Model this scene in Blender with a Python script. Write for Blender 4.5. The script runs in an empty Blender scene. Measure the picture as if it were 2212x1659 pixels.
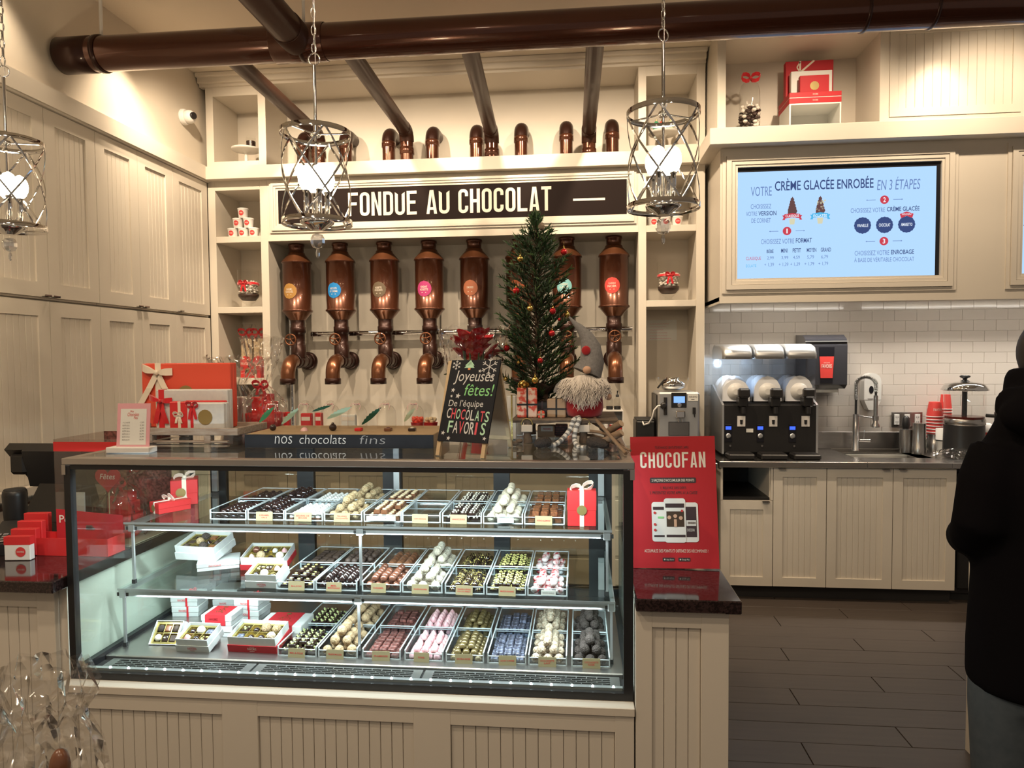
import bpy, math, random
from mathutils import Vector, Matrix, Euler
S = bpy.context.scene
COL = S.collection
PI = math.pi
random.seed(7)

# ------------------------------------------------------------------ camera
F_PX, EYE = 1477.0, 1.6
def _rot(yaw, pitch, roll):
    return Matrix.Rotation(yaw, 3, 'Z') @ Matrix.Rotation(pitch, 3, 'X') @ Matrix.Rotation(roll, 3, 'Y')
CR = _rot(.0985, -.0408, .0081)
cam = bpy.data.objects.new('camera', bpy.data.cameras.new('camera'))
COL.objects.link(cam)
cam.data.sensor_width = 36
cam.data.lens = F_PX / 2212 * 36
cam.data.clip_start = .05
_m = Matrix((CR.col[0], CR.col[2], -CR.col[1])).transposed().to_4x4()
_m.translation = (0, 0, EYE)
cam.matrix_world = _m
S.camera = cam
# points measured in the photograph, put where they stand in the room
def ray(px, py):
    return CR @ Vector(((px - 1106) / F_PX, 1, -(py - 829.5) / F_PX))
def oy(px, py, Y):
    d = ray(px, py); return Vector((0, 0, EYE)) + d * (Y / d.y)
def oz(px, py, Z):
    d = ray(px, py); return Vector((0, 0, EYE)) + d * ((Z - EYE) / d.z)
def ox(px, py, X):
    d = ray(px, py); return Vector((0, 0, EYE)) + d * (X / d.x)

# ------------------------------------------------------------------ light
W = bpy.data.worlds.new('world'); S.world = W; W.use_nodes = True
W.node_tree.nodes['Background'].inputs[0].default_value = (1, .83, .67, 1)
W.node_tree.nodes['Background'].inputs[1].default_value = .23
S.view_settings.view_transform = 'Standard'; S.view_settings.look = 'None'
S.view_settings.exposure = 0.0; S.view_settings.gamma = 1
S.view_settings.use_curve_mapping = False
S.cycles.max_bounces = 7; S.cycles.diffuse_bounces = 3; S.cycles.glossy_bounces = 3
S.cycles.transmission_bounces = 4; S.cycles.transparent_max_bounces = 28
S.cycles.sample_clamp_indirect = 4; S.cycles.caustics_reflective = False; S.cycles.caustics_refractive = False

def lamp(name, kind, loc, energy, color, target=None, **kw):
    d = bpy.data.lights.new(name, kind); d.energy = energy; d.color = color
    for k, v in kw.items(): setattr(d, k, v)
    o = bpy.data.objects.new(name, d); COL.objects.link(o); o.location = loc
    if target is not None:
        o.rotation_euler = (Vector(target) - Vector(loc)).to_track_quat('-Z', 'Y').to_euler()
    return o
WARM = (1, .79, .56)
# spots on the ceiling track behind the main duct, washing the millwork
for i, x in enumerate((-2.3, -1.45, -.6, .3)):
    lamp('track_spot_light', 'SPOT', (x, 3.74, 3.62), 135, WARM, (x * .96, 5.0, 2.15), spot_size=1.9, spot_blend=.8, shadow_soft_size=.035)
for x in (1.45, 2.5):
    lamp('track_spot_light', 'SPOT', (x, 3.74, 3.62), 70, WARM, (x + .05, 4.55, 2.6), spot_size=1.8, spot_blend=.8, shadow_soft_size=.035)
# downlights over the customer floor
for x, y, e in ((-2.1, .1, 90), (-.8, .8, 88), (1.0, .1, 38), (-.3, -1.2, 75)):
    lamp('down_light', 'SPOT', (x, y, 3.6), e, WARM, (x * .9, y + 1.1, 0), spot_size=2.4, spot_blend=.6, shadow_soft_size=.06)
# wall washers over the tall cabinets and one over the bulkhead ledge
lamp('wall_washer_light', 'SPOT', (-2.55, 3.05, 3.6), 30, WARM, (-2.76, 3.07, 2.8), spot_size=1.3, spot_blend=.9, shadow_soft_size=.03)
lamp('wall_washer_light', 'SPOT', (-2.5, 3.95, 3.6), 52, WARM, (-2.76, 4.0, 2.6), spot_size=1.5, spot_blend=.9, shadow_soft_size=.03)
lamp('ledge_light', 'SPOT', (2.2, 4.3, 3.6), 22, WARM, (2.22, 4.5, 3.0), spot_size=1.2, spot_blend=.9, shadow_soft_size=.03)
lamp('ledge_light', 'SPOT', (1.25, 4.3, 3.6), 8, WARM, (1.27, 4.5, 3.0), spot_size=1.2, spot_blend=.9, shadow_soft_size=.03)

# ------------------------------------------------------------------ mesh building
class MB:
    def __init__(s): s.v = []; s.f = []; s.sm = []; s.mi = []; s.T = None; s.m = 0
    def add(s, vs, fs, smooth=False):
        b = len(s.v)
        s.v += [tuple(s.T @ Vector(v)) for v in vs] if s.T else [tuple(v) for v in vs]
        for f in fs: s.f.append(tuple(b + i for i in f)); s.sm.append(smooth); s.mi.append(s.m)
        return s
    def box(s, x0, y0, z0, x1, y1, z1, b=0):
        x0, x1 = min(x0, x1), max(x0, x1); y0, y1 = min(y0, y1), max(y0, y1); z0, z1 = min(z0, z1), max(z0, z1)
        if not b:
            return s.add([(x0,y0,z0),(x1,y0,z0),(x1,y1,z0),(x0,y1,z0),(x0,y0,z1),(x1,y0,z1),(x1,y1,z1),(x0,y1,z1)],
                [(0,3,2,1),(4,5,6,7),(0,1,5,4),(1,2,6,5),(2,3,7,6),(3,0,4,7)])
        b = min(b, (x1-x0)*.49, (y1-y0)*.49, (z1-z0)*.49)
        vs = []; idx = {}
        for i, x in enumerate((x0, x1)):
            for j, y in enumerate((y0, y1)):
                for k, z in enumerate((z0, z1)):
                    sx, sy, sz = 1-2*i, 1-2*j, 1-2*k
                    idx[i,j,k] = len(vs)
                    vs += [(x, y+sy*b, z+sz*b), (x+sx*b, y, z+sz*b), (x+sx*b, y+sy*b, z)]
        I = lambda i, j, k, a: idx[i,j,k] + a
        fs = []
        def q(*c):   # orient outwards from the centre
            p = [Vector(vs[i]) for i in c]; n = (p[1]-p[0]).cross(p[2]-p[0]); cen = sum(p, Vector())/len(p)
            o = Vector(((x0+x1)/2, (y0+y1)/2, (z0+z1)/2))
            fs.append(tuple(c) if n.dot(cen-o) > 0 else tuple(reversed(c)))
        for t in (0, 1):
            q(I(t,0,0,0), I(t,1,0,0), I(t,1,1,0), I(t,0,1,0))
            q(I(0,t,0,1), I(1,t,0,1), I(1,t,1,1), I(0,t,1,1))
            q(I(0,0,t,2), I(1,0,t,2), I(1,1,t,2), I(0,1,t,2))
            for u in (0, 1):
                q(I(t,u,0,0), I(t,u,1,0), I(t,u,1,1), I(t,u,0,1))
                q(I(t,0,u,0), I(t,1,u,0), I(t,1,u,2), I(t,0,u,2))
                q(I(0,t,u,1), I(1,t,u,1), I(1,t,u,2), I(0,t,u,2))
        for c in idx: q(idx[c], idx[c]+1, idx[c]+2)
        return s.add(vs, fs)
    def frame(s, x0, z0, x1, z1, w, y0, y1, wt=None, wb=None):
        wt = w if wt is None else wt; wb = w if wb is None else wb
        s.box(x0, y0, z0, x0+w, y1, z1); s.box(x1-w, y0, z0, x1, y1, z1)
        s.box(x0+w, y0, z1-wt, x1-w, y1, z1); s.box(x0+w, y0, z0, x1-w, y1, z0+wb)
        return s
    def rings(s, rings, closed=True, cap0=True, cap1=True, smooth=True):
        n = len(rings[0]); vs = [p for r in rings for p in r]; fs = []
        for i in range(len(rings)-1):
            for j in range(n if closed else n-1):
                k = (j+1) % n
                fs.append((i*n+j, i*n+k, (i+1)*n+k, (i+1)*n+j))
        s.add(vs, fs, smooth)
        if closed and cap0: s.add(rings[0], [tuple(reversed(range(n)))])
        if closed and cap1: s.add(rings[-1], [tuple(range(n))])
        return s
    def lathe(s, c, prof, n=20, axis='z', cap0=True, cap1=True, smooth=True, sy=1.0):
        R = []
        for r, h in prof:
            ring = []
            for j in range(n):
                a = 2*PI*j/n; u, v = r*math.cos(a), r*math.sin(a)*sy
                ring.append((c[0]+u, c[1]+v, c[2]+h) if axis == 'z' else (c[0]+u, c[1]-h, c[2]+v) if axis == 'y' else (c[0]+h, c[1]+u, c[2]+v))
            R.append(ring)
        return s.rings(R, True, cap0 and prof[0][0] > 1e-6, cap1 and prof[-1][0] > 1e-6, smooth)
    def cyl(s, p0, p1, r0, r1=None, n=12, caps=True, smooth=True):
        return s.tube([p0, p1], [r0, r0 if r1 is None else r1], n, caps, smooth)
    def tube(s, path, r, n=8, caps=True, smooth=True, flat=1.0):
        P = [Vector(p) for p in path]; rr = r if isinstance(r, (list, tuple)) else [r]*len(P)
        d = (P[1]-P[0]).normalized()
        up = Vector((0,0,1)) if abs(d.z) < .9 else Vector((1,0,0))
        u = d.cross(up).normalized(); R = []
        for i, p in enumerate(P):
            t = ((P[min(i+1,len(P)-1)]-P[max(i-1,0)]))
            t = t.normalized() if t.length > 1e-9 else d
            u = (u - t*u.dot(t)); u = u.normalized() if u.length > 1e-6 else t.orthogonal().normalized()
            w = t.cross(u)
            R.append([p + (u*math.cos(2*PI*j/n) + w*math.sin(2*PI*j/n)*flat)*rr[i] for j in range(n)])
        return s.rings(R, True, caps, caps, smooth)
    def sph(s, c, r, nu=12, nv=8, sc=(1,1,1), lo=0.0, hi=1.0, jit=0):
        R = []
        for i in range(nv+1):
            t = -PI/2 + PI*(lo + (hi-lo)*i/nv); rr = max(math.cos(t), 1e-4)
            R.append([(c[0]+r*sc[0]*rr*math.cos(2*PI*j/nu)*(1+jit*random.uniform(-1,1)), c[1]+r*sc[1]*rr*math.sin(2*PI*j/nu)*(1+jit*random.uniform(-1,1)), c[2]+r*sc[2]*math.sin(t)) for j in range(nu)])
        return s.rings(R, True, True, True)
    def prism(s, poly, a, b, axis='y', smooth=False):
        n = len(poly)
        P = lambda p, h: (p[0], h, p[1]) if axis == 'y' else (h, p[0], p[1]) if axis == 'x' else (p[0], p[1], h)
        vs = [P(p, a) for p in poly] + [P(p, b) for p in poly]
        s.add(vs, [(i, (i+1) % n, n+(i+1) % n, n+i) for i in range(n)], smooth)
        return s.add(vs, [tuple(range(n)), tuple(range(2*n-1, n-1, -1))])
    def ribbon(s, path, w, wdir, th=.0006):
        W_ = Vector(wdir).normalized()*w/2; P = [Vector(p) for p in path]; R = []
        for i, p in enumerate(P):
            t = (P[min(i+1,len(P)-1)]-P[max(i-1,0)]); n = t.cross(W_); n = n.normalized()*th if n.length > 1e-9 else Vector((0,0,th))
            R.append([p-W_-n, p+W_-n, p+W_+n, p-W_+n])
        return s.rings(R, True, True, True, False)

MATS = {}
def obj(name, mb, mat, parent=None, root=None, kind=None, label=None, autosmooth=None):
    """one mesh object; with root given, the vertices were written in world coordinates and are moved into that thing's frame"""
    me = bpy.data.meshes.new(name)
    vs = mb.v
    if root is not None:
        inv = ROOTM[root.name].inverted(); vs = [tuple(inv @ Vector(v)) for v in vs]
    me.from_pydata(vs, [], mb.f)
    me.polygons.foreach_set('use_smooth', mb.sm)
    for m in (mat if isinstance(mat, (list, tuple)) else [mat]): me.materials.append(MATS[m])
    if any(mb.mi): me.polygons.foreach_set('material_index', mb.mi)
    me.update()
    o = bpy.data.objects.new(name, me); COL.objects.link(o)
    if parent is not None: o.parent = parent
    if kind: o['kind'] = kind
    if label: o['label'] = label
    return o
ROOTM = {}
def tag(o, label, cat, group=None):
    o['label'] = label; o['category'] = cat
    if group: o['group'] = group
    return o
def thing(name, label, cat, loc=(0,0,0), rz=0, group=None, rot=None):
    o = bpy.data.objects.new(name, None); COL.objects.link(o); o.empty_display_size = .05
    o.location = loc; o.rotation_euler = rot if rot else (0, 0, rz)
    ROOTM[o.name] = Matrix.Translation(Vector(loc)) @ Euler(rot if rot else (0, 0, rz)).to_matrix().to_4x4()
    return tag(o, label, cat, group)
def dup(root, loc, rz=None, label=None, group=None, scale=None):
    r = root.copy(); COL.objects.link(r); r.location = loc
    if rz is not None: r.rotation_euler = rz if isinstance(rz, tuple) else (0, 0, rz)
    if scale: r.scale = (scale,)*3 if not isinstance(scale, tuple) else scale
    if label: r['label'] = label
    if group: r['group'] = group
    for ch in list(root.children):
        c = ch.copy(); COL.objects.link(c); c.parent = r
        for g in list(ch.children):
            d = g.copy(); COL.objects.link(d); d.parent = c
    return r

# flat drawing on a surface: frame = origin, right, up (world or local)
class Flat(MB):
    def __init__(s, O, U, V, off=.001):
        super().__init__(); s.O = Vector(O); s.U = Vector(U).normalized(); s.V = Vector(V).normalized(); s.N = s.U.cross(s.V); s.off = off
    def p(s, u, v): return s.O + s.U*u + s.V*v + s.N*s.off
    def poly(s, pts): return s.add([s.p(*q) for q in pts], [tuple(range(len(pts)))])
    def rect(s, u0, v0, u1, v1): return s.poly([(u0,v0),(u1,v0),(u1,v1),(u0,v1)])
    def disc(s, u, v, r, n=24, scal=0, k=12):
        return s.poly([(u+r*(1+scal*math.cos(k*2*PI*i/n))*math.cos(2*PI*i/n), v+r*(1+scal*math.cos(k*2*PI*i/n))*math.sin(2*PI*i/n)) for i in range(n)])
    def line(s, pts, w):
        for (a, b), (c, d) in zip(pts, pts[1:]):
            L = math.hypot(c-a, d-b) or 1; nx, ny = -(d-b)/L*w/2, (c-a)/L*w/2
            s.poly([(a-nx,b-ny),(c-nx,d-ny),(c+nx,d+ny),(a+nx,b+ny)])
        return s
    def star(s, u, v, r, n=5, inner=.45, rot=0):
        return s.poly([(u+(r if i % 2 == 0 else r*inner)*math.sin(rot+PI*i/n), v+(r if i % 2 == 0 else r*inner)*math.cos(rot+PI*i/n)) for i in range(2*n)])
    def flake(s, u, v, r, w):
        for k in range(6):
            a = PI/6 + k*PI/3; ca, sa = math.cos(a), math.sin(a)
            s.line([(u, v), (u+r*ca, v+r*sa)], w)
            for q in (.6,):
                for sg in (-1, 1):
                    a2 = a + sg*.8; s.line([(u+q*r*ca, v+q*r*sa), (u+q*r*ca+.32*r*math.cos(a2), v+q*r*sa+.32*r*math.sin(a2))], w)
        return s
    def gothic(s, ch, u0, v0, u1, v1, t):
        '''one tall condensed sans capital drawn with strokes of width t'''
        w, h = u1-u0, v1-v0; R = w*.46; N = 6
        def rr(ins, rads):   # rounded rectangle contour, anticlockwise from the right middle, corner radii tr, tl, bl, br
            P = []
            for (cx, cy, a0), r in zip(((u1, v1, 0), (u0, v1, 90), (u0, v0, 180), (u1, v0, 270)), rads):
                q = max(r-ins, .0001); sx = -1 if a0 in (0, 270) else 1; sy = -1 if a0 in (0, 90) else 1
                ox_, oy_ = cx+sx*(ins+q), cy+sy*(ins+q)
                for i in range(N+1): a = math.radians(a0+90*i/N); P.append((ox_+q*math.cos(a), oy_+q*math.sin(a)))
            return P
        def band(rads, i0, i1):
            A, B = rr(0, rads), rr(t, rads); n = len(A)
            for i in range(i0, i1): s.poly([A[i % n], A[(i+1) % n], B[(i+1) % n], B[i % n]])
        bar = lambda a, b, c, d: s.rect(a, b, c, d)
        n4 = 4*(N+1)
        if ch == 'O': band((R,)*4, 0, n4)
        elif ch == 'D': band((R, R*.12, R*.12, R), 0, n4)
        elif ch == 'C':
            band((R,)*4, 0, n4-1); e = h*.30; bar(u1-t, v1-e, u1, v1-R); bar(u1-t, v0+R, u1, v0+e)
        elif ch == 'U': band((t*.3, t*.3, R, R), 2*N+1, n4)
        else:
            m = (u0+u1)/2
            if ch in 'FEHLN': bar(u0, v0, u0+t, v1)
            if ch in 'FE': bar(u0+t, v1-t*.95, u1, v1); bar(u0+t, v0+h*.46, u1-w*.12, v0+h*.46+t*.95)
            if ch in 'EL': bar(u0+t, v0, u1, v0+t*.95)
            if ch in 'HN': bar(u1-t, v0, u1, v1)
            if ch == 'H': bar(u0+t, v0+h*.43, u1-t, v0+h*.43+t)
            if ch == 'N': k = h*.36; s.poly([(u0+t, v1), (u0+t, v1-k), (u1-t, v0), (u1-t, v0+k)])
            if ch == 'T': bar(m-t/2, v0, m+t/2, v1-t*.95); bar(u0, v1-t*.95, u1, v1)
            if ch == 'A':
                yi = v1-h*.2; q = t*.62
                s.poly([(u0, v0), (u0+t*.95, v0), (m, yi), (m, v1), (m-q, v1)]); s.poly([(u1-t*.95, v0), (u1, v0), (m+q, v1), (m, v1), (m, yi)])
                xa = lambda y: u0+t*.95+(m-u0-t*.95)*(y-v0)/(yi-v0); y1, y2 = v0+h*.17, v0+h*.17+t*.85
                s.poly([(xa(y1), y1), (2*m-xa(y1), y1), (2*m-xa(y2), y2), (xa(y2), y2)])
        return s
    def text(s, t, u0, v0, u1, v1, bold=0, shear=0, arc=0, res=3):
        """lettering t stretched to fill the box; shear slants it, arc bends it"""
        bold = min(bold, .011); key = (t, bold, shear, res)
        if key not in FONTS:
            c = bpy.data.curves.new('t', 'FONT'); c.body = t; c.offset = bold; c.resolution_u = res; c.shear = shear
            o = bpy.data.objects.new('t', c); me = bpy.data.meshes.new_from_object(o)
            FONTS[key] = ([tuple(v.co) for v in me.vertices], [tuple(q.vertices) for q in me.polygons])
            bpy.data.objects.remove(o); bpy.data.curves.remove(c); bpy.data.meshes.remove(me)
        vs, fs = FONTS[key]
        if not vs: return s
        xs = [v[0] for v in vs]; ys = [v[1] for v in vs]; ax, ay = min(xs), min(ys); sx = (u1-u0)/max(max(xs)-ax, 1e-6); sy = (v1-v0)/max(max(ys)-ay, 1e-6)
        out = []
        for x, y, _ in vs:
            u = u0+(x-ax)*sx; v = v0+(y-ay)*sy
            if arc: tt = (u-(u0+u1)/2)/((u1-u0)/2); v -= arc*tt*tt
            out.append(s.p(u, v))
        return s.add(out, fs)
FONTS = {}
def islands(name, mb, m, parent, root, kind=None):
    '''one object per loose piece of the mesh, such as the single letters of a sign'''
    par = list(range(len(mb.v)))
    def find(a):
        while par[a] != a: par[a] = par[par[a]]; a = par[a]
        return a
    for f in mb.f:
        for i in f[1:]: par[find(i)] = find(f[0])
    gr = {}
    for f in mb.f: gr.setdefault(find(f[0]), []).append(f)
    for fs in gr.values():
        idx = sorted({i for f in fs for i in f}); mp = {a: k for k, a in enumerate(idx)}; k = MB(); k.add([mb.v[i] for i in idx], [tuple(mp[i] for i in f) for f in fs]); obj(name, k, m, parent, root, kind)

# ------------------------------------------------------------------ materials
def mat(name, col, rough=.5, metal=0, coat=0, emit=0, ecol=None, spec=None, noise=None, bump=None, sub=0, alpha=None, trans=0, aniso=None, coatr=.05, sheen=0):
    m = bpy.data.materials.new(name); m.use_nodes = True; nt = m.node_tree; b = nt.nodes['Principled BSDF']
    c = tuple(col)+(1,)
    b.inputs['Base Color'].default_value = c; b.inputs['Roughness'].default_value = rough; b.inputs['Metallic'].default_value = metal
    b.inputs['Coat Weight'].default_value = coat; b.inputs['Coat Roughness'].default_value = coatr
    if spec is not None: b.inputs['Specular IOR Level'].default_value = spec
    if sheen: b.inputs['Sheen Weight'].default_value = sheen
    if emit: b.inputs['Emission Color'].default_value = tuple(ecol or col)+(1,); b.inputs['Emission Strength'].default_value = emit
    if trans: b.inputs['Transmission Weight'].default_value = trans
    if noise or bump:
        tc = nt.nodes.new('ShaderNodeTexCoord')
    if noise:   # (scale, amount, second colour, stretch)
        n = nt.nodes.new('ShaderNodeTexNoise'); n.inputs['Scale'].default_value = noise[0]; n.inputs['Detail'].default_value = 4
        src = tc.outputs['Object']
        if len(noise) > 3:
            mp = nt.nodes.new('ShaderNodeMapping'); mp.inputs['Scale'].default_value = noise[3]; nt.links.new(src, mp.inputs[0]); src = mp.outputs[0]
        nt.links.new(src, n.inputs[0])
        r = nt.nodes.new('ShaderNodeValToRGB'); r.color_ramp.elements[0].position = .5-noise[1]/2; r.color_ramp.elements[1].position = .5+noise[1]/2
        r.color_ramp.elements[0].color = c; r.color_ramp.elements[1].color = tuple(noise[2])+(1,)
        nt.links.new(n.outputs[0], r.inputs[0]); nt.links.new(r.outputs[0], b.inputs['Base Color'])
    if bump:    # (scale, strength, distance)
        n = nt.nodes.new('ShaderNodeTexNoise'); n.inputs['Scale'].default_value = bump[0]; n.inputs['Detail'].default_value = 3
        nt.links.new(tc.outputs['Object'], n.inputs[0])
        bp = nt.nodes.new('ShaderNodeBump'); bp.inputs['Strength'].default_value = bump[1]; bp.inputs['Distance'].default_value = bump[2]
        nt.links.new(n.outputs[0], bp.inputs['Height']); nt.links.new(bp.outputs[0], b.inputs['Normal'])
    MATS[name] = m; return m
def glass(name, tint=(1,1,1), ior=1.5, rough=0.0, gain=1.0, crinkle=None, base=0.0):
    """thin clear sheet: passes light straight through, mirrors more at a slant"""
    m = bpy.data.materials.new(name); m.use_nodes = True; nt = m.node_tree; nt.nodes.clear()
    out = nt.nodes.new('ShaderNodeOutputMaterial'); mix = nt.nodes.new('ShaderNodeMixShader')
    tr = nt.nodes.new('ShaderNodeBsdfTransparent'); tr.inputs[0].default_value = tuple(tint)+(1,)
    gl = nt.nodes.new('ShaderNodeBsdfGlossy'); gl.inputs['Roughness'].default_value = rough; gl.inputs['Color'].default_value = (1,1,1,1)
    fr = nt.nodes.new('ShaderNodeFresnel'); fr.inputs['IOR'].default_value = ior
    mu = nt.nodes.new('ShaderNodeMath'); mu.operation = 'MULTIPLY_ADD'; mu.inputs[1].default_value = gain; mu.inputs[2].default_value = base
    # the same reflectance on both faces of the sheet
    geo = nt.nodes.new('ShaderNodeNewGeometry'); bf = nt.nodes.new('ShaderNodeMath'); bf.operation = 'MULTIPLY_ADD'
    bf.inputs[1].default_value = 1/ior-ior; bf.inputs[2].default_value = ior
    nt.links.new(geo.outputs['Backfacing'], bf.inputs[0]); nt.links.new(bf.outputs[0], fr.inputs['IOR'])
    nt.links.new(fr.outputs[0], mu.inputs[0]); nt.links.new(mu.outputs[0], mix.inputs[0])
    nt.links.new(tr.outputs[0], mix.inputs[1]); nt.links.new(gl.outputs[0], mix.inputs[2]); nt.links.new(mix.outputs[0], out.inputs[0])
    if crinkle:
        tc = nt.nodes.new('ShaderNodeTexCoord'); n = nt.nodes.new('ShaderNodeTexVoronoi'); n.inputs['Scale'].default_value = crinkle[0]
        bp = nt.nodes.new('ShaderNodeBump'); bp.inputs['Strength'].default_value = crinkle[1]; bp.inputs['Distance'].default_value = crinkle[2]
        nt.links.new(tc.outputs['Object'], n.inputs[0]); nt.links.new(n.outputs[0], bp.inputs['Height'])
        nt.links.new(bp.outputs[0], gl.inputs['Normal']); nt.links.new(bp.outputs[0], fr.inputs['Normal'])
    MATS[name] = m; return m
def emis(name, col, st):
    m = bpy.data.materials.new(name); m.use_nodes = True; nt = m.node_tree; nt.nodes.clear()
    out = nt.nodes.new('ShaderNodeOutputMaterial'); e = nt.nodes.new('ShaderNodeEmission')
    e.inputs[0].default_value = tuple(col)+(1,); e.inputs[1].default_value = st; nt.links.new(e.outputs[0], out.inputs[0]); MATS[name] = m; return m
mat('cream', (.70,.64,.55), .45, noise=(2.2,.7,(.67,.61,.52)))
mat('cream_wall', (.70,.63,.53), .7, noise=(1.4,.7,(.67,.60,.50)))
mat('ceiling_paint', (.68,.60,.49), .8)
mat('white_paint', (.78,.76,.73), .5)
mat('copper', (.075,.023,.011), .27, metal=.55, coat=.55, noise=(900,.5,(.125,.042,.02)))
mat('copper_dark', (.034,.012,.008), .36, metal=.4, coat=.22, spec=.3)
mat('pipe_dark', (.045,.018,.011), .42, metal=.1, coat=.1, spec=.2)
mat('duct_paint', (.062,.018,.009), .25, metal=.5, coat=.5, noise=(900,.5,(.10,.03,.014)))
mat('copper_lid', (.17,.062,.026), .3, metal=.7, coat=.5)
mat('seam', (.02,.008,.005), .5)
mat('black_sign', (.018,.012,.011), .85, spec=.12)
mat('print_cream', (.78,.70,.60), .6)
mat('print_white', (.80,.78,.75), .6)
mat('print_red', (.62,.045,.045), .6)
mat('print_grey', (.25,.23,.23), .6)
mat('print_dark', (.05,.03,.035), .6)
mat('red_card', (.62,.028,.03), .42)
mat('orange_red', (.72,.085,.045), .45)
mat('poster_red', (.47,.026,.034), .55, spec=.25)
mat('red_ribbon', (.60,.01,.018), .32, sheen=.4)
mat('ivory_ribbon', (.82,.72,.58), .32, sheen=.3)
mat('white_card', (.74,.74,.70), .5)
mat('box_white', (.66,.66,.63), .5, noise=(60,.5,(.58,.59,.59)))
mat('gold_seal', (.36,.27,.10), .35, metal=.5)
mat('gold_foil', (.66,.53,.20), .25, metal=.85)
mat('gold', (.80,.55,.16), .16, metal=1)
mat('steel', (.50,.48,.46), .26, metal=1, noise=(8,.6,(.42,.40,.38),(1,60,60)))
mat('steel_case', (.55,.52,.50), .33, metal=1)
mat('chrome', (.75,.74,.73), .07, metal=1)
mat('alu', (.62,.63,.64), .36, metal=.85)
mat('black_metal', (.012,.012,.014), .4)
mat('black_plastic', (.014,.013,.013), .38)
mat('black_rubber', (.02,.02,.02), .7)
mat('granite', (.012,.007,.007), .09, coat=.3, noise=(160,.16,(.035,.02,.02)))
mat('tile', (.66,.60,.54), .12, coat=.3)
mat('grout', (.60,.54,.48), .9)
mat('plank', (.055,.043,.036), .42, noise=(5,.8,(.085,.066,.054),(.6,9,3)))
mat('floor_base', (.025,.02,.017), .8)
mat('dark_gap', (.02,.018,.017), .7)
mat('oak', (.52,.34,.15), .5, noise=(6,.7,(.42,.26,.11),(1,1,14)))
mat('pale_wood', (.60,.45,.28), .5, noise=(8,.6,(.5,.36,.2),(1,14,14)))
mat('board_wood', (.42,.30,.17), .5, noise=(8,.6,(.34,.23,.12),(1,14,14)))
mat('pallet', (.26,.18,.13), .75, noise=(22,.5,(.42,.36,.30),(1,6,6)), bump=(90,.4,.002))
mat('bark', (.085,.062,.047), .85, noise=(40,.6,(.20,.15,.11)), bump=(70,.7,.004))
mat('twig', (.20,.125,.075), .8, noise=(60,.6,(.30,.21,.14)), bump=(120,.5,.002))
mat('cut_wood', (.62,.46,.30), .7)
mat('chalkboard', (.015,.016,.02), .8, spec=.15, noise=(10,.8,(.028,.03,.036)))
mat('chalk', (.62,.62,.62), .9)
mat('chalk_faint', (.30,.30,.31), .9)
mat('chalk_green', (.25,.62,.25), .9)
mat('chalk_mint', (.45,.72,.52), .9)
mat('chalk_red', (.70,.10,.13), .9)
mat('chalk_orange', (.75,.3,.12), .9)
mat('pink', (.72,.36,.40), .5)
mat('needle', (.010,.034,.012), .55, noise=(30,.6,(.028,.068,.02)))
mat('needle_tip', (.06,.12,.03), .5)
mat('stem_brown', (.06,.035,.02), .8)
mat('ball_red', (.55,.012,.016), .14, metal=.6, coat=.6)
mat('burlap', (.10,.065,.042), .95, bump=(300,.8,.003))
mat('felt_red', (.36,.006,.012), .95, sheen=.5)
mat('felt_grey', (.16,.155,.155), .95, noise=(140,.5,(.24,.23,.23)))
mat('felt_dark', (.045,.035,.03), .95, bump=(150,.9,.01))
mat('beard', (.72,.66,.60), .7)
mat('skin_felt', (.62,.38,.26), .9)
mat('stripe_white', (.72,.70,.66), .9)
mat('stripe_grey', (.20,.20,.20), .9)
mat('kraft', (.42,.30,.20), .6)
mat('gift_print', (.58,.075,.045), .4, noise=(45,.1,(.75,.55,.45)))
mat('petal', (.62,.008,.022), .5, noise=(25,.6,(.42,.004,.02)))
mat('leaf', (.035,.10,.035), .45)
mat('mint_card', (.16,.42,.30), .7)
mat('mint_pale', (.42,.66,.55), .7)
mat('green_card', (.06,.34,.17), .7)
mat('deep_green', (.012,.09,.055), .7)
mat('lime_pale', (.62,.74,.52), .7)
mat('jar_white', (.80,.76,.70), .5, noise=(120,.35,(.6,.54,.48)))
mat('choc_dark', (.026,.012,.009), .25, coat=.25)
mat('choc_gloss', (.022,.010,.009), .1, coat=.8)
mat('choc_milk', (.17,.068,.033), .28, coat=.2)
mat('choc_copper', (.20,.075,.045), .2, metal=.25, coat=.5)
mat('choc_matte', (.045,.026,.020), .6, noise=(220,.4,(.09,.055,.042)))
mat('choc_flakes', (.035,.022,.018), .7, noise=(260,.35,(.10,.075,.065)), bump=(300,1,.006))
mat('choc_white', (.80,.72,.58), .5, noise=(300,.6,(.72,.62,.46)), bump=(260,.7,.004))
mat('choc_cream', (.78,.70,.55), .4)
mat('truffle_tan', (.33,.20,.10), .7, noise=(170,.45,(.56,.41,.24)), bump=(200,.9,.006))
mat('truffle_nut', (.36,.19,.075), .6, noise=(230,.35,(.72,.58,.34)), bump=(230,1,.008))
mat('truffle_pale', (.52,.42,.30), .7, noise=(240,.35,(.80,.74,.62)), bump=(240,1,.008))
mat('truffle_puff', (.34,.21,.12), .7, noise=(120,.4,(.70,.60,.46)), bump=(150,1,.01))
mat('nut', (.62,.46,.26), .5, noise=(90,.5,(.72,.58,.38)))
mat('nut_yellow', (.72,.66,.22), .5)
mat('nut_white', (.78,.74,.62), .5)
mat('nut_green', (.55,.60,.26), .5)
mat('caramel', (.30,.12,.045), .15, coat=.7, noise=(130,.4,(.16,.055,.03)))
mat('meringue', (.80,.78,.74), .6)
mat('red_white', (.80,.72,.70), .2, coat=.4, noise=(26,.12,(.42,.012,.02)))
mat('pink_choc', (.74,.36,.40), .4, noise=(45,.22,(.80,.55,.55)))
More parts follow.
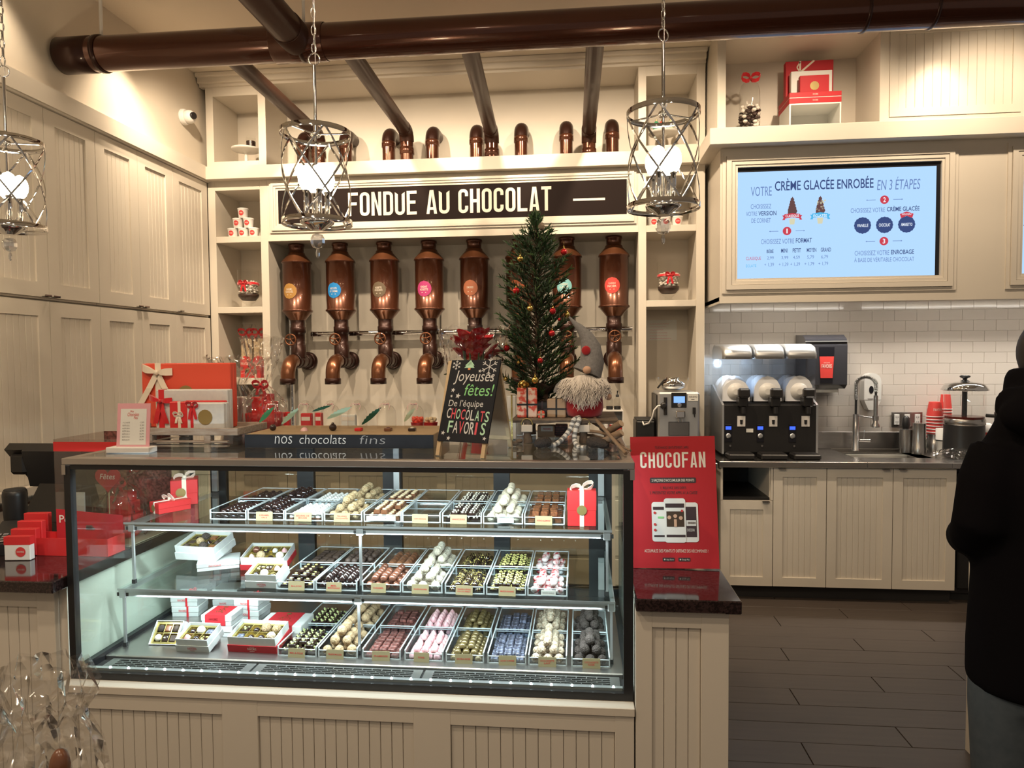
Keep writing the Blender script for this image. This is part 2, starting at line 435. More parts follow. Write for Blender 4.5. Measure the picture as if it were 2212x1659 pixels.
mat('blue_choc', (.05,.05,.075), .3, noise=(95,.2,(.24,.26,.36)), bump=(120,.8,.006))
mat('gold_choc', (.16,.115,.045), .25, metal=.35, coat=.4)
mat('brick_choc', (.085,.03,.026), .5, noise=(110,.25,(.26,.09,.075)))
mat('tag_paper', (.40,.33,.19), .8, spec=.2)
mat('cabinet_inner', (.03,.03,.034), .5)
mat('brass', (.45,.30,.12), .3, metal=1)
mat('led_metal', (.85,.88,.9), .4)
mat('grille', (.33,.33,.32), .35, metal=.9)
mat('slush', (.90,.91,.93), .4)
mat('red_tea', (.10,.012,.008), .2)
mat('cup_red', (.72,.06,.05), .45)
mat('cup_white', (.78,.75,.72), .45)
mat('hoodie', (.0045,.004,.005), .95, spec=.05)
mat('jeans', (.045,.06,.075), .9, noise=(40,.6,(.07,.085,.1)))
mat('skin', (.40,.22,.15), .6)
mat('hair', (.012,.009,.008), .6)
mat('tv_bezel', (.008,.008,.012), .3)
mat('plastic_white', (.76,.74,.70), .35)
mat('smoke_plastic', (.035,.035,.042), .12, coat=.6)
mat('beans', (.03,.016,.012), .6, noise=(90,.2,(.72,.66,.58)))
mat('brownbeans', (.035,.015,.01), .5)
mat('twine', (.55,.12,.12), .9, noise=(500,.3,(.8,.76,.7)))
mat('cone', (.62,.48,.25), .8)
glass('glass_front', (.93,.97,.96), 1.45, gain=.55)
glass('glass_side', (.92,.965,.955), 1.4, gain=.7)
glass('glass_rear', (.72,.68,.62), 1.4, gain=.5)  # tint darkened to put the dim light behind the case into the glass
glass('glass_top', (.80,.83,.83), 1.6, gain=1.1)
glass('glass_shelf', (.93,.97,.96), 1.45, gain=.7)
glass('glass_clear', (.96,.96,.95), 1.4, gain=.9)
glass('acrylic', (.95,.97,.98), 1.45, gain=1.0, base=.03)
glass('bowl_clear', (.955,.965,.98), 1.3, gain=.6, base=.02)
glass('cello', (.955,.945,.93), 1.4, .10, 2.2, (30, .8, .025), base=.03)
glass('cello_fine', (.965,.96,.955), 1.38, .08, 1.8, (40, .7, .02), base=.02)
glass('tint_window', (.90,.87,.85), 1.5, gain=1.2, base=.02)
glass('crystal', (.85,.87,.9), 1.9, gain=2.2, base=.1)
emis('bulb', (1,.80,.52), 60)
emis('screen_blue', (.45,.69,1.0), 1.06)
emis('screen_text', (.05,.08,.22), 1)
emis('screen_mid', (.16,.25,.52), 1)
emis('screen_red', (.62,.06,.09), 1)
emis('screen_cyan', (.10,.50,.85), 1)
emis('screen_brown', (.14,.07,.07), 1)
emis('screen_tan', (.70,.68,.48), 1)
emis('screen_white', (.85,.92,1), 1.1)
emis('lcd_blue', (.05,.12,1.0), 1.6)
emis('lcd_pale', (.22,.42,1.0), 1.4)
emis('led_strip', (1,.95,.86), 14)
emis('glint_cool', (.80,.93,1), 40)  # glow for the painted reflections along the case's bottom lip
# ================================================================== room shell
obj('floor', MB().box(-3.0, -2.5, -.1, 4.6, 5.6, -.012), 'floor_base', kind='structure')
FL = bpy.data.objects['floor']
pm = None
for r in range(32):
    y = .3 + r*.155
    for c in range(-3, 5):
        x = c*1.22 + (r*.437) % 1.22 - .6
        if x < -3.6 or x > 3.8: continue
        if pm is None:
            pm = obj('plank', MB().box(-.608, -.0765, -.012, .608, .0765, 0, .0012), 'plank', FL); o = pm
        else:
            o = pm.copy(); COL.objects.link(o)
        o.location = (x, y, random.uniform(-.0004, .0004)); o.rotation_euler = (0, 0, 0 if (r+c) % 2 else PI)
obj('wall_left', MB().box(-2.95, -1.2, 0, -2.7925, 5.45, 3.72), 'cream_wall', kind='structure')
obj('wall_back', MB().box(-2.95, 5.28, 0, 4.6, 5.45, 3.72), 'cream_wall', kind='structure')
obj('ceiling', MB().box(-2.95, -1.2, 3.685, 4.6, 5.45, 3.8), 'ceiling_paint', kind='structure')
wt = obj('wall_tiled', MB().box(.872, 5.158, .90, 4.2, 5.28, 1.97), 'grout', kind='structure')
tm = None
for r in range(14):
    z = .915 + r*.0762
    if z > 1.93: break
    for c in range(15):
        x = .874 + c*.1524 + (.0762 if r % 2 else 0)
        w = .1514
        if tm is None:
            tm = obj('tile', MB().box(.0006, 0, .0006, w, .011, .0756, .0012), 'tile', wt); o = tm
        else:
            o = tm.copy(); COL.objects.link(o)
        o.location = (x, 5.1545+random.uniform(-.0004, .0004), z); o.rotation_euler = (random.uniform(-.004,.004), 0, random.uniform(-.003,.003))

# ---- shaker joinery helpers: local x = width, z = height, front face at y = 0 looking to -y
def shaker_frame(mb, w, h, fw=.065, th=.02):
    return mb.frame(0, 0, w, h, fw, 0, th)
def bead_panel(mb, x0, z0, x1, z1, y=.009, pitch=.04, gap=.0022, th=.008):
    n = max(1, round((x1-x0)/pitch)); p = (x1-x0)/n
    for i in range(n): mb.box(x0+i*p+gap/2, y, z0, x0+(i+1)*p-gap/2, y+th, z1, .0015)
    mb.box(x0, y+.003, z0, x1, y+th+.003, z1)
    return mb
def Tm(loc, rz): return Matrix.Translation(Vector(loc)) @ Matrix.Rotation(rz, 4, 'Z')
def door(parent, root, T, w, h, fw=.065, pitch=.035, handle=None, m='cream'):
    f = MB(); f.T = T; shaker_frame(f, w, h, fw)
    d = obj('door', f, m, parent, root)
    p = MB(); p.T = T; bead_panel(p, fw-.002, fw-.002, w-fw+.002, h-fw+.002, pitch=pitch)
    obj('door_panel', p, m, d, root)
    if handle is not None:
        k = MB(); k.T = T; hx, hz, s = handle
        k.box(hx-.022, -.02, hz-.0015, hx+.022, .004, hz+.0015); k.box(hx-.022, -.02, hz-.0015, hx+.022, -.0175, hz+.008*s)
        obj('door_handle', k, 'steel', d, root, label='small steel edge pull')
    return d

# ================================================================== tall cabinets on the left wall
XD = -2.748
seam = [2.87] + [ox(a, b, XD).y for a, b in ((92.7, 249), (204.6, 305), (296, 343), (371.8, 375), (449, 395))]
seam[-1] = 4.888
units = [(0, 2, 'nearest the till'), (2, 4, 'in the middle of the left wall'), (4, 5, 'in the corner beside the shelf niches')]
for a, b, where in units:
    for up in (1, 0):
        z0, z1 = (1.922, 2.905) if up else (.10, 1.905)
        t = thing('tall_cabinet', ('upper' if up else 'tall lower') + ' cream shaker cabinet ' + ('with two doors ' if b-a > 1 else 'with a single door ') + where, 'cabinet', (XD-.02, seam[a], 0 if not up else z0), 0)
        bm = MB().box(-2.79, seam[a]+.002, z0-.008 if up else 0, XD-.021, seam[b]-.002, z1)
        obj('cabinet_body', bm, 'cream', t, t)
        for i in range(a, b):
            w = seam[i+1]-seam[i]
            hx = w-.03 if (i-a) == 0 and b-a > 1 else .03
            if b-a == 1: hx = .045
            door(t, t, Tm((XD, seam[i]+.0018, z0+.002), PI/2), w-.0036, z1-z0-.006, .075 if w > .3 else .062, .04, (hx, .004, 1) if up else None)
mb = MB(); mb.box(-2.79, -.5, 2.915, -2.722, 4.905, 3.012); mb.box(-2.79, -.5, 2.905, -2.735, 4.9, 2.916)
obj('trim_1', mb, 'cream', kind='structure')     # crown ledge over the tall cabinets

# ================================================================== built-in shelf wall
YF, YB = 4.9, 5.27
sh = thing('built_in_shelf', 'cream built-in shelf wall with niches either side of the copper dispenser bay', 'shelving', (-.92, 5.0, 0))
xs = (-2.750, -2.693, -2.347, -2.289, .415, .470, .813, .872)
def part(name, mb, m='cream', lab=None): return obj(name, mb, m, sh, sh, label=lab)
part('back_panel', MB().box(-2.75, YB, .9, .872, YB+.008, 3.68))
for a, b in ((0,1),(2,3),(4,5),(6,7)):
    part('post', MB().box(xs[a], YF, .915, xs[b], YB, 3.60, .0015))
mb = MB(); mb.box(-2.786, YF-.07, 2.913, .872, YF+.02, 3.006, .002); mb.box(xs[3], YF, 2.975, xs[4], YB, 3.006); part('beam', mb)
mb = MB(); mb.box(-2.786, YF-.05, 3.618, .872, YB, 3.684, .003); mb.box(-2.786, YF-.08, 3.655, .872, YF, 3.684, .003); mb.box(-2.786, YF-.02, 3.60, .872, YF+.03, 3.618); part('crown_moulding', mb)
for s in (0, 4):
    x0, x1 = (xs[1], xs[2]) if s == 0 else (xs[5], xs[6])
    part('niche_rail', MB().box(x0, YF, 2.846, x1, YF+.03, 2.913)); part('niche_rail', MB().box(x0, YF, 3.535, x1, YF+.03, 3.61))
    part('shelf', MB().box(x0, YF, 3.0, x1, YB, 3.058)); part('shelf', MB().box(x0, YF, 2.460, x1, YB, 2.506, .002)); part('shelf', MB().box(x0, YF, 1.938, x1, YB, 1.983, .002))
    if s == 0: part('shelf', MB().box(x0, YF, 1.403, x1, YB, 1.452, .002))
    part('niche_ceiling', MB().box(x0, YF+.03, 2.846, x1, YB, 2.86)); part('niche_ceiling', MB().box(x0, YF+.03, 3.535, x1, YB, 3.55))
mb = MB(); mb.box(xs[3], YF, 2.464, xs[4], YB, 2.515); mb.box(xs[3], YF, 2.515, xs[4], YF+.05, 2.913); part('sign_rail', mb)

# sign with moulded frame and cut-out lettering
sx0, sx1, sz0, sz1 = -2.207, .339, 2.583, 2.835
sg = thing('shop_sign', 'long black sign lettered FONDUE AU CHOCOLAT in cream capitals above the dispensers', 'sign', ((sx0+sx1)/2, YF-.02, sz0))
mb = MB()
for k, (d, yy) in enumerate(((.062, -.012), (.046, -.022), (.03, -.016), (.014, -.008))):
    mb.frame(sx0-d, sz0-d, sx1+d, sz1+d, .018, YF+yy, YF)
obj('frame', mb, 'cream', sg, sg)
obj('board', MB().box(sx0-.01, YF-.006, sz0-.01, sx1+.01, YF-.001, sz1+.01), 'black_sign', sg, sg)
fl = Flat((0, YF-.006, 0), (1,0,0), (0,0,1), .002)
u = lambda px, py: oy(px, py, YF-.007)
for word, pa, pb in (('FONDUE', 752, 900), ('AU', 921, 971), ('CHOCOLAT', 990, 1191)):
    ua, ub = u(pa, 430).x, u(pb, 430).x; n = len(word); gp = .014; cw = (ub-ua-gp*(n-1))/n
    for i, ch in enumerate(word):
        g1 = Flat((0, YF-.006, 0), (1,0,0), (0,0,1), .002); x_ = ua+i*(cw+gp); g1.gothic(ch, x_, sz0+.045, x_+cw, sz1-.037, .0225); obj('letter', g1, 'print_cream', sg, sg)
for a, b in ((662, 715), (1238, 1307)): fl.rect(u(a, 430).x, 2.690, u(b, 430).x, 2.706)
islands('dash', fl, 'print_cream', sg, sg)

# ================================================================== bulkhead with the menu screen
BX, BY = .905, 4.55
bk = thing('bulkhead', 'cream panelled bulkhead with ledge, open niche and cupboard above the steel counter', 'bulkhead', (2.0, 4.9, 1.93))
def bpart(name, mb, m='cream'): return obj(name, mb, m, bk, bk)
mb = MB()
tx0, tx1, tz0, tz1 = oy(1592, 475, BY).x, oy(2033, 475, BY).x, 2.083, 2.795
# panel face left open where the screen sits
mb.box(BX, BY, 1.945, tx0-.09, BY+.03, 2.915); mb.box(tx1+.09, BY, 1.945, 2.66, BY+.03, 2.915)
mb.box(tx0-.09, BY, 1.945, tx1+.09, BY+.03, tz0-.09); mb.box(tx0-.09, BY, tz1+.09, tx1+.09, BY+.03, 2.915)
mb.box(BX, BY+.03, 1.945, BX+.03, 5.27, 2.915); mb.box(BX+.03, BY+.03, 1.972, 4.2, 5.15, 1.985); mb.box(3.9, BY, 1.945, 4.2, BY+.03, 2.915); mb.box(2.66, BY, 1.945, 3.9, BY+.03, 2.03); mb.box(2.66, BY, 2.85, 3.9, BY+.03, 2.915)
bpart('face_panel', mb)
mb = MB()
for d, w, yy in ((.092, .022, -.004), (.068, .03, -.014), (.036, .022, -.008), (.014, .016, -.002)): mb.frame(tx0-d, tz0-d, tx1+d, tz1+d, w, BY+yy-.004, BY+.03)
bpart('screen_moulding', mb)
mb = MB(); mb.box(oy(1509, 345, 4.9).x-.005, BY-.10, 2.915, 4.2, 5.2, 3.018, .003); bpart('ledge', mb)
mb = MB(); mb.box(BX, BY, 1.93, 4.2, BY+.022, 1.945); mb.box(BX+.02, BY+.07, 1.94, 4.2, BY+.24, 1.972); mb.box(BX, BY+.02, 1.93, BX+.02, 5.15, 1.972); bpart('light_pelmet', mb)
mb = MB(); mb.box(1.05, BY+.245, 1.944, 2.02, BY+.26, 1.952); mb.box(2.16, BY+.245, 1.944, 3.8, BY+.26, 1.952); bpart('strip_light', mb, 'led_strip')
lamp('strip_light_left', 'AREA', (1.55, BY+.255, 1.938), 6.5, (1,.93,.82), (1.55, BY+.30, 0), shape='RECTANGLE', size=1.0, size_y=.03, spread=2.0)
lamp('strip_light_right', 'AREA', (2.9, BY+.255, 1.938), 9, (1,.93,.82), (2.9, BY+.30, 0), shape='RECTANGLE', size=1.5, size_y=.03, spread=2.0)
nx0, nx1 = oy(1568, 170, BY).x, oy(1901, 170, BY).x
cx0, cx1 = oy(1922, 160, BY).x, oy(2206, 160, BY).x
nz0, nz1 = 3.018, 3.60
mb = MB(); mb.box(BX-.02, BY, nz0, nx0, BY+.02, 3.684); mb.box(nx1, BY, nz0, cx0-.002, BY+.02, 3.684); mb.box(cx1+.002, BY, nz0, 4.2, BY+.02, 3.684); mb.box(nx0, BY, nz1, nx1, BY+.02, 3.684); mb.box(cx0-.002, BY, 3.635, cx1+.002, BY+.02, 3.684); mb.box(cx0-.002, BY, nz0, cx1+.002, BY+.02, 3.07)
mb.box(nx0, BY, nz0, nx1, BY+.02, 3.05)
mb.box(BX-.02, BY+.02, nz0, nx0, 4.95, 3.684); mb.box(nx1, BY+.02, nz0, nx1+.02, 4.95, 3.684); mb.box(nx0, BY+.02, nz1, nx1, 4.95, nz1+.02); mb.box(nx0, 4.93, nz0, nx1, 4.95, nz1); mb.box(nx0, BY+.02, nz0, nx1, 4.93, 3.05)
bpart('upper_case', mb)
door(bk, bk, Tm((cx0, BY-.006, 3.073), 0), cx1-cx0, .557, .05, .05)

# wall screen
tv = thing('menu_screen', 'lit pale blue menu screen reading VOTRE CRÈME GLACÉE ENROBÉE EN 3 ÉTAPES', 'screen', ((tx0+tx1)/2, BY+.03, tz0))
mb = MB(); mb.box(tx0, BY+.012, tz0, tx1, BY+.05, tz1); obj('bezel', mb, 'tv_bezel', tv, tv)
gx0, gz0, gx1, gz1 = tx0+.004, tz0+.004, tx1-.028, tz1-.03
obj('panel', MB().box(gx0, BY+.009, gz0, gx1, BY+.012, gz1), 'screen_blue', tv, tv)
TW, TH = gx1-gx0, gz1-gz0
def tvf(off=.0012): return Flat((gx0, BY+.009, gz0), (1,0,0), (0,0,1), off)
# screen layout measured on a 1920 x 1050 grid
q = lambda x, y: (x/1916*TW, TH*(1-y/1090))
def tx(fl, t, x0, y0, x1, y1, **k): a = q(x0, y1); b = q(x1, y0); return fl.text(t, a[0], a[1], b[0], b[1], **k)
d = tvf(); m = tvf()
tx(m, 'VOTRE', 132, 152, 338, 248, shear=.0); tx(d, 'CRÈME GLACÉE ENROBÉE', 368, 78, 1322, 200, bold=.022, arc=0); tx(m, 'EN 3 ÉTAPES', 1356, 96, 1765, 225, shear=.12)
tx(m, 'CHOISISSEZ', 132, 330, 334, 378); tx(m, 'VOTRE', 86, 405, 196, 450); tx(d, 'VERSION', 208, 402, 384, 448, bold=.02); tx(m, 'DE CORNET', 140, 475, 330, 520)
tx(m, 'CHOISISSEZ VOTRE', 236, 690, 560, 740); tx(d, 'FORMAT', 578, 688, 734, 735, bold=.02)
tx(m, 'CHOISISSEZ VOTRE', 1106, 400, 1434, 446); tx(d, 'CRÈME GLACÉE', 1452, 385, 1762, 440, bold=.02)
tx(m, 'CHOISISSEZ VOTRE', 1150, 830, 1480, 878); tx(d, 'ENROBAGE', 1498, 828, 1716, 874, bold=.02)
tx(m, 'À BASE DE VÉRITABLE CHOCOLAT', 1146, 892, 1718, 945)
for i, t in enumerate(('BÉBÉ', 'MINI', 'PETIT', 'MOYEN', 'GRAND')):
    x = (292, 434, 548, 686, 822)[i]; w = (68, 64, 80, 92, 98)[i]
    tx(d, t, x, 790, x+w, 832, bold=.02)
    tx(m, ('2,99', '3,99', '4,59', '5,79', '6,79')[i], x+4, 866, x+70, 904)
    tx(m, ('+ 1,39', '+ 1,39', '+ 1,39', '+ 1,79', '+ 1,79')[i], x-22, 934, x+72, 974)
for x, y in ((490, 612), (1428, 322), (1428, 738)):
    for s in (-1, 1): a = q(x+s*84, y); b = q(x+s*166, y); m.line([a, b], .003); m.poly([(b[0]+s*.006, b[1]), (b[0]-s*.002, b[1]+.005), (b[0]-s*.002, b[1]-.005)])
obj('thin_lettering', m, 'screen_mid', tv, tv); obj('bold_lettering', d, 'screen_text', tv, tv)
r = tvf(); n2 = tvf(.002); bl = tvf(.0008); cy = tvf(.0016); br = tvf(); tn = tvf()
rt = tvf(.0016)
for k, (x, y) in enumerate(((490, 612), (1428, 322), (1428, 738))):
    a = q(x, y); r.disc(a[0], a[1], .0265, 24); hw = 12 if k else 6; tx(n2, str(k+1), x-hw, y-24, x+hw, y+24, bold=.02)
tx(r, 'CLASSIQUE', 88, 868, 236, 906)
for x, t in ((1222, 'VANILLE'), (1432, 'CHOCOLAT'), (1642, 'AMARETTO')):
    a = q(x, 575); bl.disc(a[0], a[1], .051, 48, .03, 16); tx(n2, t, x-54, 560, x+54, 592, bold=.03)
rt.poly([q(1576,470), q(1640,446), q(1706,470), q(1694,512), q(1640,490), q(1588,512)]); tx(n2, 'NOUVEAU', 1596, 462, 1684, 482)
for x, c in ((540, rt), (812, cy)):
    a = q(x, 390)
    c.poly([q(x-98,452), q(x-70,452), q(x-70,500), q(x-98,500), q(x-84,476)]); c.poly([q(x+98,452), q(x+98-14,476), q(x+98,500), q(x+70,500), q(x+70,452)])
    c.poly([q(x-78,442), q(x, 430), q(x+78,442), q(x+78,486), q(x, 474), q(x-78,486)])
    tx(n2, 'CLASSIQUE' if x == 540 else 'ÉCLATÉE', x-66, 446, x+66, 476, bold=.02)
    for k in range(5):
        b = q(x, 412-k*30); br.disc(b[0], b[1], .029-k*.0045, 16, .08, 5)
    br.poly([q(x-12,290), q(x+2,262), q(x+12,290)])
    tn.poly([q(x-30,486), q(x+30,486), q(x+22,546), q(x-22,546)])
for k in range(14): b = q(812+random.uniform(-46,46), 300+random.uniform(0,110)); rt if 0 else tn.disc(b[0], b[1], .006, 8)
tx(cy, 'ÉCLATÉ', 88, 940, 190, 975)
for nme, f, mm in (('numbered_disc', r, 'screen_red'), ('ribbon_banner', rt, 'screen_red'), ('blue_banner', cy, 'screen_cyan'), ('round_label', bl, 'screen_text'), ('ice_cream', br, 'screen_brown'), ('cone', tn, 'screen_tan'), ('white_lettering', n2, 'screen_white')): obj(nme, f, mm, tv, tv)
# second screen, only its edge in view
tv2 = thing('menu_screen', 'second wall screen cut by the right edge of the photo', 'screen', (3.1, BY+.03, tz0))
x2 = oy(2208, 470, BY).x
mb = MB(); mb.box(x2-.008, BY+.012, tz0, 3.85, BY+.05, tz1); obj('bezel', mb, 'tv_bezel', tv2, tv2); obj('panel', MB().box(x2, BY+.009, tz0+.004, 3.82, BY+.012, tz1-.03), 'screen_blue', tv2, tv2)
fl = Flat((x2, BY+.009, tz0), (1,0,0), (0,0,1), .001)
for k in range(9): fl.disc(.04+random.uniform(0,.3), .08+k*.055, .035, 10, .1, 4)
obj('ice_cream', fl, 'screen_brown', tv2, tv2)
mb = MB()
for dd, w, yy in ((.092, .022, -.004), (.068, .03, -.014), (.036, .022, -.008), (.014, .016, -.002)): mb.frame(x2-dd, tz0-dd, 3.85+dd, tz1+dd, w, BY+yy-.004, BY+.03)
bpart('screen_moulding', mb)

# ================================================================== steel counter and its cabinets
CF = 4.5
sc = thing('steel_counter', 'brushed steel worktop with inset sink along the tiled wall', 'worktop', (1.9, 4.8, .87))
a = oz(1786, 966, .91); b = oz(1937, 966, .91); c = oz(1833, 988, .91)
kx0, kx1, ky0, ky1 = a.x+.0, b.x+.01, c.y, a.y
mb = MB(); mb.box(.896, CF, .872, kx0, 5.142, .91, .003); mb.box(kx1, CF, .872, 3.4, 5.142, .91, .003); mb.box(kx0, CF, .872, kx1, ky0, .91, .003); mb.box(kx0, ky1, .872, kx1, 5.142, .91, .003)
obj('worktop', mb, 'steel', sc, sc)
mb = MB(); t_ = .006
mb.box(kx0-t_, ky0-t_, .68, kx1+t_, ky1+t_, .685); mb.box(kx0-t_, ky0-t_, .685, kx0, ky1+t_, .905); mb.box(kx1, ky0-t_, .685, kx1+t_, ky1+t_, .905); mb.box(kx0, ky0-t_, .685, kx1, ky0, .905); mb.box(kx0, ky1, .685, kx1, ky1+t_, .905)
obj('sink_bowl', mb, 'steel', sc, sc)
obj('splash_back', MB().box(1.55, 5.13, .91, 3.4, 5.142, 1.035, .003), 'steel', sc, sc)
CB = CF+.025
dx = [oy(p, 1140, CB).x for p in (1556, 1669.5, 1785, 1928, 2065)]
def base_cab(x0, x1, label, doors, open_top=False):
    t = thing('base_cabinet', label, 'cabinet', ((x0+x1)/2, CB+.3, 0))
    mb = MB(); mb.box(x0+.001, CB+.021, .09, x0+.02, 5.14, .871); mb.box(x1-.02, CB+.021, .09, x1-.001, 5.14, .871); mb.box(x0+.02, 5.1, .09, x1-.02, 5.14, .871); mb.box(x0+.02, CB+.022, .09, x1-.02, 5.1, .11)
    if open_top: mb.box(x0+.001, CB, .655, x0+.014, CB+.021, .871); mb.box(x1-.014, CB, .655, x1-.001, CB+.021, .871)
    obj('cabinet_body', mb, 'cream', t, t)
    if open_top:
        obj('open_shelf', MB().box(x0+.02, CB+.01, .655, x1-.02, 5.1, .672), 'black_plastic', t, t)
        mb = MB(); mb.box(x0+.0205, CB+.03, .673, x0+.022, 5.09, .87); mb.box(x0+.022, 5.09, .673, x1-.02, 5.098, .87); obj('inner_lining', mb, 'cabinet_inner', t, t)
    for (q0, q1, z0, z1, h) in doors: door(t, t, Tm((q0+.0025, CB, z0), 0), q1-q0-.005, z1-z0, .058, .034, h)
    obj('toe_kick', MB().box(x0, CB+.06, 0, x1, CB+.09, .09), 'dark_gap', t, t)
base_cab(dx[0], dx[1], 'base cabinet with open black cubby above a short door, under the drink dispenser', [(dx[0], dx[1], .094, .652, (dx[1]-dx[0]-.05, .556, -1))], True)
base_cab(dx[1], dx[2], 'narrow cream base cabinet left of the sink', [(dx[1], dx[2], .094, .866, (.05, .77, -1))])
base_cab(dx[2], dx[4], 'two-door cream base cabinet under the sink', [(dx[2], dx[3], .094, .866, (dx[3]-dx[2]-.05, .77, -1)), (dx[3], dx[4], .094, .866, (.05, .77, -1))])
t = thing('under_counter_fridge', 'dark grey undercounter unit half hidden behind the person in black', 'fridge', (2.75, 4.75, 0))
mb = MB(); mb.box(dx[4]+.012, CB+.08, .05, 3.3, 5.1, .868, .004); obj('body', mb, 'cabinet_inner', t, t)
obj('fridge_door', MB().box(dx[4]+.03, CB+.03, .09, 3.0, CB+.08, .84, .01), 'black_plastic', t, t); obj('base', MB().box(dx[4]+.02, CB+.1, 0, 3.3, 5.0, .05), 'black_rubber', t, t)

# back counter under the dispensers (seen through the display case)
bc = thing('back_counter', 'dark stone worktop running below the copper dispensers', 'worktop', (-.9, 4.7, .87))
obj('worktop', MB().box(-2.74, 4.42, .872, .87, 5.26, .91, .003), 'steel', bc, bc)
xx = [-2.72, -1.98, -1.25, -.52, .2, .86]
for i in range(5):
    t = thing('back_cabinet', ('cream two-door back counter cabinet, %s from the left wall, behind the case' % ('first', 'second', 'third', 'fourth', 'fifth')[i]) if i != 3 else 'cream drawer cabinet of the back counter seen through the case', 'cabinet', ((xx[i]+xx[i+1])/2, 4.75, 0))
    obj('cabinet_body', MB().box(xx[i]+.002, 4.471, .09, xx[i+1]-.002, 5.26, .871), 'cream', t, t)
    w = (xx[i+1]-xx[i])/2
    if i != 3:
        for k in (0, 1): door(t, t, Tm((xx[i]+k*w+.002, 4.45, .094), 0), w-.004, .77, .06, .05)
    else:
        for k in range(4): obj('drawer', MB().box(xx[i]+.004, 4.45, .1+k*.194, xx[i+1]-.004, 4.471, .27+k*.194, .003), 'cream', t, t)
    obj('toe_kick', MB().box(xx[i], 4.51, 0, xx[i+1], 4.54, .09), 'dark_gap', t, t)
# ================================================================== copper pipework
def arc_pts(c, r, a0, a1, n, U, V):
    c, U, V = Vector(c), Vector(U), Vector(V)
    return [c + U*r*math.cos(a0+(a1-a0)*i/n) + V*r*math.sin(a0+(a1-a0)*i/n) for i in range(n+1)]
DZ, DY, DR = 3.234, 3.5, .089
dt = thing('duct', 'thick copper-brown main duct running across the room under the ceiling', 'duct', (0, DY, DZ-DR))
mb = MB(); mb.tube([(-2.75, DY, DZ), (4.2, DY, DZ)], DR, 36); obj('pipe', mb, 'duct_paint', dt, dt)
mb = MB(); mb.lathe((-2.775, DY, DZ), [(DR*.9, 0), (DR+.004, .012), (DR+.004, .19), (DR, .192)], 36, 'x'); obj('end_cap', mb, 'copper_dark', dt, dt)
for x in (oy(608, 95, DY).x, oy(1866, 40, DY).x, oy(2012, 30, DY).x):
    mb = MB(); mb.lathe((x, DY, DZ), [(DR, -.008), (DR+.005, -.006), (DR+.005, .006), (DR, .008)], 36, 'x', False, False); obj('collar', mb, 'copper_dark', dt, dt)
mb = MB(); mb.lathe((-1.437, DY, DZ), [(DR+.003, -.14), (DR+.006, -.135), (DR+.006, .135), (DR+.003, .14)], 36, 'x', False, False); obj('tee_sleeve', mb, 'duct_paint', dt, dt)
fp = thing('feed_pipe', 'dark copper pipe coming from overhead and meeting the main duct at a tee', 'pipe', (-1.437, 2.3, DZ-.08))
mb = MB(); mb.tube([(-1.437, .6, DZ), (-1.437, DY-.12, DZ)], .078, 32); obj('pipe', mb, 'pipe_dark', fp, fp)
mb = MB(); mb.lathe((-1.437, DY-.03, DZ), [(.083, -.0), (.083, .15), (.079, .152)], 32, 'y', True, False); obj('tee_socket', mb, 'pipe_dark', fp, fp)
nth = ('first', 'second', 'third', 'fourth', 'fifth', 'sixth', 'seventh', 'eighth')
for i, (x0, x1, z1) in enumerate(((-1.87, -1.951, 3.275), (-1.215, -1.272, 3.275), (-.57, -.634, 3.24), (.09, .075, 3.215))):
    t = thing('branch_pipe', 'dark copper branch pipe from main duct down into the bay, %s from the left wall' % nth[i], 'pipe', (x1, 5.06, 3.006), 0, 'branch pipes above the dispensers')
    yb = 5.06; dz = DZ
    mb = MB(); mb.tube([(x0, DY+.07, dz), (x1, yb-.07, z1)], .048, 20); obj('pipe', mb, 'pipe_dark', t, t)
    A = Vector((x1, yb-.075, z1)); B = Vector((x1, yb, z1-.075)); Cn = Vector((x1, yb, z1))
    mb = MB(); mb.tube([A+(A-Cn)*.3] + [A*(1-s)**2 + Cn*2*s*(1-s) + B*s*s for s in (0,.25,.5,.75,1)], .053, 20); obj('elbow', mb, 'pipe_dark', t, t)
    mb = MB(); mb.tube([(x1, yb, z1-.07), (x1, yb, 3.006)], .048, 20); mb.lathe((x1, yb, z1-.14), [(.048,-.03),(.054,-.028),(.054,.02),(.048,.022)], 20, 'z', False, False); obj('down_pipe', mb, 'copper', t, t)
for i in range(8):
    x = -2.087 + i*.3329
    t = thing('elbow_pipe', 'short upright copper elbow pipe in the upper bay, %s from the left' % nth[i], 'pipe', (x, 5.1, 3.006), 0, 'elbow pipes in the upper bay')
    mb = MB(); mb.tube([(0,0,0), (0,0,.2)], .048, 18); mb.lathe((0,0,0), [(.048,.165),(.0535,.167),(.0535,.205),(.05,.21)], 18, 'z', False, False); obj('pipe', mb, 'copper', t)
    mb = MB(); mb.tube(arc_pts((0,.075,.205), .075, PI, PI/2, 8, (0,1,0), (0,0,1)) + [(0,.165,.28)], .0515, 18); obj('elbow', mb, 'copper_dark', t)

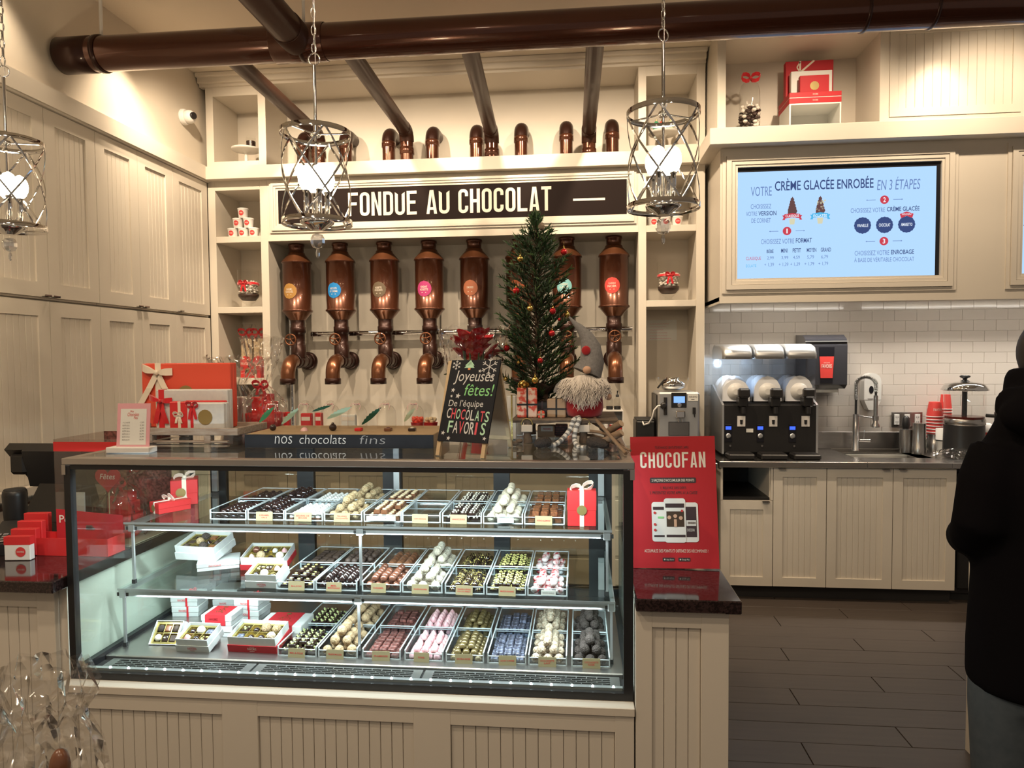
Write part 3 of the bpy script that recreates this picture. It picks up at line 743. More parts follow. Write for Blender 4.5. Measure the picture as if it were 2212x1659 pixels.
# ---- eight chocolate dispensers
class CylFlat(Flat):
    def __init__(s, c, r, a0, z0): MB.__init__(s); s.c = c; s.r = r; s.a0 = a0; s.z0 = z0
    def p(s, u, v): a = s.a0 + u/s.r; return Vector((s.c[0]+s.r*math.sin(a), s.c[1]-s.r*math.cos(a), s.z0+v))
    def disc(s, u, v, r, n=24, scal=0, k=12):
        N = 16; R = [(u-r*math.cos(PI*i/N), r*math.sin(PI*i/N)*(1+scal*math.cos(k*PI*i/N))+1e-5) for i in range(N+1)]
        for (a, h), (b, g) in zip(R, R[1:]): s.poly([(a, v-h), (b, v-g), (b, v+g), (a, v+h)])
        return s
for nm, c in (('label_tan', (.42,.22,.055)), ('label_blue', (.01,.22,.60)), ('label_olive', (.13,.095,.06)), ('label_magenta', (.42,.035,.16)), ('label_salmon', (.45,.15,.075)), ('label_orange', (.6,.14,.05)), ('label_cyan', (.20,.48,.50)), ('label_red', (.62,.06,.05))): mat(nm, c, .5)
DISP = [('tan', 'CARAMEL', 'FLEUR DE SEL'), ('blue', 'BISCUITS', 'ET CRÈME'), ('olive', 'NOISETTE', 'CROQUANTE'), ('magenta', 'FONDANT', 'NOISETTE'), ('salmon', "S'MORES", ''), ('orange', 'LATTE', 'MACCHIATO'), ('cyan', 'CLASSIQUE', 'LAIT'), ('red', 'CLASSIQUE', 'NOIR')]
DYY = 5.06
shared = {}
def share(key, fn, name, m, parent, **k):
    """build a mesh once, then link copies of the object that share it"""
    if key in shared:
        o = shared[key].copy(); COL.objects.link(o); o.parent = parent; return o
    o = obj(name, fn(), m, parent, **k); shared[key] = o; return o
def d_body():
    mb = MB(); mb.lathe((0,0,0), [(.052,2.464),(.060,2.462),(.062,2.445),(.056,2.44),(.054,2.40),(.062,2.395)], 28, cap1=False)
    mb.lathe((0,0,0), [(.113,2.325),(.114,2.316),(.106,2.312),(.106,1.965),(.114,1.961),(.114,1.95),(.108,1.946)], 32, cap0=False, cap1=False); return mb
def d_cone():
    mb = MB(); mb.lathe((0,0,0), [(.060,2.396),(.066,2.38),(.108,2.333),(.113,2.325)], 32, cap0=False, cap1=False)
    mb.lathe((0,0,0), [(.108,1.948),(.062,1.892),(.056,1.885)], 32, cap0=False, cap1=False); return mb
def d_neck():
    mb = MB(); mb.lathe((0,0,0), [(.053,1.89),(.053,1.835),(.058,1.832),(.058,1.79),(.05,1.786),(.05,1.70),(.056,1.697),(.056,1.60)], 24); return mb
def d_cross():
    mb = MB(); mb.tube([(0,.205,1.575), (0,-.07,1.575)], .052, 24)
    for y in (.10, .0, -.06): mb.lathe((0,y,1.575), [(.052,-.004),(.056,-.003),(.056,.02),(.052,.021)], 24, 'y', False, False)
    mb.lathe((0,.205,1.575), [(.07,-.0),(.07,.03),(.052,.034)], 24, 'y'); return mb
def d_spout():
    mb = MB(); mb.tube(arc_pts((0,-.10,1.475), .10, PI/2, PI, 10, (0,1,0), (0,0,1)) + [(0,-.2,1.44)], .052, 24); return mb
def d_rim():
    mb = MB(); mb.lathe((0,-.2,1.405), [(.05,0),(.0585,0),(.0585,.04),(.053,.044)], 24); return mb
def d_wheel():
    mb = MB(); mb.T = Matrix.Translation((0,-.14,1.735)) @ Matrix.Rotation(PI/2, 4, 'X')
    mb.tube([(.04*math.cos(2*PI*i/20), .04*math.sin(2*PI*i/20), 0) for i in range(21)], .0065, 8, False)
    for k in range(5):
        a = 2*PI*k/5+.4; mb.cyl((0,0,0), (.038*math.cos(a), .038*math.sin(a), 0), .0045, n=6)
    mb.sph((0,0,0), .01, 8, 6); return mb
def d_stem():
    mb = MB(); mb.tube([(0,-.04,1.735), (0,-.135,1.735)], .009, 8); return mb
for i in range(8):
    x = -2.142 + i*.3420
    c, l1, l2 = DISP[i]
    t = thing('chocolate_dispenser', 'tall copper canister dispenser with spout and wheel valve, ' + (c if c not in ('orange',) else 'partly hidden orange') + ' round label', 'dispenser', (x, DYY, 0), 0, 'copper dispensers in the bay')
    b = share('db', d_body, 'canister', 'copper', t); share('dc', d_cone, 'cone', 'copper_lid', t); share('dn', d_neck, 'neck', 'copper_dark', t)
    share('dx', d_cross, 'cross_pipe', 'copper_dark', t); s = share('ds', d_spout, 'spout', 'copper_lid', t); share('dr', d_rim, 'spout_rim', 'copper_dark', s)
    st = share('dst', d_stem, 'valve_stem', 'copper_dark', t); share('dw', d_wheel, 'wheel', 'copper_lid', st)
    cf = CylFlat((0,0), .1075, -.17, 2.10); cf.disc(0, 0, .057, 60, .03, 20); lb = obj('label', cf, 'label_'+c, t)
    cf = CylFlat((0,0), .1085, -.17, 2.10)
    if l2: cf.text(l1, -.026, .006, .026, .021, bold=.02); cf.text(l2, -.032, -.014, .032, .002, bold=.02)
    else: cf.text(l1, -.026, -.004, .026, .012, bold=.02)
    cf.rect(-.018, -.03, .018, -.026); obj('lettering', cf, 'print_cream', lb, kind='stuff')
t = thing('steel_pipe', 'thin shiny steel pipe running behind the dispenser necks', 'pipe', (-.85, 5.2, 1.79))
mb = MB(); mb.tube([(-2.092, 5.2, 1.785), (.395, 5.2, 1.797)], .02, 16); obj('pipe', mb, 'chrome', t, t)
for k in range(46): pass
mb = MB()
for k in range(60): mb.lathe((-2.08+k*.0418, 5.2, 1.785+.012*k/60), [(.0202,-.001),(.0212,0),(.0202,.001)], 12, 'x', False, False)
obj('ribs', mb, 'steel', t, t, kind='stuff')
t = thing('steel_pipe', 'upright steel pipe behind the leftmost dispenser', 'pipe', (-2.262, 5.2, .91))
mb = MB(); mb.tube([(-2.262, 5.2, .91), (-2.262, 5.2, 2.40)], .021, 16); obj('pipe', mb, 'chrome', t, t)
mb = MB()
for k in range(30): mb.lathe((-2.262, 5.2, .95+k*.048), [(.0212,-.001),(.0222,0),(.0212,.001)], 12, 'z', False, False)
obj('ribs', mb, 'steel', t, t, kind='stuff')
t = thing('bracket_pipe', 'white bracket at the left end of the steel pipe', 'bracket', (-2.06, 5.2, 1.77)) if 0 else None

# ================================================================== pendant lanterns
def lantern(loc, label, rz, twist):
    t = thing('pendant_lantern', label, 'pendant lamp', loc, rz, 'chrome pendant lanterns')
    R, H = .1235, .315
    for z, nm in ((H, 'top_ring'), (0, 'bottom_ring')):
        mb = MB(); n = 48
        mb.rings([[(r*math.cos(2*PI*j/n), r*math.sin(2*PI*j/n), z+h) for j in range(n)] for r, h in ((R,-.009),(R,.009),(R-.003,.009),(R-.003,-.009),(R,-.009))], True, False, False); obj(nm, mb, 'chrome', t)
    for k in range(5):
        for sg in (1, -1):
            a0 = 2*PI*k/5 + .2; mb = MB(); R_ = []
            for i in range(15):
                s = i/14; a = a0 + sg*s*2*PI/5*1.5; rr = R-.002 - .004*math.sin(PI*s)
                p = Vector((rr*math.cos(a), rr*math.sin(a), H-s*H)); tn = Vector((-math.sin(a), math.cos(a), 0)); nn = Vector((math.cos(a), math.sin(a), 0))
                w = .0042; th = .0012
                R_.append([p-tn*w-nn*th, p+tn*w-nn*th, p+tn*w+nn*th, p-tn*w+nn*th])
            mb.rings(R_, True, True, True, False); obj('strap', mb, 'chrome', t)
    mb = MB(); mb.tube([(0,0,H), (0,0,H+.24)], .006, 10); mb.tube([(0,0,.02), (0,0,H)], .005, 8)
    for k in range(3): a = 2*PI*k/3; mb.cyl((0,0,H-.002), (R*math.cos(a), R*math.sin(a), H-.002), .003, n=6)
    mb.lathe((0,0,H), [(.014,-.012),(.02,-.004),(.014,.006)], 12); obj('stem', mb, 'chrome', t)
    mb = MB(); mb.lathe((0,0,0), [(.02,-.028),(.045,-.012),(.058,-.004),(.06,.004),(.05,.010),(.012,.014)], 28); obj('candle_plate', mb, 'chrome', t)
    for k in range(4):
        a = 2*PI*k/4+.5; x, y = .037*math.cos(a), .037*math.sin(a)
        mb = MB(); mb.lathe((x,y,0), [(.013,.01),(.013,.022),(.0095,.026),(.0095,.105),(.012,.107),(.012,.112)], 14); c = obj('candle_tube', mb, 'chrome', t)
        mb = MB(); mb.lathe((x,y,0), [(.010,.112),(.019,.122),(.0265,.140),(.028,.156),(.0255,.174),(.017,.190),(.003,.199)], 14); obj('bulb', mb, 'bulb', c)  # bulb drawn oversized, its glare put into the shape
    mb = MB(); mb.lathe((0,0,-.066), [(.006,-.026),(.018,-.022),(.0255,-.008),(.0255,.008),(.018,.022),(.006,.026)], 10, smooth=False); mb.lathe((0,0,-.1), [(.002,-.026),(.006,-.02),(.007,-.008),(.004,.006)], 8, smooth=False); obj('crystal', mb, 'crystal', t)
    mb = MB(); mb.T = Matrix.Translation((0,0,H+.262)) @ Matrix.Rotation(PI/2, 4, 'X'); mb.tube([(.02*math.cos(2*PI*i/20), .02*math.sin(2*PI*i/20), 0) for i in range(21)], .0022, 6, False); obj('loop', mb, 'chrome', t)
    z = H+.285; k = 0
    while loc[2]+z < 3.67:
        mb = MB(); mb.T = Matrix.Translation((0,0,z+.016)) @ Matrix.Rotation(PI/2*(k % 2)+.3, 4, 'Z') @ Matrix.Rotation(PI/2, 4, 'X')
        key = 'lk'
        mb.tube([(.0075*math.cos(2*PI*i/10), .0185*math.sin(2*PI*i/10), 0) for i in range(11)], .0018, 5, False)
        obj('chain_link', mb, 'chrome', t); z += .031; k += 1
    mb = MB(); mb.tube([(.004,0,H+.24), (.004,.002,3.675-loc[2])], .0016, 5); obj('cord', mb, 'steel', t)
    mb = MB(); mb.lathe((0,0,3.685-loc[2]), [(.05,-.022),(.055,-.006),(.055,0)], 20); obj('canopy', mb, 'chrome', t)
    lamp('bulb_light', 'POINT', (loc[0], loc[1], loc[2]+.16), 15, (1,.76,.48), shadow_soft_size=.06)
lantern((-.936, 2.4, 2.085), 'chrome lattice lantern hanging left of the sign lettering FONDUE', .1, 1)
lantern((.287, 2.4, 2.105), 'chrome lattice lantern hanging between the sign and the menu screen', .5, 1)
lantern((-2.136, 2.4, 2.10), 'chrome lattice lantern cut by the left edge of the photo', .3, 1)

# ================================================================== ceiling fittings
tr = thing('track_rail', 'white lighting track running across the ceiling behind the main duct', 'track', (0, 3.75, 3.66))
mb = MB(); mb.box(-2.3, 3.74, 3.655, 4.1, 3.775, 3.684); mb.box(-1.98, 1.0, 3.655, -1.945, 3.74, 3.684); obj('rail', mb, 'white_paint', tr, tr)
for x in (-2.0, -1.0, .1, 1.1, 2.1): obj('joiner', MB().box(x-.03, 3.735, 3.65, x+.03, 3.78, 3.685), 'white_paint', tr, tr)
t = thing('ceiling_spot', 'small white track spot left of the pipe tee under the ceiling', 'spotlight', (-1.963, 3.2, 3.6))
mb = MB(); mb.cyl((-1.963, 3.28, 3.56), (-1.963, 3.16, 3.61), .03, n=14); obj('lamp_head', mb, 'white_paint', t, t); mb = MB(); mb.cyl((-1.963, 3.22, 3.6), (-1.963, 3.22, 3.66), .012, n=10); obj('lamp_arm', mb, 'white_paint', t, t)
for px, Y in ((190, 3.4), (656, 3.5)):
    p = oy(px, 50, Y); t = thing('hanger_rod', 'slim white hanger rod from ceiling to the main duct ' + ('near the left wall' if px < 300 else 'beside the pipe tee'), 'rod', (p.x, DY, 3.32))
    mb = MB(); mb.tube([(p.x, DY, DZ+DR-.002), (p.x, DY, 3.684)], .009, 8); obj('rod', mb, 'white_paint', t, t); mb = MB(); mb.lathe((p.x, DY, DZ), [(DR+.001,-.012),(DR+.007,-.012),(DR+.007,.012),(DR+.001,.012)], 28, 'x', False, False); obj('clamp', mb, 'copper_dark', t, t)
p = ox(395, 253, -2.79)
t = thing('security_camera', 'small white dome camera with a black lens high on the left wall', 'camera', p)
mb = MB(); mb.lathe((0,0,0), [(.055,0),(.055,.018),(.05,.03)], 24, 'x'); obj('mount', mb, 'white_paint', t)
mb = MB(); mb.sph((.05,0,0), .046, 20, 14); obj('dome', mb, 'white_paint', t)
mb = MB(); mb.T = Matrix.Translation((.05,0,0)) @ Matrix.Rotation(-.45, 4, 'Z'); mb.lathe((0,0,0), [(.024,.035),(.024,.05),(.02,.052)], 18, 'x'); obj('lens', mb, 'black_plastic', t)

# ================================================================== things in the niches
Z1, Z2, Z3, Z4 = 3.058, 2.506, 1.983, 1.452
def cake_stand(x, z, label):
    t = thing('cake_stand', label, 'cake stand', (x, 5.06, z))
    mb = MB(); mb.lathe((0,0,0), [(.045,0),(.045,.008),(.016,.02),(.013,.04),(.013,.105),(.03,.118)], 24); obj('foot', mb, 'plastic_white', t)
    mb = MB(); mb.lathe((0,0,0), [(.03,.117),(.1,.122),(.107,.13),(.107,.137),(.1,.136),(.0,.136)], 32); obj('plate', mb, 'plastic_white', t); return t
xl = oy(531, 300, 5.06).x
cake_stand(xl, Z1, 'white footed cake stand in the top left niche')
t = thing('chocolate_jar', 'small glass tumbler half filled with dark chocolate on the left cake stand', 'jar', (xl+.045, 5.05, Z1+.137))
mb = MB(); mb.lathe((0,0,0), [(.026,0),(.036,.002),(.037,.09)], 20, cap1=False); obj('glass', mb, 'glass_clear', t); mb = MB(); mb.lathe((0,0,0), [(.033,.003),(.034,.05)], 20); obj('chocolate', mb, 'choc_dark', t)
t = thing('gift_tag', 'small red tag lying beside the tumbler on the left cake stand', 'tag', (xl-.02, 5.03, Z1+.137)); obj('tag', MB().box(-.012,-.01,0,.012,.01,.02,.004), 'red_card', t)
xr = oy(1433, 270, 5.06).x
cake_stand(xr, Z1, 'white footed cake stand in the top right niche behind a lantern')
for dx_, c, nm in ((-.05, 'green_card', 'green'), (-.01, 'orange_red', 'orange'), (.05, 'lime_pale', 'pale glass')):
    t = thing('glass_ornament', 'small %s ornament on the right cake stand' % nm, 'ornament', (xr+dx_, 5.06, Z1+.137)); mb = MB(); mb.lathe((0,0,0), [(.018,0),(.024,.03),(.02,.065),(.008,.08)], 14); obj('ornament', mb, c, t); mb = MB(); mb.lathe((0,0,.08), [(.006,0),(.006,.012)], 8); obj('ornament_top', mb, 'gold', t)
def cup():
    mb = MB(); mb.lathe((0,0,0), [(.031,0),(.0385,.066),(.040,.07),(.037,.07)], 20); return mb
def cuplid(): mb = MB(); mb.lathe((0,0,0), [(.0405,.066),(.0405,.072),(.036,.074)], 20); return mb
nm = 0
for side, x0 in (('left', oy(526, 495, 4.99).x), ('right', oy(1437, 468, 4.99).x)):
    for r, (row, ww) in enumerate((('bottom', (-1,0,1)), ('middle', (-.5,.5)), ('top', (0,)))):
        for k, q in enumerate(ww):
            where = {3: ('left', 'centre', 'right'), 2: ('left', 'right'), 1: ('single',)}[len(ww)][k]
            t = thing('paper_cup', 'white paper cup with red logo, %s of the %s row, %s niche pyramid' % (where, row, side), 'cup', (x0+q*.083, 4.99, Z2+r*.0745), .12, 'paper cups stacked in the %s niche' % side)
            share('cup', cup, 'cup_body', 'cup_white', t); share('cupl', cuplid, 'rim', 'cup_white', t)
            cf = CylFlat((0,0), .0365, -.1, .036); cf.p = lambda u, v, cf=cf: (lambda a: Vector(((.0365+v*.11)*math.sin(a), -(.0365+v*.11)*math.cos(a), .036+v)))(-.1+u/.0365)
            if 'cuplogo' not in shared: cf.disc(0, 0, .019, 24); shared['cuplogo'] = obj('logo', cf, 'print_red', t)
            else: o = shared['cuplogo'].copy(); COL.objects.link(o); o.parent = t
            if 'cuptext' not in shared: cf = CylFlat((0,0), .0375, -.1, .036); cf.text('FAVORIS', -.012, -.004, .012, .005, bold=.03); cf.rect(-.01,-.0245,.01,-.022); shared['cuptext'] = obj('lettering', cf, 'print_cream', t, kind='stuff')
            else: o = shared['cuptext'].copy(); COL.objects.link(o); o.parent = t
# footed vases of white and dark sweets with red ribbon
def bow(mb, c, s, U=(1,0,0), V=(0,0,1), N=(0,-1,0), w=.5, tails=True, tl=1.6):
    """a tied bow: two loops, knot and two tails lying against a face"""
    c, U, V, N = Vector(c), Vector(U).normalized(), Vector(V).normalized(), Vector(N).normalized()
    for sg in (-1, 1):
        P = []
        for i in range(9):
            a = i/8*2*PI; P.append(c + U*sg*s*(.5-.5*math.cos(a)) + V*s*(.38*math.sin(a) + .12*(.5-.5*math.cos(a))) + N*s*.22*math.sin(a/2))
        mb.ribbon(P, s*w, N*.55+V*.8)
        if tails: mb.ribbon([c, c+U*sg*s*.35-V*s*.5*tl+N*s*.1, c+U*sg*s*.55-V*s*tl+N*s*.03], s*w*.9, U)
    mb.sph(c+N*s*.1, s*.2, 8, 6); return mb
def bow3(mb, c, s, U=(1,0,0), V=(0,0,1), N=(0,-1,0), w=.5, tl=1.6, spread=.55):
    """broad ribbon bow seen face on: flat loops like petals, and falling tails"""
    c, U, V, N = Vector(c), Vector(U).normalized(), Vector(V).normalized(), Vector(N).normalized()
    for sg in (-1, 1):
        up = .32 if sg < 0 else .05
        R_ = []
        for i in range(7):
            k = i/6; ww = s*(.10+.36*math.sin(min(1,k*1.25)*PI*.5)); p = c+U*sg*s*k+V*s*up*k
            R_.append([p-V*ww*.5+N*s*.02, p+V*ww*.5+N*s*.02, p+V*ww*.5+N*s*(.05+.25*math.sin(PI*k)), p-V*ww*.5+N*s*(.05+.25*math.sin(PI*k))])
        mb.rings(R_, True, True, True, False)
        mb.ribbon([c+N*s*.05, c+U*sg*s*spread*.4-V*s*tl*.45+N*s*.12, c+U*sg*s*spread-V*s*tl+N*s*.05], s*w, U)
    mb.sph(c+N*s*.14, s*.15, 10, 6, (1,1,1.2)); return mb
def vase(px, label):
    x = oy(px, 620, 5.03).x
    t = thing('glass_vase', label, 'vase', (x, 5.03, Z3), 0, 'footed vases of sweets in the niches')
    mb = MB(); mb.lathe((0,0,0), [(.06,0),(.06,.004),(.022,.018),(.025,.03),(.06,.055),(.078,.085),(.08,.12),(.08,.29)], 28, cap1=False); obj('vase_glass', mb, 'glass_clear', t)
    mb = MB(); mb.lathe((0,0,0), [(.05,.058),(.073,.085),(.076,.105),(.0,.108)], 24); obj('dark_beans', mb, 'brownbeans', t, kind='stuff')
    mb = MB()
    for k in range(150):
        a = random.uniform(0, 2*PI); r = .068*math.sqrt(random.uniform(.3,1)); z = random.uniform(.11,.2); mb.sph((r*math.cos(a), r*math.sin(a), z), .011, 6, 4, (1,1,.8))
    obj('marshmallows', mb, 'jar_white', t, kind='stuff')
    mb = MB(); n = 28; mb.rings([[(r*math.cos(2*PI*j/n), r*math.sin(2*PI*j/n), z) for j in range(n)] for r, z in ((.0815,.176),(.0815,.192),(.0805,.192),(.0805,.176))], True, False, False); b = obj('ribbon_band', mb, 'red_ribbon', t)
    mb = MB(); bow(mb, (0,-.083,.184), .034, tails=True, tl=1.9, w=.45); obj('bow', mb, 'red_ribbon', b)
vase(537, 'footed glass vase of white and dark sweets with red ribbon, left niche'); vase(1444, 'footed glass vase of white and dark sweets with red ribbon, right niche')
for k, px in enumerate((536, 563)):
    p = oy(px, 785, 5.06)
    t = thing('popcorn_bag', ('clear popcorn bag tied with a red bow, %s one in the lower left niche') % ('left' if k == 0 else 'right'), 'bag', (p.x, 5.06, Z4), 0, 'popcorn bags in the left niche')
    mb = MB(); mb.box(-.044,-.035,0,.044,.035,.30,.012); obj('popcorn', mb, 'nut', t)
    mb = MB(); mb.box(-.046,-.037,0,.046,.037,.32,.014); mb.lathe((0,0,.32), [(.03,0),(.012,.025),(.03,.06),(.04,.09)], 12); obj('film', mb, 'cello_fine', t)
    fl = Flat((-.044,-.0375,0), (1,0,0), (0,0,1), .001); fl.poly([(0,0),(.088,0),(.088,.13),(.075,.155),(.044,.168),(.013,.155),(0,.13)]); lb = obj('label', fl, 'red_card', t)
    fl = Flat((-.044,-.0385,0), (1,0,0), (0,0,1), .001); fl.text('FAVORIS', .006, .095, .082, .118, bold=.02); fl.text('CHOCOLATS', .024, .124, .064, .132); obj('lettering', fl, 'print_cream', lb, kind='stuff')
    mb = MB(); bow(mb, (0,-.02,.345), .06, w=.35, tl=.9); obj('bow', mb, 'red_ribbon', t)
def gift_box(name, label, loc, sx, sy, sz, m, ribbon='ivory_ribbon', seal=None, rz=0, rx=0, bowon='top', bs=.03, rw=.012, band=True, group=None):
    t = thing(name, label, 'gift box', loc, rz, group, rot=(rx, 0, rz) if rx else None)
    obj('box', MB().box(-sx/2,-sy/2,0,sx/2,sy/2,sz*.72,.0015), m, t); obj('lid', MB().box(-sx/2-.001,-sy/2-.001,sz*.45,sx/2+.001,sy/2+.001,sz,.0015), m, t)
    if band:
        mb = MB(); e = .002; mb.box(-rw/2,-sy/2-e,0,rw/2,sy/2+e,sz+e); r = obj('ribbon', mb, ribbon, t)
        mb = MB()
        if bowon == 'top': bow(mb, (0,0,sz+.004), bs, (1,0,.25), (0,-.5,1), (0,-1,.4), tails=True, tl=.7)
        else: bow(mb, (0,-sy/2-.003,sz*.8), bs)
        obj('bow', mb, ribbon, r)
    if seal:
        fl = Flat((0,-sy/2-.0035,0), (1,0,0), (0,0,1), .001); fl.disc(seal[0], seal[1], seal[2], 28, .02, 14); obj('seal', fl, 'gold_seal', t)
    return t
p = oy(533, 780, 4.97)
gift_box('gift_box', 'small red gift box with gold seal in front of the popcorn bags', (p.x, 4.985, Z4), .09, .05, .095, 'red_card', seal=(.01,.055,.018), band=False)
p = oy(558, 800, 4.95); gift_box('gift_box', 'red gift box with ivory ribbon at the front edge of the left niche', (p.x, 4.93, Z4), .075, .05, .09, 'red_card', seal=(0,.045,.014), bs=.025)
# taped note and coffee machine with bowl in the right niche
t = thing('paper_note', 'sheet of white paper with faint handwritten lines taped in the right niche', 'note', (oy(1430, 708, 5.25).x, YB-.002, oy(1430, 735, 5.25).z))
a = oy(1397, 690, YB-.002); b = oy(1462, 733, YB-.002); w = b.x-a.x; h = a.z-b.z
obj('sheet', MB().box(-w/2,-.001,0,w/2,0,h), 'pink', t) if 0 else obj('sheet', MB().box(-w/2,-.001,0,w/2,0,h), 'white_card', t)
fl = Flat((-w/2,-.001,0), (1,0,0), (0,0,1), .0008)
for k in range(6): fl.line([(.02+i*.006, h-.03-k*.022+.0015*math.sin(i*1.9+k)) for i in range(int(random.uniform(14,30)))], .0022)
obj('handwriting', fl, 'pink', t, kind='stuff')
# ================================================================== display case
CX0, CX1, CY0, CY1, CZ0, CZ1 = -1.622, .154, 2.0, 2.84, .582, 1.29
mat('edge_glint', (.62,.67,.69), .25)  # pale colour stands in for light caught along clear edges
cs = thing('display_case', 'long refrigerated glass display case full of chocolates with a black frame', 'display case', ((CX0+CX1)/2, 2.4, CZ0))
def cp(name, mb, m, lab=None, kind=None): return obj(name, mb, m, cs, cs, kind=kind, label=lab)
mb = MB()
mb.box(CX0, CY0-.004, CZ0, CX1, CY0+.03, CZ0+.022); mb.box(CX0, CY0-.004, CZ0+.022, CX0+.021, CY0+.02, CZ1-.027); mb.box(CX1-.028, CY0-.004, CZ0+.022, CX1, CY0+.02, CZ1-.027)
mb.box(CX0+.021, CY0-.003, CZ1-.036, CX1-.028, CY0+.012, CZ1-.022)
mb.box(CX0, CY0+.03, CZ0, CX0+.02, CY1, CZ0+.03); mb.box(CX1-.02, CY0+.03, CZ0, CX1, CY1, CZ0+.03); mb.box(CX0, CY1-.02, CZ0, CX1, CY1, CZ0+.05)
mb.box(CX0+.02, CY1-.03, CZ1-.05, CX1-.02, CY1-.005, CZ1-.025); cp('black_frame', mb, 'black_metal')
for a, b in ((-1.60,-1.53),(-1.208,-1.136),(-.832,-.752),(-.359,-.292),(.036,.13)):
    cp('rear_post', MB().box(a, CY1-.028, CZ0+.03, b, CY1-.003, CZ1-.03), 'black_metal')
mb = MB(); mb.box(CX0-.004, CY0-.008, CZ1-.021, CX1+.004, CY0+.03, CZ1, .002); mb.box(CX0-.004, CY0+.03, CZ1-.021, CX0+.03, CY1, CZ1, .002); mb.box(CX1-.03, CY0+.03, CZ1-.021, CX1+.004, CY1, CZ1, .002); mb.box(CX0+.03, CY1-.03, CZ1-.021, CX1-.03, CY1, CZ1, .002)
mb.box(CX0-.004, CY0-.008, CZ1-.052, CX0+.009, CY0+.012, CZ1-.021); mb.box(CX1-.009, CY0-.008, CZ1-.052, CX1+.004, CY0+.012, CZ1-.021); cp('steel_top_rim', mb, 'steel_case')
cp('top_glass', MB().box(CX0+.03, CY0+.03, CZ1-.009, CX1-.03, CY1-.03, CZ1-.001), 'glass_top')
cp('front_glass', MB().box(CX0+.02, CY0+.002, CZ0+.02, CX1-.026, CY0+.008, CZ1-.024), 'glass_front')
cp('side_glass', MB().box(CX0+.004, CY0+.02, CZ0+.03, CX0+.010, CY1-.02, CZ1-.022), 'glass_side')
cp('side_glass', MB().box(CX1-.010, CY0+.02, CZ0+.03, CX1-.004, CY1-.02, CZ1-.022), 'glass_side')
for a, b in ((-1.53,-1.208),(-1.136,-.832),(-.752,-.359),(-.292,.036)): cp('rear_door', MB().box(a, CY1-.018, CZ0+.05, b, CY1-.012, CZ1-.05), 'glass_rear')
DK = .598
mb = MB(); mb.box(CX0+.02, 2.15, DK-.01, CX1-.02, CY1-.02, DK); mb.box(CX0+.02, 2.13, DK-.03, CX1-.02, 2.15, DK+.002, .003); cp('steel_deck', mb, 'steel_case')
mb = MB(); mb.box(CX0+.02, CY0+.03, CZ0, CX1-.02, 2.13, CZ0+.002); cp('grille_well', mb, 'dark_gap')
gb = [CX0+.05, -1.06, -.50, CX1-.03]
for i in range(3):
    a, b = gb[i]+.004, gb[i+1]-.004
    mb = MB(); z0, z1 = CZ0+.002, CZ0+.010; y0, y1 = CY0+.034, 2.125
    mb.box(a, y0, z0, a+.03, y1, z1); mb.box(b-.03, y0, z0, b, y1, z1); mb.box(a+.03, y0, z0, b-.03, y0+.012, z1); mb.box(a+.03, y1-.008, z0, b-.03, y1, z1)
    for k in range(1, 6): y = y0+.012+k*(y1-y0-.02)/6; mb.box(a+.03, y-.0022, z0, b-.03, y+.0022, z1)
    for k in range(6):
        y = y0+.012+k*(y1-y0-.02)/6; x = a+.05+(.016 if k % 2 else 0)
        while x < b-.04: mb.box(x-.0016, y, z0, x+.0016, y+(y1-y0-.02)/6, z1); x += .032
    cp('air_grille', mb, 'grille', kind='stuff')
ls = cp('lip_channel', MB().box(CX0+.024, CY0+.012, CZ0+.022, CX1-.03, CY0+.026, CZ0+.030), 'alu')  # strip added to carry the reflection dots
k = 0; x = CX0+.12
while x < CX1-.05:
    mb = MB(); mb.sph((x, CY0+.018, CZ0+.0312), .0034, 8, 5); obj('glint_bead', mb, 'glint_cool', ls, cs); x += .0615  # glowing dots stand in for reflections of the top light strip
cp('led_tube', MB().box(CX0+.06, CY0+.014, CZ1-.034, CX1-.06, CY0+.026, CZ1-.026), 'led_metal')
# shelves
S1, S2 = 1.030, .808
def shelf(z, y0, x0, x1, nm):
    g = cp('glass_shelf', MB().box(x0, y0, z-.008, x1, CY1-.05, z), 'glass_shelf')
    mb = MB(); mb.box(x0-.004, y0+.004, z-.031, x1+.004, y0+.018, z-.009, .001); mb.box(x0-.004, y0-.002, z-.009, x1+.004, y0, z-.002); cp('shelf_rail', mb, 'alu')
    mb = MB(); mb.box(x0-.004, y0+.018, z-.026, x0+.010, CY1-.05, z-.009); mb.box(x1-.010, y0+.018, z-.026, x1+.004, CY1-.05, z-.009); cp('shelf_arm', mb, 'alu')
shelf(S1, 2.235, -1.592, .100, 1); shelf(S2, 2.195, -1.594, .108, 2)
def rod(x, y, z0, z1):
    mb = MB(); mb.box(x-.004, y-.004, z0+.012, x+.004, y+.004, z1); r = cp('support_rod', mb, 'alu'); obj('rod_foot', MB().box(x-.006, y-.006, z0, x+.006, y+.006, z0+.014), 'black_rubber', r, cs)
def bracket(x, y, z): 
    b = cp('rail_bracket', MB().box(x-.012, y-.003, z-.036, x+.012, y+.010, z-.008, .002), 'alu')
    for s in (-1, 1): obj('bracket_plug', MB().box(x+s*.012, y, z-.03, x+s*.021, y+.008, z-.018), 'black_rubber', b, cs)
for x in (-1.57, oy(779, 1200, 2.245).x, .088):
    rod(x, 2.246, S2, S1-.03); bracket(x, 2.238, S1)
for x in (-1.582, oy(776, 1370, 2.205).x, .10):
    rod(x, 2.206, DK, S2-.03); bracket(x, 2.198, S2)
for x in (-1.555, oy(857, 1050, 2.77).x, .085):
    for z0, z1 in ((S1+.002, CZ1-.03), (S2+.05, S1-.03), (DK+.05, S2-.03)): cp('rear_upright', MB().box(x-.012, 2.765, z0, x+.012, 2.777, z1), 'alu')
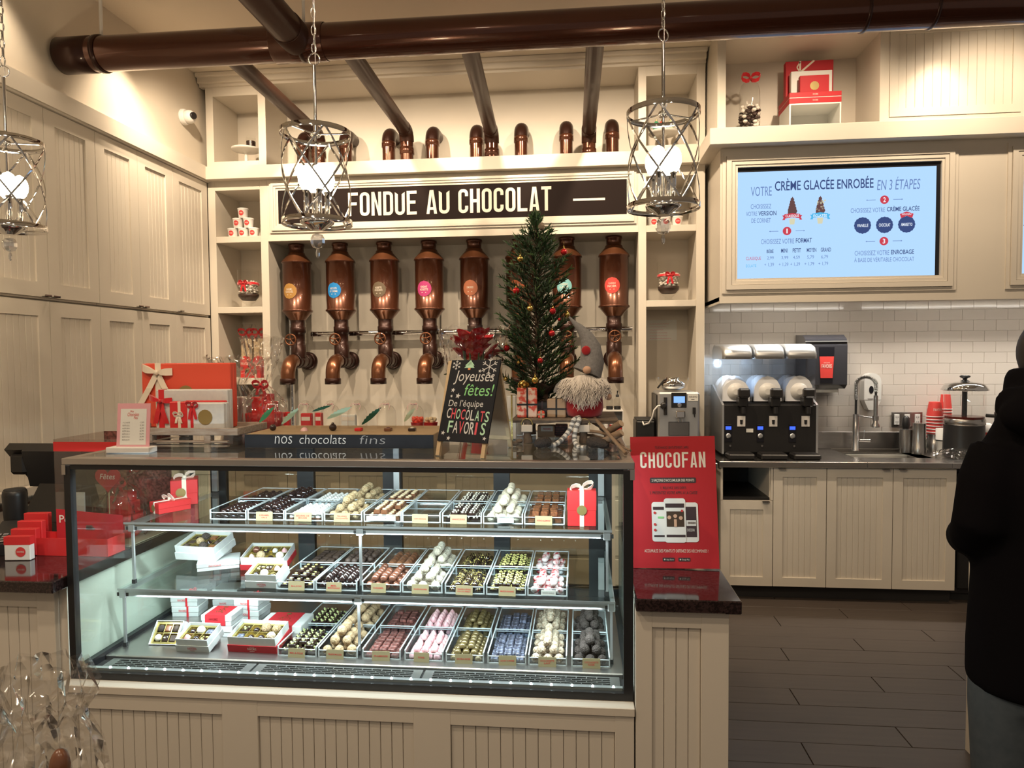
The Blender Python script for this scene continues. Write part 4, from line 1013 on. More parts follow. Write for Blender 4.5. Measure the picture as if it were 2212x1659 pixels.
lamp('case_light_top', 'AREA', ((CX0+CX1)/2, CY0+.055, CZ1-.028), 16, (.83,.95,1), ((CX0+CX1)/2, CY0+.36, .75), shape='RECTANGLE', size=1.6, size_y=.02)
lamp('case_light_shelf', 'AREA', ((CX0+CX1)/2, 2.225, S1-.036), 6.5, (.83,.95,1), ((CX0+CX1)/2, 2.48, .65), shape='RECTANGLE', size=1.6, size_y=.015)
lamp('case_light_lower', 'AREA', ((CX0+CX1)/2, 2.185, S2-.036), 5, (.83,.95,1), ((CX0+CX1)/2, 2.42, .5), shape='RECTANGLE', size=1.6, size_y=.015)

# cream panelled base under the case, with separate boards in every panel
def panel_run(t, T, w, z1, panels, fw_top, m='cream', pitch=.036, z0=0.0, bh=.10):
    """face of stiles and rails with a recessed panel of single boards; panels = list of (x0, x1)"""
    f = MB(); f.T = T; xs_ = [0]
    for a, b in panels: xs_ += [a, b]
    xs_.append(w)
    for i in range(0, len(xs_), 2): f.box(xs_[i], 0, z0, xs_[i+1], .02, z1, .0012)
    for a, b in panels: f.box(a, .0008, z1-fw_top, b, .02, z1); f.box(a, .0008, z0, b, .02, z0+bh)
    obj('panel_frame', f, m, t, t)
    for a, b in panels:
        n = max(1, round((b-a)/pitch)); p = (b-a)/n; me = None
        for i in range(n):
            k = MB(); k.T = T; k.box(a+i*p+.0009, .010, z0+bh-.002, a+(i+1)*p-.0009, .018, z1-fw_top+.002, .0012); obj('plank', k, m, t, t)
        k = MB(); k.T = T; k.box(a, .0185, z0+bh, b, .02, z1-fw_top); obj('panel_backing', k, 'cream', t, t)
base = thing('counter_base', 'cream panelled base of vertical boards beneath the glass case', 'counter', ((CX0+CX1)/2, 2.4, 0))
obj('carcass', MB().box(CX0-.004, 1.985, 0, CX1, 2.84, .555), 'cream', base, base)
obj('ledge', MB().box(CX0-.012, 1.955, .556, CX1+.001, 2.84, .581, .002), 'cream', base, base)
X = lambda px, py, Y=1.965: oy(px, py, Y).x
bx = X(127, 1500)
panel_run(base, Tm((bx, 1.962, 0), 0), .1535-bx, .556, [(X(165,1520)-bx, X(480,1540)-bx), (X(557,1540)-bx, X(893,1545)-bx), (X(973,1545)-bx, X(1328,1560)-bx)], .05)

# left counter with granite top
lc = thing('till_counter', 'cream panelled counter with black granite top left of the display case', 'counter', (-2.2, 2.3, 0))
obj('granite_top', MB().box(-2.77, 1.945, .872, -1.632, 3.25, .910, .003), 'granite', lc, lc)
obj('carcass', MB().box(-2.77, 2.02, 0, -1.645, 3.2, .871), 'cream', lc, lc)
lx = -2.76; Xl = lambda px: oy(px, 1400, 2.0).x
panel_run(lc, Tm((lx, 1.998, 0), 0), Xl(122)-lx, .871, [(.08, .55), (.66, Xl(83)-lx)], .062, pitch=.036)
# right pier with granite top
rc = thing('pier_counter', 'narrow cream pier with black granite top right of the display case', 'counter', (.3, 2.3, 0))
obj('granite_top', MB().box(.157, 1.935, .872, .449, 2.84, .910, .003), 'granite', rc, rc)
obj('carcass', MB().box(.158, 1.985, 0, .418, 2.82, .871), 'cream', rc, rc)
panel_run(rc, Tm((.158, 1.963, 0), 0), .262, .871, [(.047, .185)], .052, pitch=.034)

# ================================================================== chocolates in clear trays
def merge(*mbs): return mbs
def sph_half(mb, r, h, n=10, k=4, z=0, sx=1, sy=1):
    mb.rings([[(r*sx*math.cos(PI/2*i/k)*math.cos(2*PI*j/n), r*sy*math.cos(PI/2*i/k)*math.sin(2*PI*j/n), z+h*math.sin(PI/2*i/k)) for j in range(n)] for i in range(k)] + [[(r*.06*math.cos(2*PI*j/n), r*.06*math.sin(2*PI*j/n), z+h) for j in range(n)]], True, True, True)
def bumps(mb, r, z, n, s, m=1):
    mb.m = m
    for k in range(n):
        a = random.uniform(0, 2*PI); q = r*math.sqrt(random.random()); mb.sph((q*math.cos(a), q*math.sin(a), z), s*random.uniform(.7,1.2), 5, 3)
    mb.m = 0
def ck(kind):
    mb = MB()
    if kind == 'dome': mb.lathe((0,0,0), [(.0115,0),(.0122,.003)], 12, cap1=False); sph_half(mb, .0122, .0125, 12, 4, .003); return mb, ['choc_gloss'], .0245, .0145
    if kind == 'blue_dome': mb.lathe((0,0,0), [(.0125,0),(.0130,.003)], 12, cap1=False); sph_half(mb, .0130, .0135, 12, 4, .003); mb.m=1; mb.sph((.002,-.003,.0145), .003, 5, 3); return mb, ['choc_gloss','blue_choc'], .0265, .0155
    if kind == 'kiss':
        mb.lathe((0,0,0), [(.011,0),(.011,.006)], 10); mb.m = 1; mb.lathe((0,0,.006), [(.0095,0),(.0105,.005),(.007,.011),(.001,.015)], 10); return mb, ['choc_milk','meringue'], .0232, .018
    if kind == 'nut_truffle': mb.sph((0,0,.0155), .0155, 11, 8, jit=.05); return mb, ['truffle_nut'], .031, .026
    if kind == 'almond_square':
        mb.box(-.0115,-.0115,0,.0115,.0115,.014,.002); mb.m = 1; mb.sph((0,0,.0165), .0085, 8, 5, (1,.75,.55)); return mb, ['choc_milk','nut'], .0255, .019
    if kind == 'cookie_square':
        mb.box(-.0125,-.0125,0,.0125,.0125,.0125,.002); bumps(mb, .009, .0135, 4, .0028); return mb, ['choc_dark','nut_white'], .0268, .0145
    if kind == 'coconut': mb.sph((0,0,.0155), .0155, 12, 8, jit=.025); return mb, ['choc_white'], .031, .026
    if kind == 'caramel': mb.box(-.0115,-.0115,0,.0115,.0115,.018,.0025); return mb, ['caramel'], .0255, .0185
    if kind == 'spot_square':
        mb.box(-.0118,-.0118,0,.0118,.0118,.011,.002); mb.m = 1; mb.sph((0,0,.0115), .006, 8, 4, (1,.8,.4)); return mb, ['choc_dark','nut_yellow'], .0258, .0135
    if kind == 'cone': mb.lathe((0,0,0), [(.011,0),(.0125,.004),(.0115,.011),(.007,.018),(.0015,.0225)], 12); return mb, ['choc_gloss'], .0256, .019
    if kind == 'copper_ball': mb.sph((0,0,.0135), .0138, 14, 9); return mb, ['choc_copper'], .0276, .0235
    if kind == 'pale_truffle': mb.sph((0,0,.016), .0162, 12, 8, jit=.035); return mb, ['truffle_pale'], .0322, .027
    if kind == 'gold_dome':
        mb.lathe((0,0,0), [(.0122,0),(.0125,.003)], 12, cap1=False); sph_half(mb, .0125, .0125, 12, 4, .003); mb.m = 1
        for s in (-1, 1): mb.tube([(-.0125, s*.004,.004)]+[(-.0128*math.cos(PI*i/6), s*.004, .004+.0122*math.sin(PI*i/6)) for i in range(1,6)]+[(.0125, s*.004,.004)], .0009, 4)
        return mb, ['choc_gloss','gold_foil'], .0252, .0145
    if kind == 'banana_square':
        mb.box(-.0125,-.0125,0,.0125,.0125,.012,.002); bumps(mb, .0115, .0135, 10, .0032); return mb, ['choc_dark','nut_yellow'], .0282, .0165
    if kind == 'red_egg': mb.sph((0,0,.0125), .0155, 12, 8, (1,.95,.82)); return mb, ['red_white'], .0315, .0215
    if kind == 'matte_square': mb.box(-.0125,-.0125,0,.0125,.0125,.012,.002); return mb, ['choc_matte'], .0266, .0125
    if kind == 'matte_log': mb.sph((0,0,.011), .0115, 10, 6, (1,1.25,.95)); return mb, ['choc_matte'], .0252, .018
    if kind == 'half_moon': mb.T = Matrix.Rotation(PI/2, 4, 'X'); mb.prism([(-.0135,0)]+[(-.0135*math.cos(PI*i/8), .0155*math.sin(PI*i/8)) for i in range(1,8)]+[(.0135,0)], -.009, .009, 'z'); mb.T = None; return mb, ['choc_milk'], .0285, .0155
    if kind == 'green_square':
        mb.box(-.0125,-.0125,0,.0125,.0125,.0125,.002); bumps(mb, .0095, .0135, 5, .0034); return mb, ['choc_dark','nut_green'], .0275, .0155
    if kind == 'tan_truffle': mb.sph((0,0,.0175), .0178, 12, 8, jit=.02); return mb, ['truffle_tan'], .0352, .029
    if kind == 'brick_square': mb.box(-.0118,-.0118,0,.0118,.0118,.012,.002); return mb, ['brick_choc'], .0252, .0125
    if kind == 'pink_cone': mb.lathe((0,0,0), [(.0105,0),(.0118,.004),(.0105,.011),(.006,.018),(.001,.0225)], 10); return mb, ['pink_choc'], .0238, .0175
    if kind == 'bronze_dome': mb.lathe((0,0,0), [(.0120,0),(.0125,.003)], 12, cap1=False); sph_half(mb, .0125, .0125, 12, 4, .003); return mb, ['gold_choc'], .0254, .0145
    if kind == 'wave_square': mb.box(-.0118,-.0118,0,.0118,.0118,.0125,.002); return mb, ['blue_choc'], .0254, .0132
    if kind == 'puff_truffle': mb.sph((0,0,.0145), .0155, 11, 8, jit=.10); return mb, ['truffle_puff'], .030, .0245
    if kind == 'flake_truffle': mb.sph((0,0,.0165), .017, 11, 8, jit=.09); return mb, ['choc_flakes'], .033, .027
KN = {'dome': ('dome_chocolate', 'glossy dark dome chocolate'), 'blue_dome': ('dotted_dome', 'dark dome chocolate with a pale blue dot'), 'kiss': ('meringue_chocolate', 'small milk chocolate with a white meringue tip'),
 'nut_truffle': ('nut_truffle', 'round truffle rolled in chopped nuts'), 'almond_square': ('almond_chocolate', 'milk chocolate square topped with an almond'), 'cookie_square': ('crumb_chocolate', 'dark chocolate square with white crumbs on top'),
 'coconut': ('coconut_truffle', 'creamy white coconut truffle'), 'caramel': ('caramel_cube', 'amber caramel cube'), 'spot_square': ('spotted_chocolate', 'dark chocolate square with one yellow spot'), 'cone': ('cone_chocolate', 'shiny dark cone chocolate'),
 'copper_ball': ('ball_chocolate', 'smooth copper-brown chocolate ball'), 'pale_truffle': ('pale_truffle', 'pale truffle rolled in flaked almond'), 'gold_dome': ('striped_dome', 'dark dome chocolate with gold stripes'), 'banana_square': ('banana_chocolate', 'dark chocolate square heaped with yellow crumbs'),
 'red_egg': ('egg_chocolate', 'white egg chocolate splashed with red'), 'matte_square': ('matte_chocolate', 'plain matte dark chocolate square'), 'matte_log': ('oval_chocolate', 'matte dark oval chocolate'), 'half_moon': ('half_moon_chocolate', 'milk chocolate half moon'),
 'green_square': ('pistachio_chocolate', 'dark chocolate square with green and white nuts'), 'tan_truffle': ('cocoa_truffle', 'large tan cocoa truffle'), 'brick_square': ('sprinkle_chocolate', 'brown-red chocolate square with red sprinkles'), 'pink_cone': ('pink_chocolate', 'pink pointed chocolate'),
 'bronze_dome': ('bronze_dome', 'bronze-sheen dome chocolate'), 'wave_square': ('wave_chocolate', 'blue-grey chocolate square with a wavy top'), 'puff_truffle': ('puff_truffle', 'truffle coated in puffed rice'), 'flake_truffle': ('flake_truffle', 'dark truffle coated in chocolate flakes')}
CHOC = {}
def choc(kind, loc, label, group=None, rz=0, tilt=None, sc=None):
    if kind not in CHOC:
        mb, ms, p, h = ck(kind); o = obj(KN[kind][0], mb, ms); CHOC[kind] = (o, p, h, [0])
        o['category'] = 'chocolate'; first = True
    else: first = False
    o, p, h, used = CHOC[kind]
    if used[0]: o = o.copy(); COL.objects.link(o)
    used[0] = 1
    o['label'] = label
    if group: o['group'] = group
    elif 'group' in o: del o['group']
    o.location = loc; o.rotation_euler = (tilt[0], tilt[1], rz) if tilt else (0, 0, rz)
    if sc: o.scale = (sc,)*3
    return o
for k in KN:      # register sizes
    mb, ms, p, h = ck(k); o = obj(KN[k][0], mb, ms); o['category'] = 'chocolate'; CHOC[k] = (o, p, h, [0])
def tray_mesh(w, l, h=.034):
    mb = MB(); e = .0025
    mb.box(-w/2,0,0,w/2,l,e); mb.box(-w/2,0,e,-w/2+e,l,h); mb.box(w/2-e,0,e,w/2,l,h); mb.box(-w/2+e,0,e,w/2-e,e,h*.72); mb.box(-w/2+e,l-e,e,w/2-e,l,h)
    return mb
def tray_rim(w, l, h=.034):
    mb = MB(); e = .0028; r = .0012
    mb.box(-w/2-r,0,h-.0015,-w/2+e,l,h+.0008); mb.box(w/2-e,0,h-.0015,w/2+r,l,h+.0008); mb.box(-w/2,l-e,h-.0015,w/2,l+r,h+.0008); mb.box(-w/2,-r,h*.72-.0012,w/2,e,h*.72+.0008)
    mb.box(-w/2-r,-r,0,-w/2+e,e,h); mb.box(w/2-e,-r,0,w/2+r,e,h); mb.box(-w/2,-r,0,w/2,e,.003)
    return mb
def tray(x, y, z, w, l, label, group):
    t = thing('acrylic_tray', label, 'tray', (x, y, z), 0, group)
    key = 'tray%.3f%.3f' % (w, l)
    share(key, lambda: tray_mesh(w, l), 'tray_body', 'acrylic', t); share(key+'r', lambda: tray_rim(w, l), 'glint_rim', 'edge_glint', t)  # rim strips added as painted edge highlights
    return t
def fill(kind, x, y, z, w, l, label, group, layers=2, jit=.0018, lean=0):
    _, p, h, _ = CHOC[kind]
    nx = max(2, int((w-.006)/p)); ny = max(2, int((l-.006)/p))
    ball = kind in ('nut_truffle','coconut','pale_truffle','tan_truffle','puff_truffle','flake_truffle','copper_ball','red_egg')
    px_ = (w-.006)/nx; n = 0
    if ball:
        d = p; n1 = max(2, int((w-.004)/(d*1.02))); px_ = (w-.004)/n1; rows = max(2, int((l-d)/(d*.90))+1)
        for L in range(layers):
            for j in range(rows-L):
                m = n1-L-(1 if (j+L) % 2 and L == 0 else 0)
                for i in range(max(m, 0)):
                    if L and random.random() < .08: continue
                    xx = x+(i-(m-1)/2)*px_; yy = y+d*.52+j*d*.90+L*d*.46
                    choc(kind, (xx+random.uniform(-1,1)*d*.07, yy+random.uniform(-1,1)*d*.07, z+.0027+L*h*.93+random.uniform(0,.0015)), label, group, random.uniform(0,6.28), sc=random.uniform(.88,.99)); n += 1
        return n
    for L in range(layers):
        cx, cy = (nx-L, ny-L) if ball else (nx-L*(1 if L == 1 else 1), ny-(1 if L else 0)-(1 if L > 1 else 0))
        if cx < 1 or cy < 1: break
        for i in range(cx):
            for j in range(cy):
                if L and not ball and random.random() < .06*L: continue
                xx = x + (i-(cx-1)/2)*px_*.985; yy = y + .004 + p/2 + j*p*1.0 + L*p*.55
                choc(kind, (xx+random.uniform(-jit,jit), yy+random.uniform(-jit,jit), z+.0027+L*h+random.uniform(0,.0004)), label, group, random.uniform(0,6.28) if 'dome' in kind or 'cone' in kind or kind == 'kiss' else random.uniform(-.12,.12))
                n += 1
    return n
def price_tag(px0, px1, y, z, words_, label, strip=False):
    x0 = oy(px0, 1150, y).x; x1 = oy(px1, 1150, y).x; w = x1-x0
    h = .017 if strip else .031
    t = thing('price_tag', label, 'price tag', ((x0+x1)/2, y-.004, z+(.006 if strip else .0)), 0, None, rot=(-.12 if not strip else 0, 0, random.uniform(-.05,.05)))
    obj('card', MB().box(-w/2,-.0006,0,w/2,.0006,h), 'tag_paper' if not strip else 'white_card', t)
    fl = Flat((-w/2,-.0006,0), (1,0,0), (0,0,1), .0005)
    n = len(words_)
    for i, s in enumerate(words_):
        lw = min(w*.78, .0052*len(s)); v = h*.5+((n-1)/2-i)*.0075
        fl.text(s, w/2-lw/2, v-.0028, w/2+lw/2, v+.0028, bold=.01)
    obj('lettering', fl, 'print_red' if not strip else 'print_grey', t, kind='stuff')
TL = .2
rows_ = {
 'top': (S1, 2.29, 1136, [(454,533,'dome','dome',2,None),(535,615,'blue_dome','blue_dome',3,(555,590,['CARAMEL','SALÉ'])),(616,698,'kiss','kiss',1,(637,674,['BEURRE DE','MOUSSE'])),(700,783,'nut_truffle','nut_truffle',3,(722,757,['TRUFFES','CROQUANTES'])),(786,868,'almond_square','almond_square',2,(793,855,['TRUFFE PRALINE AMANDES'],1)),(869,952,None,None,0,(891,925,['CAFÉ VIENNOIS'])),(955,1041,'cookie_square','cookie_square',2,(973,1009,['GANACHE DES BOIS'])),(1043,1130,'coconut','coconut',3,(1075,1110,['PRALIN COCO'],1)),(1132,1220,'caramel','caramel',2,(1156,1193,['BUENO ALLEMAND']))]),
 'middle': (S2, 2.225, 1290, [(597,680,'spot_square','matte_square',3,(621,656,['MULÂTRE'])),(682,772,'cone','matte_log',2,(703,736,['MIEL','MONTAGNAIS'])),(782,867,'copper_ball','half_moon',2,(800,832,['CARAMEL'])),(869,956,'pale_truffle','pale_truffle',3,(888,925,['TRUFFE PRALINÉE'])),(961,1047,'gold_dome','gold_dome',2,(983,1020,['PRALINÉ À L’ÉRABLE','DU QUÉBEC'])),(1050,1137,'banana_square','banana_square',2,(1076,1113,['MAISON BANANE'])),(1139,1226,'red_egg','red_egg',2,(1168,1200,['ROUGE VANILLE'],1))]),
 'bottom': (DK, 2.175, 1442, [(600,685,'green_square','green_square',2,(617,654,['MIEL & FIGUE'])),(688,773,'tan_truffle','tan_truffle',3,(700,738,['TRUFFE MOUSSE'])),(783,866,'brick_square','brick_square',2,(800,838,['FRAMBOISE'])),(874,958,'pink_cone','pink_cone',2,(890,924,['ROSE'])),(963,1046,'bronze_dome','bronze_dome',3,(980,1018,['EXTRA NOIR'])),(1053,1137,'wave_square','wave_square',2,(1075,1113,['BLEUET SUPRÊME'])),(1141,1225,'puff_truffle','puff_truffle',3,(1161,1200,['COCO NOISETTE','LAIT'])),(1234,1318,'flake_truffle','flake_truffle',3,(1257,1296,['COCO NOISETTE','NOIR']))])}
NCH = 0
for shn, (z, y0, pyv, cols) in rows_.items():
    for ci, (a, b, kf, kr, lay, tg) in enumerate(cols):
        x0 = oy(a, pyv, y0).x; x1 = oy(b, pyv, y0).x; w = x1-x0-.003; x = (x0+x1)/2
        for r, kind in enumerate((kf, kr)):
            y = y0 + r*(TL+.004)
            what = KN[kind][1]+'s' if kind else 'nothing'
            if kind: what = what.replace('with a ', 'with ').replace('halfs', 'half')
            tray(x, y, z, w, TL, ('clear tray of %s, %s row, %s shelf' % (KN[kind][1], ('front','rear')[r], shn)) if kind else 'empty clear acrylic tray, %s row of the top shelf' % ('front','rear')[r], 'acrylic trays in the display case')
            if kind:
                lab = '%s in a %s tray, %s shelf' % (KN[kind][1], ('front','rear')[r], shn)
                L_ = lay if not (shn == 'middle' and r == 1 and kind in ('matte_square','matte_log','half_moon')) else 2
                NCH += fill(kind, x, y, z, w-.006, TL-.006, lab, 'chocolates in the trays of the %s shelf' % shn, L_)
        if tg: price_tag(tg[0], tg[1], y0-.006, z, tg[2], 'cream price tag printed %s, %s shelf' % (' '.join(tg[2]), shn), len(tg) > 3)
print("chocolates", NCH)
# ================================================================== boxes of chocolates and gift boxes inside the case
def open_box(cx, cy, z, rz, w, d, h, nx, ny, label, where, base_m='box_white', base_h=.5, kinds=None, tilt=0, letter=True):
    z = z + (math.sin(tilt)*(d/2+.003) if tilt < .5 else 0)
    T = Matrix.Translation((cx, cy, z)) @ Matrix.Rotation(rz, 4, 'Z') @ Matrix.Rotation(tilt, 4, 'X')
    t = thing('chocolate_box', label, 'chocolate box', (cx, cy, z), rot=(tilt, 0, rz))
    e = .003
    mb = MB(); hb = h*base_h
    mb.box(-w/2-e,-d/2-e,0,w/2+e,d/2+e,.002); mb.box(-w/2-e,-d/2-e,.002,-w/2,d/2+e,hb); mb.box(w/2,-d/2-e,.002,w/2+e,d/2+e,hb); mb.box(-w/2,-d/2-e,.002,w/2,-d/2,hb); mb.box(-w/2,d/2,.002,w/2,d/2+e,hb); b = obj('box_base', mb, base_m, t)
    mb = MB(); e2 = .002
    mb.box(-w/2,-d/2,.002,-w/2+e2,d/2,h); mb.box(w/2-e2,-d/2,.002,w/2,d/2,h); mb.box(-w/2+e2,-d/2,.002,w/2-e2,-d/2+e2,h); mb.box(-w/2+e2,d/2-e2,.002,w/2-e2,d/2,h); obj('box_wall', mb, 'box_white', t)
    mb = MB(); mg = .010; zt = h*.70; x0, x1, y0, y1 = -w/2+mg, w/2-mg, -d/2+mg, d/2-mg
    mb.box(-w/2+e2,-d/2+e2,zt-.012,w/2-e2,d/2-e2,zt-.010)
    mb.frame(0,0,0,0,0,0,0) if 0 else None
    for i in range(nx+1): xx = x0+(x1-x0)*i/nx; mb.box(xx-.0012, y0, zt-.010, xx+.0012, y1, zt+.004)
    for j in range(ny+1): yy = y0+(y1-y0)*j/ny; mb.box(x0, yy-.0012, zt-.010, x1, yy+.0012, zt+.004)
    mb.box(-w/2+e2,-d/2+e2,zt+.001,x0,d/2-e2,zt+.003); mb.box(x1,-d/2+e2,zt+.001,w/2-e2,d/2-e2,zt+.003); mb.box(x0,-d/2+e2,zt+.001,x1,y0,zt+.003); mb.box(x0,y1,zt+.001,x1,d/2-e2,zt+.003); obj('gold_tray', mb, 'gold_foil', t)
    if letter:
        fl = Flat((0,-d/2-e,0), (1,0,0), (0,0,1), .0008); fl.text('FAVORIS', -.016, hb*.38, .016, hb*.72, bold=.02); fl.text('CHOCOLATS', -.009, hb*.78, .009, hb*.88); fl.rect(-.009, hb*.18, .009, hb*.24); obj('lettering', fl, 'print_red' if base_m == 'box_white' else 'print_cream', b, kind='stuff')
    kinds = kinds or ['dome','coconut','cookie_square','spot_square','pink_cone','copper_ball','gold_dome','tan_truffle','caramel']
    seen = {}
    for j in range(ny):
        for i in range(nx):
            k = kinds[(i+j*nx) % len(kinds)]; seen[k] = seen.get(k, 0)+1
    for j in range(ny):
        for i in range(nx):
            k = kinds[(i+j*nx) % len(kinds)]
            p = T @ Vector((x0+(x1-x0)*(i+.5)/nx, y0+(y1-y0)*(j+.5)/ny, zt-.0099))
            o = choc(k, p, '%s in the %s' % (KN[k][1], where), 'chocolates in the %s' % where if seen[k] > 1 else None, rz+random.uniform(-.2,.2), sc=min(1, min((x1-x0)/nx, (y1-y0)/ny)*.92/CHOC[k][1]))
            if tilt: o.rotation_euler = (T.to_euler())
    if 0 < tilt < .5: k = MB(); k.box(-w*.4, d*.2, -.0, w*.4, d*.45, .001); k = MB(); L2 = d*.42; hh = math.tan(tilt)*d*.55; k.add([(-w*.42,.0,0),(w*.42,.0,0),(w*.42,d*.48,0),(-w*.42,d*.48,0),(-w*.42,.0,-math.tan(tilt)*d*.5),(w*.42,.0,-math.tan(tilt)*d*.5),(w*.42,d*.44,-math.tan(tilt)*d*.94),(-w*.42,d*.44,-math.tan(tilt)*d*.94)], [(0,1,2,3),(7,6,5,4),(0,4,5,1),(1,5,6,2),(2,6,7,3),(3,7,4,0)]); obj('folded_lid', k, 'box_white', t)
    return t
def closed_box(loc, rz, w, d, h, label, sleeve=False, ribbon=True, group=None):
    t = thing('chocolate_box', label, 'chocolate box', loc, rz, group)
    obj('box_base', MB().box(-w/2+.002,-d/2+.002,0,w/2-.002,d/2-.002,h*.45,.001), 'box_white', t); obj('lid', MB().box(-w/2,-d/2,h*.42,w/2,d/2,h,.002), 'box_white', t)
    fl = Flat((0,-d/2,0), (1,0,0), (0,0,1), .001); fl.text('FAVORIS', -w*.22, h*.5, w*.06, h*.72, bold=.02); obj('lettering', fl, 'print_red', t, kind='stuff')
    if ribbon:
        mb = MB(); mb.box(w*.1-.0035,-d/2-.0012,0,w*.1+.0035,d/2+.0012,h+.0012); r = obj('ribbon', mb, 'red_ribbon', t)
        mb = MB(); bow(mb, (w*.1,.01,h+.004), .016, (1,0,.3), (0,.6,1), (0,-1,.4), tl=.8); obj('bow', mb, 'red_ribbon', r)
        fl = Flat((0,0,h), (1,0,0), (0,1,0), .001); fl.disc(-.01, .01, .013, 20); obj('seal', fl, 'gold_seal', t)
    if sleeve:
        s0, s1 = -w*.36, w*.30
        mb = MB(); mb.box(s0,-d/2-.001,h*.05,s1,d/2+.001,h+.001); s = obj('red_sleeve', mb, 'orange_red' if 0 else 'poster_red', t)
        fl = Flat((0,0,h+.001), (1,0,0), (0,1,0), .0008)
        cx = (s0+s1)/2
        for k in range(70):
            v = random.random()**.8; u = random.uniform(-1,1)*(1-v)*.3*w
            fl.disc(cx+u, -d*.25+v*d*.5, random.uniform(.0006,.0018), 6)
        fl.rect(cx-.008, d*.33, cx+.008, d*.42)
        for k in range(5): fl.star(cx+random.uniform(-.3,.3)*w, random.uniform(-.3,.4)*d, .002)
        obj('gold_print', fl, 'gold_foil', s, kind='stuff')
    return t
P = lambda px, py, z: oz(px, py, z)
# middle shelf
c = P(432, 1222, S2); t = closed_box((c.x+.075, c.y+.005, S2), .45, .15, .115, .03, 'white lid of the marbled chocolate box, lying half under it on the middle shelf', ribbon=False)
open_box(c.x+.01, c.y+.03, S2+.031, -.10, .165, .125, .055, 4, 3, 'open white marbled box of dark chocolates resting askew on its lid, middle shelf', 'marbled box, middle shelf', kinds=['matte_log','dome','flake_truffle','caramel','matte_square','nut_truffle','cone'], tilt=.22, letter=False)
c = P(566, 1232, S2); open_box(c.x, c.y+.06, S2, .06, .165, .115, .05, 4, 2, 'open red-based box of assorted chocolates behind the small box, middle shelf', 'red-based box, middle shelf', 'poster_red', .42, ['pink_cone','tan_truffle','dome','coconut','copper_ball','spot_square','kiss'], tilt=.22)
c = P(567, 1270, S2); open_box(c.x, c.y+.045, S2, -.03, .112, .09, .05, 3, 2, 'small open white box of six chocolates at the middle shelf front', 'small white box, middle shelf', kinds=['blue_dome','coconut','gold_dome','banana_square','cookie_square','pink_cone'], tilt=.28)
# bottom deck
for k in (0, 1):
    c = P(394, 1335, DK); closed_box((c.x-.004*k, c.y+.055, DK+.041*k), .10, .105, .09, .04, 'white box with red ribbon and bow, %s of the left rear pair, case deck' % ('lower','upper')[k])
    c = P(465, 1330, DK); closed_box((c.x, c.y+.11, DK+.041*k), .10, .10, .09, .04, 'plain white lidded chocolate box, %s of the pair deep in the case between two stacks' % ('lower','upper')[k], ribbon=False)
    c = P(532, 1343, DK); closed_box((c.x-.002*k, c.y+.055, DK+.041*k), -.05, .10, .095, .04, 'white lidded chocolate box with red ribbon, %s of the pair behind the red-sleeved boxes' % ('lower','upper')[k])
    c = P(458, 1380, DK); closed_box((c.x+.01-.003*k, c.y+.062, DK+.04*k), .0, .115, .09, .039, ('white box lower in the red-sleeved stack on the case deck', 'white box with red sleeve printed with a gold tree, topmost of its stack')[k], sleeve=(k == 1), ribbon=False)
c = P(598, 1385, DK); closed_box((c.x, c.y+.075, DK), .02, .165, .125, .05, 'wide white box with red tree-printed sleeve behind the open red-based box', sleeve=True, ribbon=False)
c = P(358, 1388, DK); open_box(c.x, c.y+.03, DK+.012, .03, .10, .085, .035, 3, 2, 'open box of six chocolates propped up steeply against white boxes', 'propped-up box, case deck', kinds=['coconut','cookie_square','matte_square','flake_truffle','caramel','matte_log'], tilt=.85, letter=False)
c = P(418, 1408, DK); open_box(c.x, c.y+.045, DK, -.03, .115, .09, .048, 3, 2, 'open white box of six chocolates at the deck front left', 'open white box, deck front', kinds=['pink_cone','blue_dome','banana_square','dome','coconut','wave_square'], tilt=.28)
c = P(546, 1410, DK); open_box(c.x, c.y+.055, DK, -.03, .17, .105, .055, 4, 2, 'wide open red-based box of chocolates at the deck front', 'wide red-based box, deck front', 'poster_red', .46, ['wave_square','dome','blue_dome','puff_truffle','green_square','dome','tan_truffle','nut_truffle'], tilt=.2)
# red gifts on the top shelf
c = P(384, 1092, S1); gift_box('gift_box', 'tall red gift cube with ivory bow and gold seal on the top shelf left', (c.x, c.y+.05, S1), .095, .095, .098, 'red_card', seal=(-.012,.05,.018), rz=.5, bs=.04, rw=.016)
c = P(355, 1108, S1); gift_box('gift_box', 'small flat red gift box with ivory loops in front of the red cube', (c.x, c.y+.04, S1), .07, .12, .04, 'red_card', seal=(0,.02,.013), rz=-.55, bs=.035, rw=.008)
c = P(1257, 1138, S1); gift_box('gift_box', 'red gift box with ivory ribbon at the right end of the top shelf', (c.x, c.y+.035, S1), .095, .06, .118, 'red_card', seal=(.0,.055,.0165), bs=.04, rw=.014)
for k in list(CHOC):
    if not CHOC[k][3][0]: bpy.data.objects.remove(CHOC[k][0])
# ================================================================== things standing on the case
TZ = CZ1
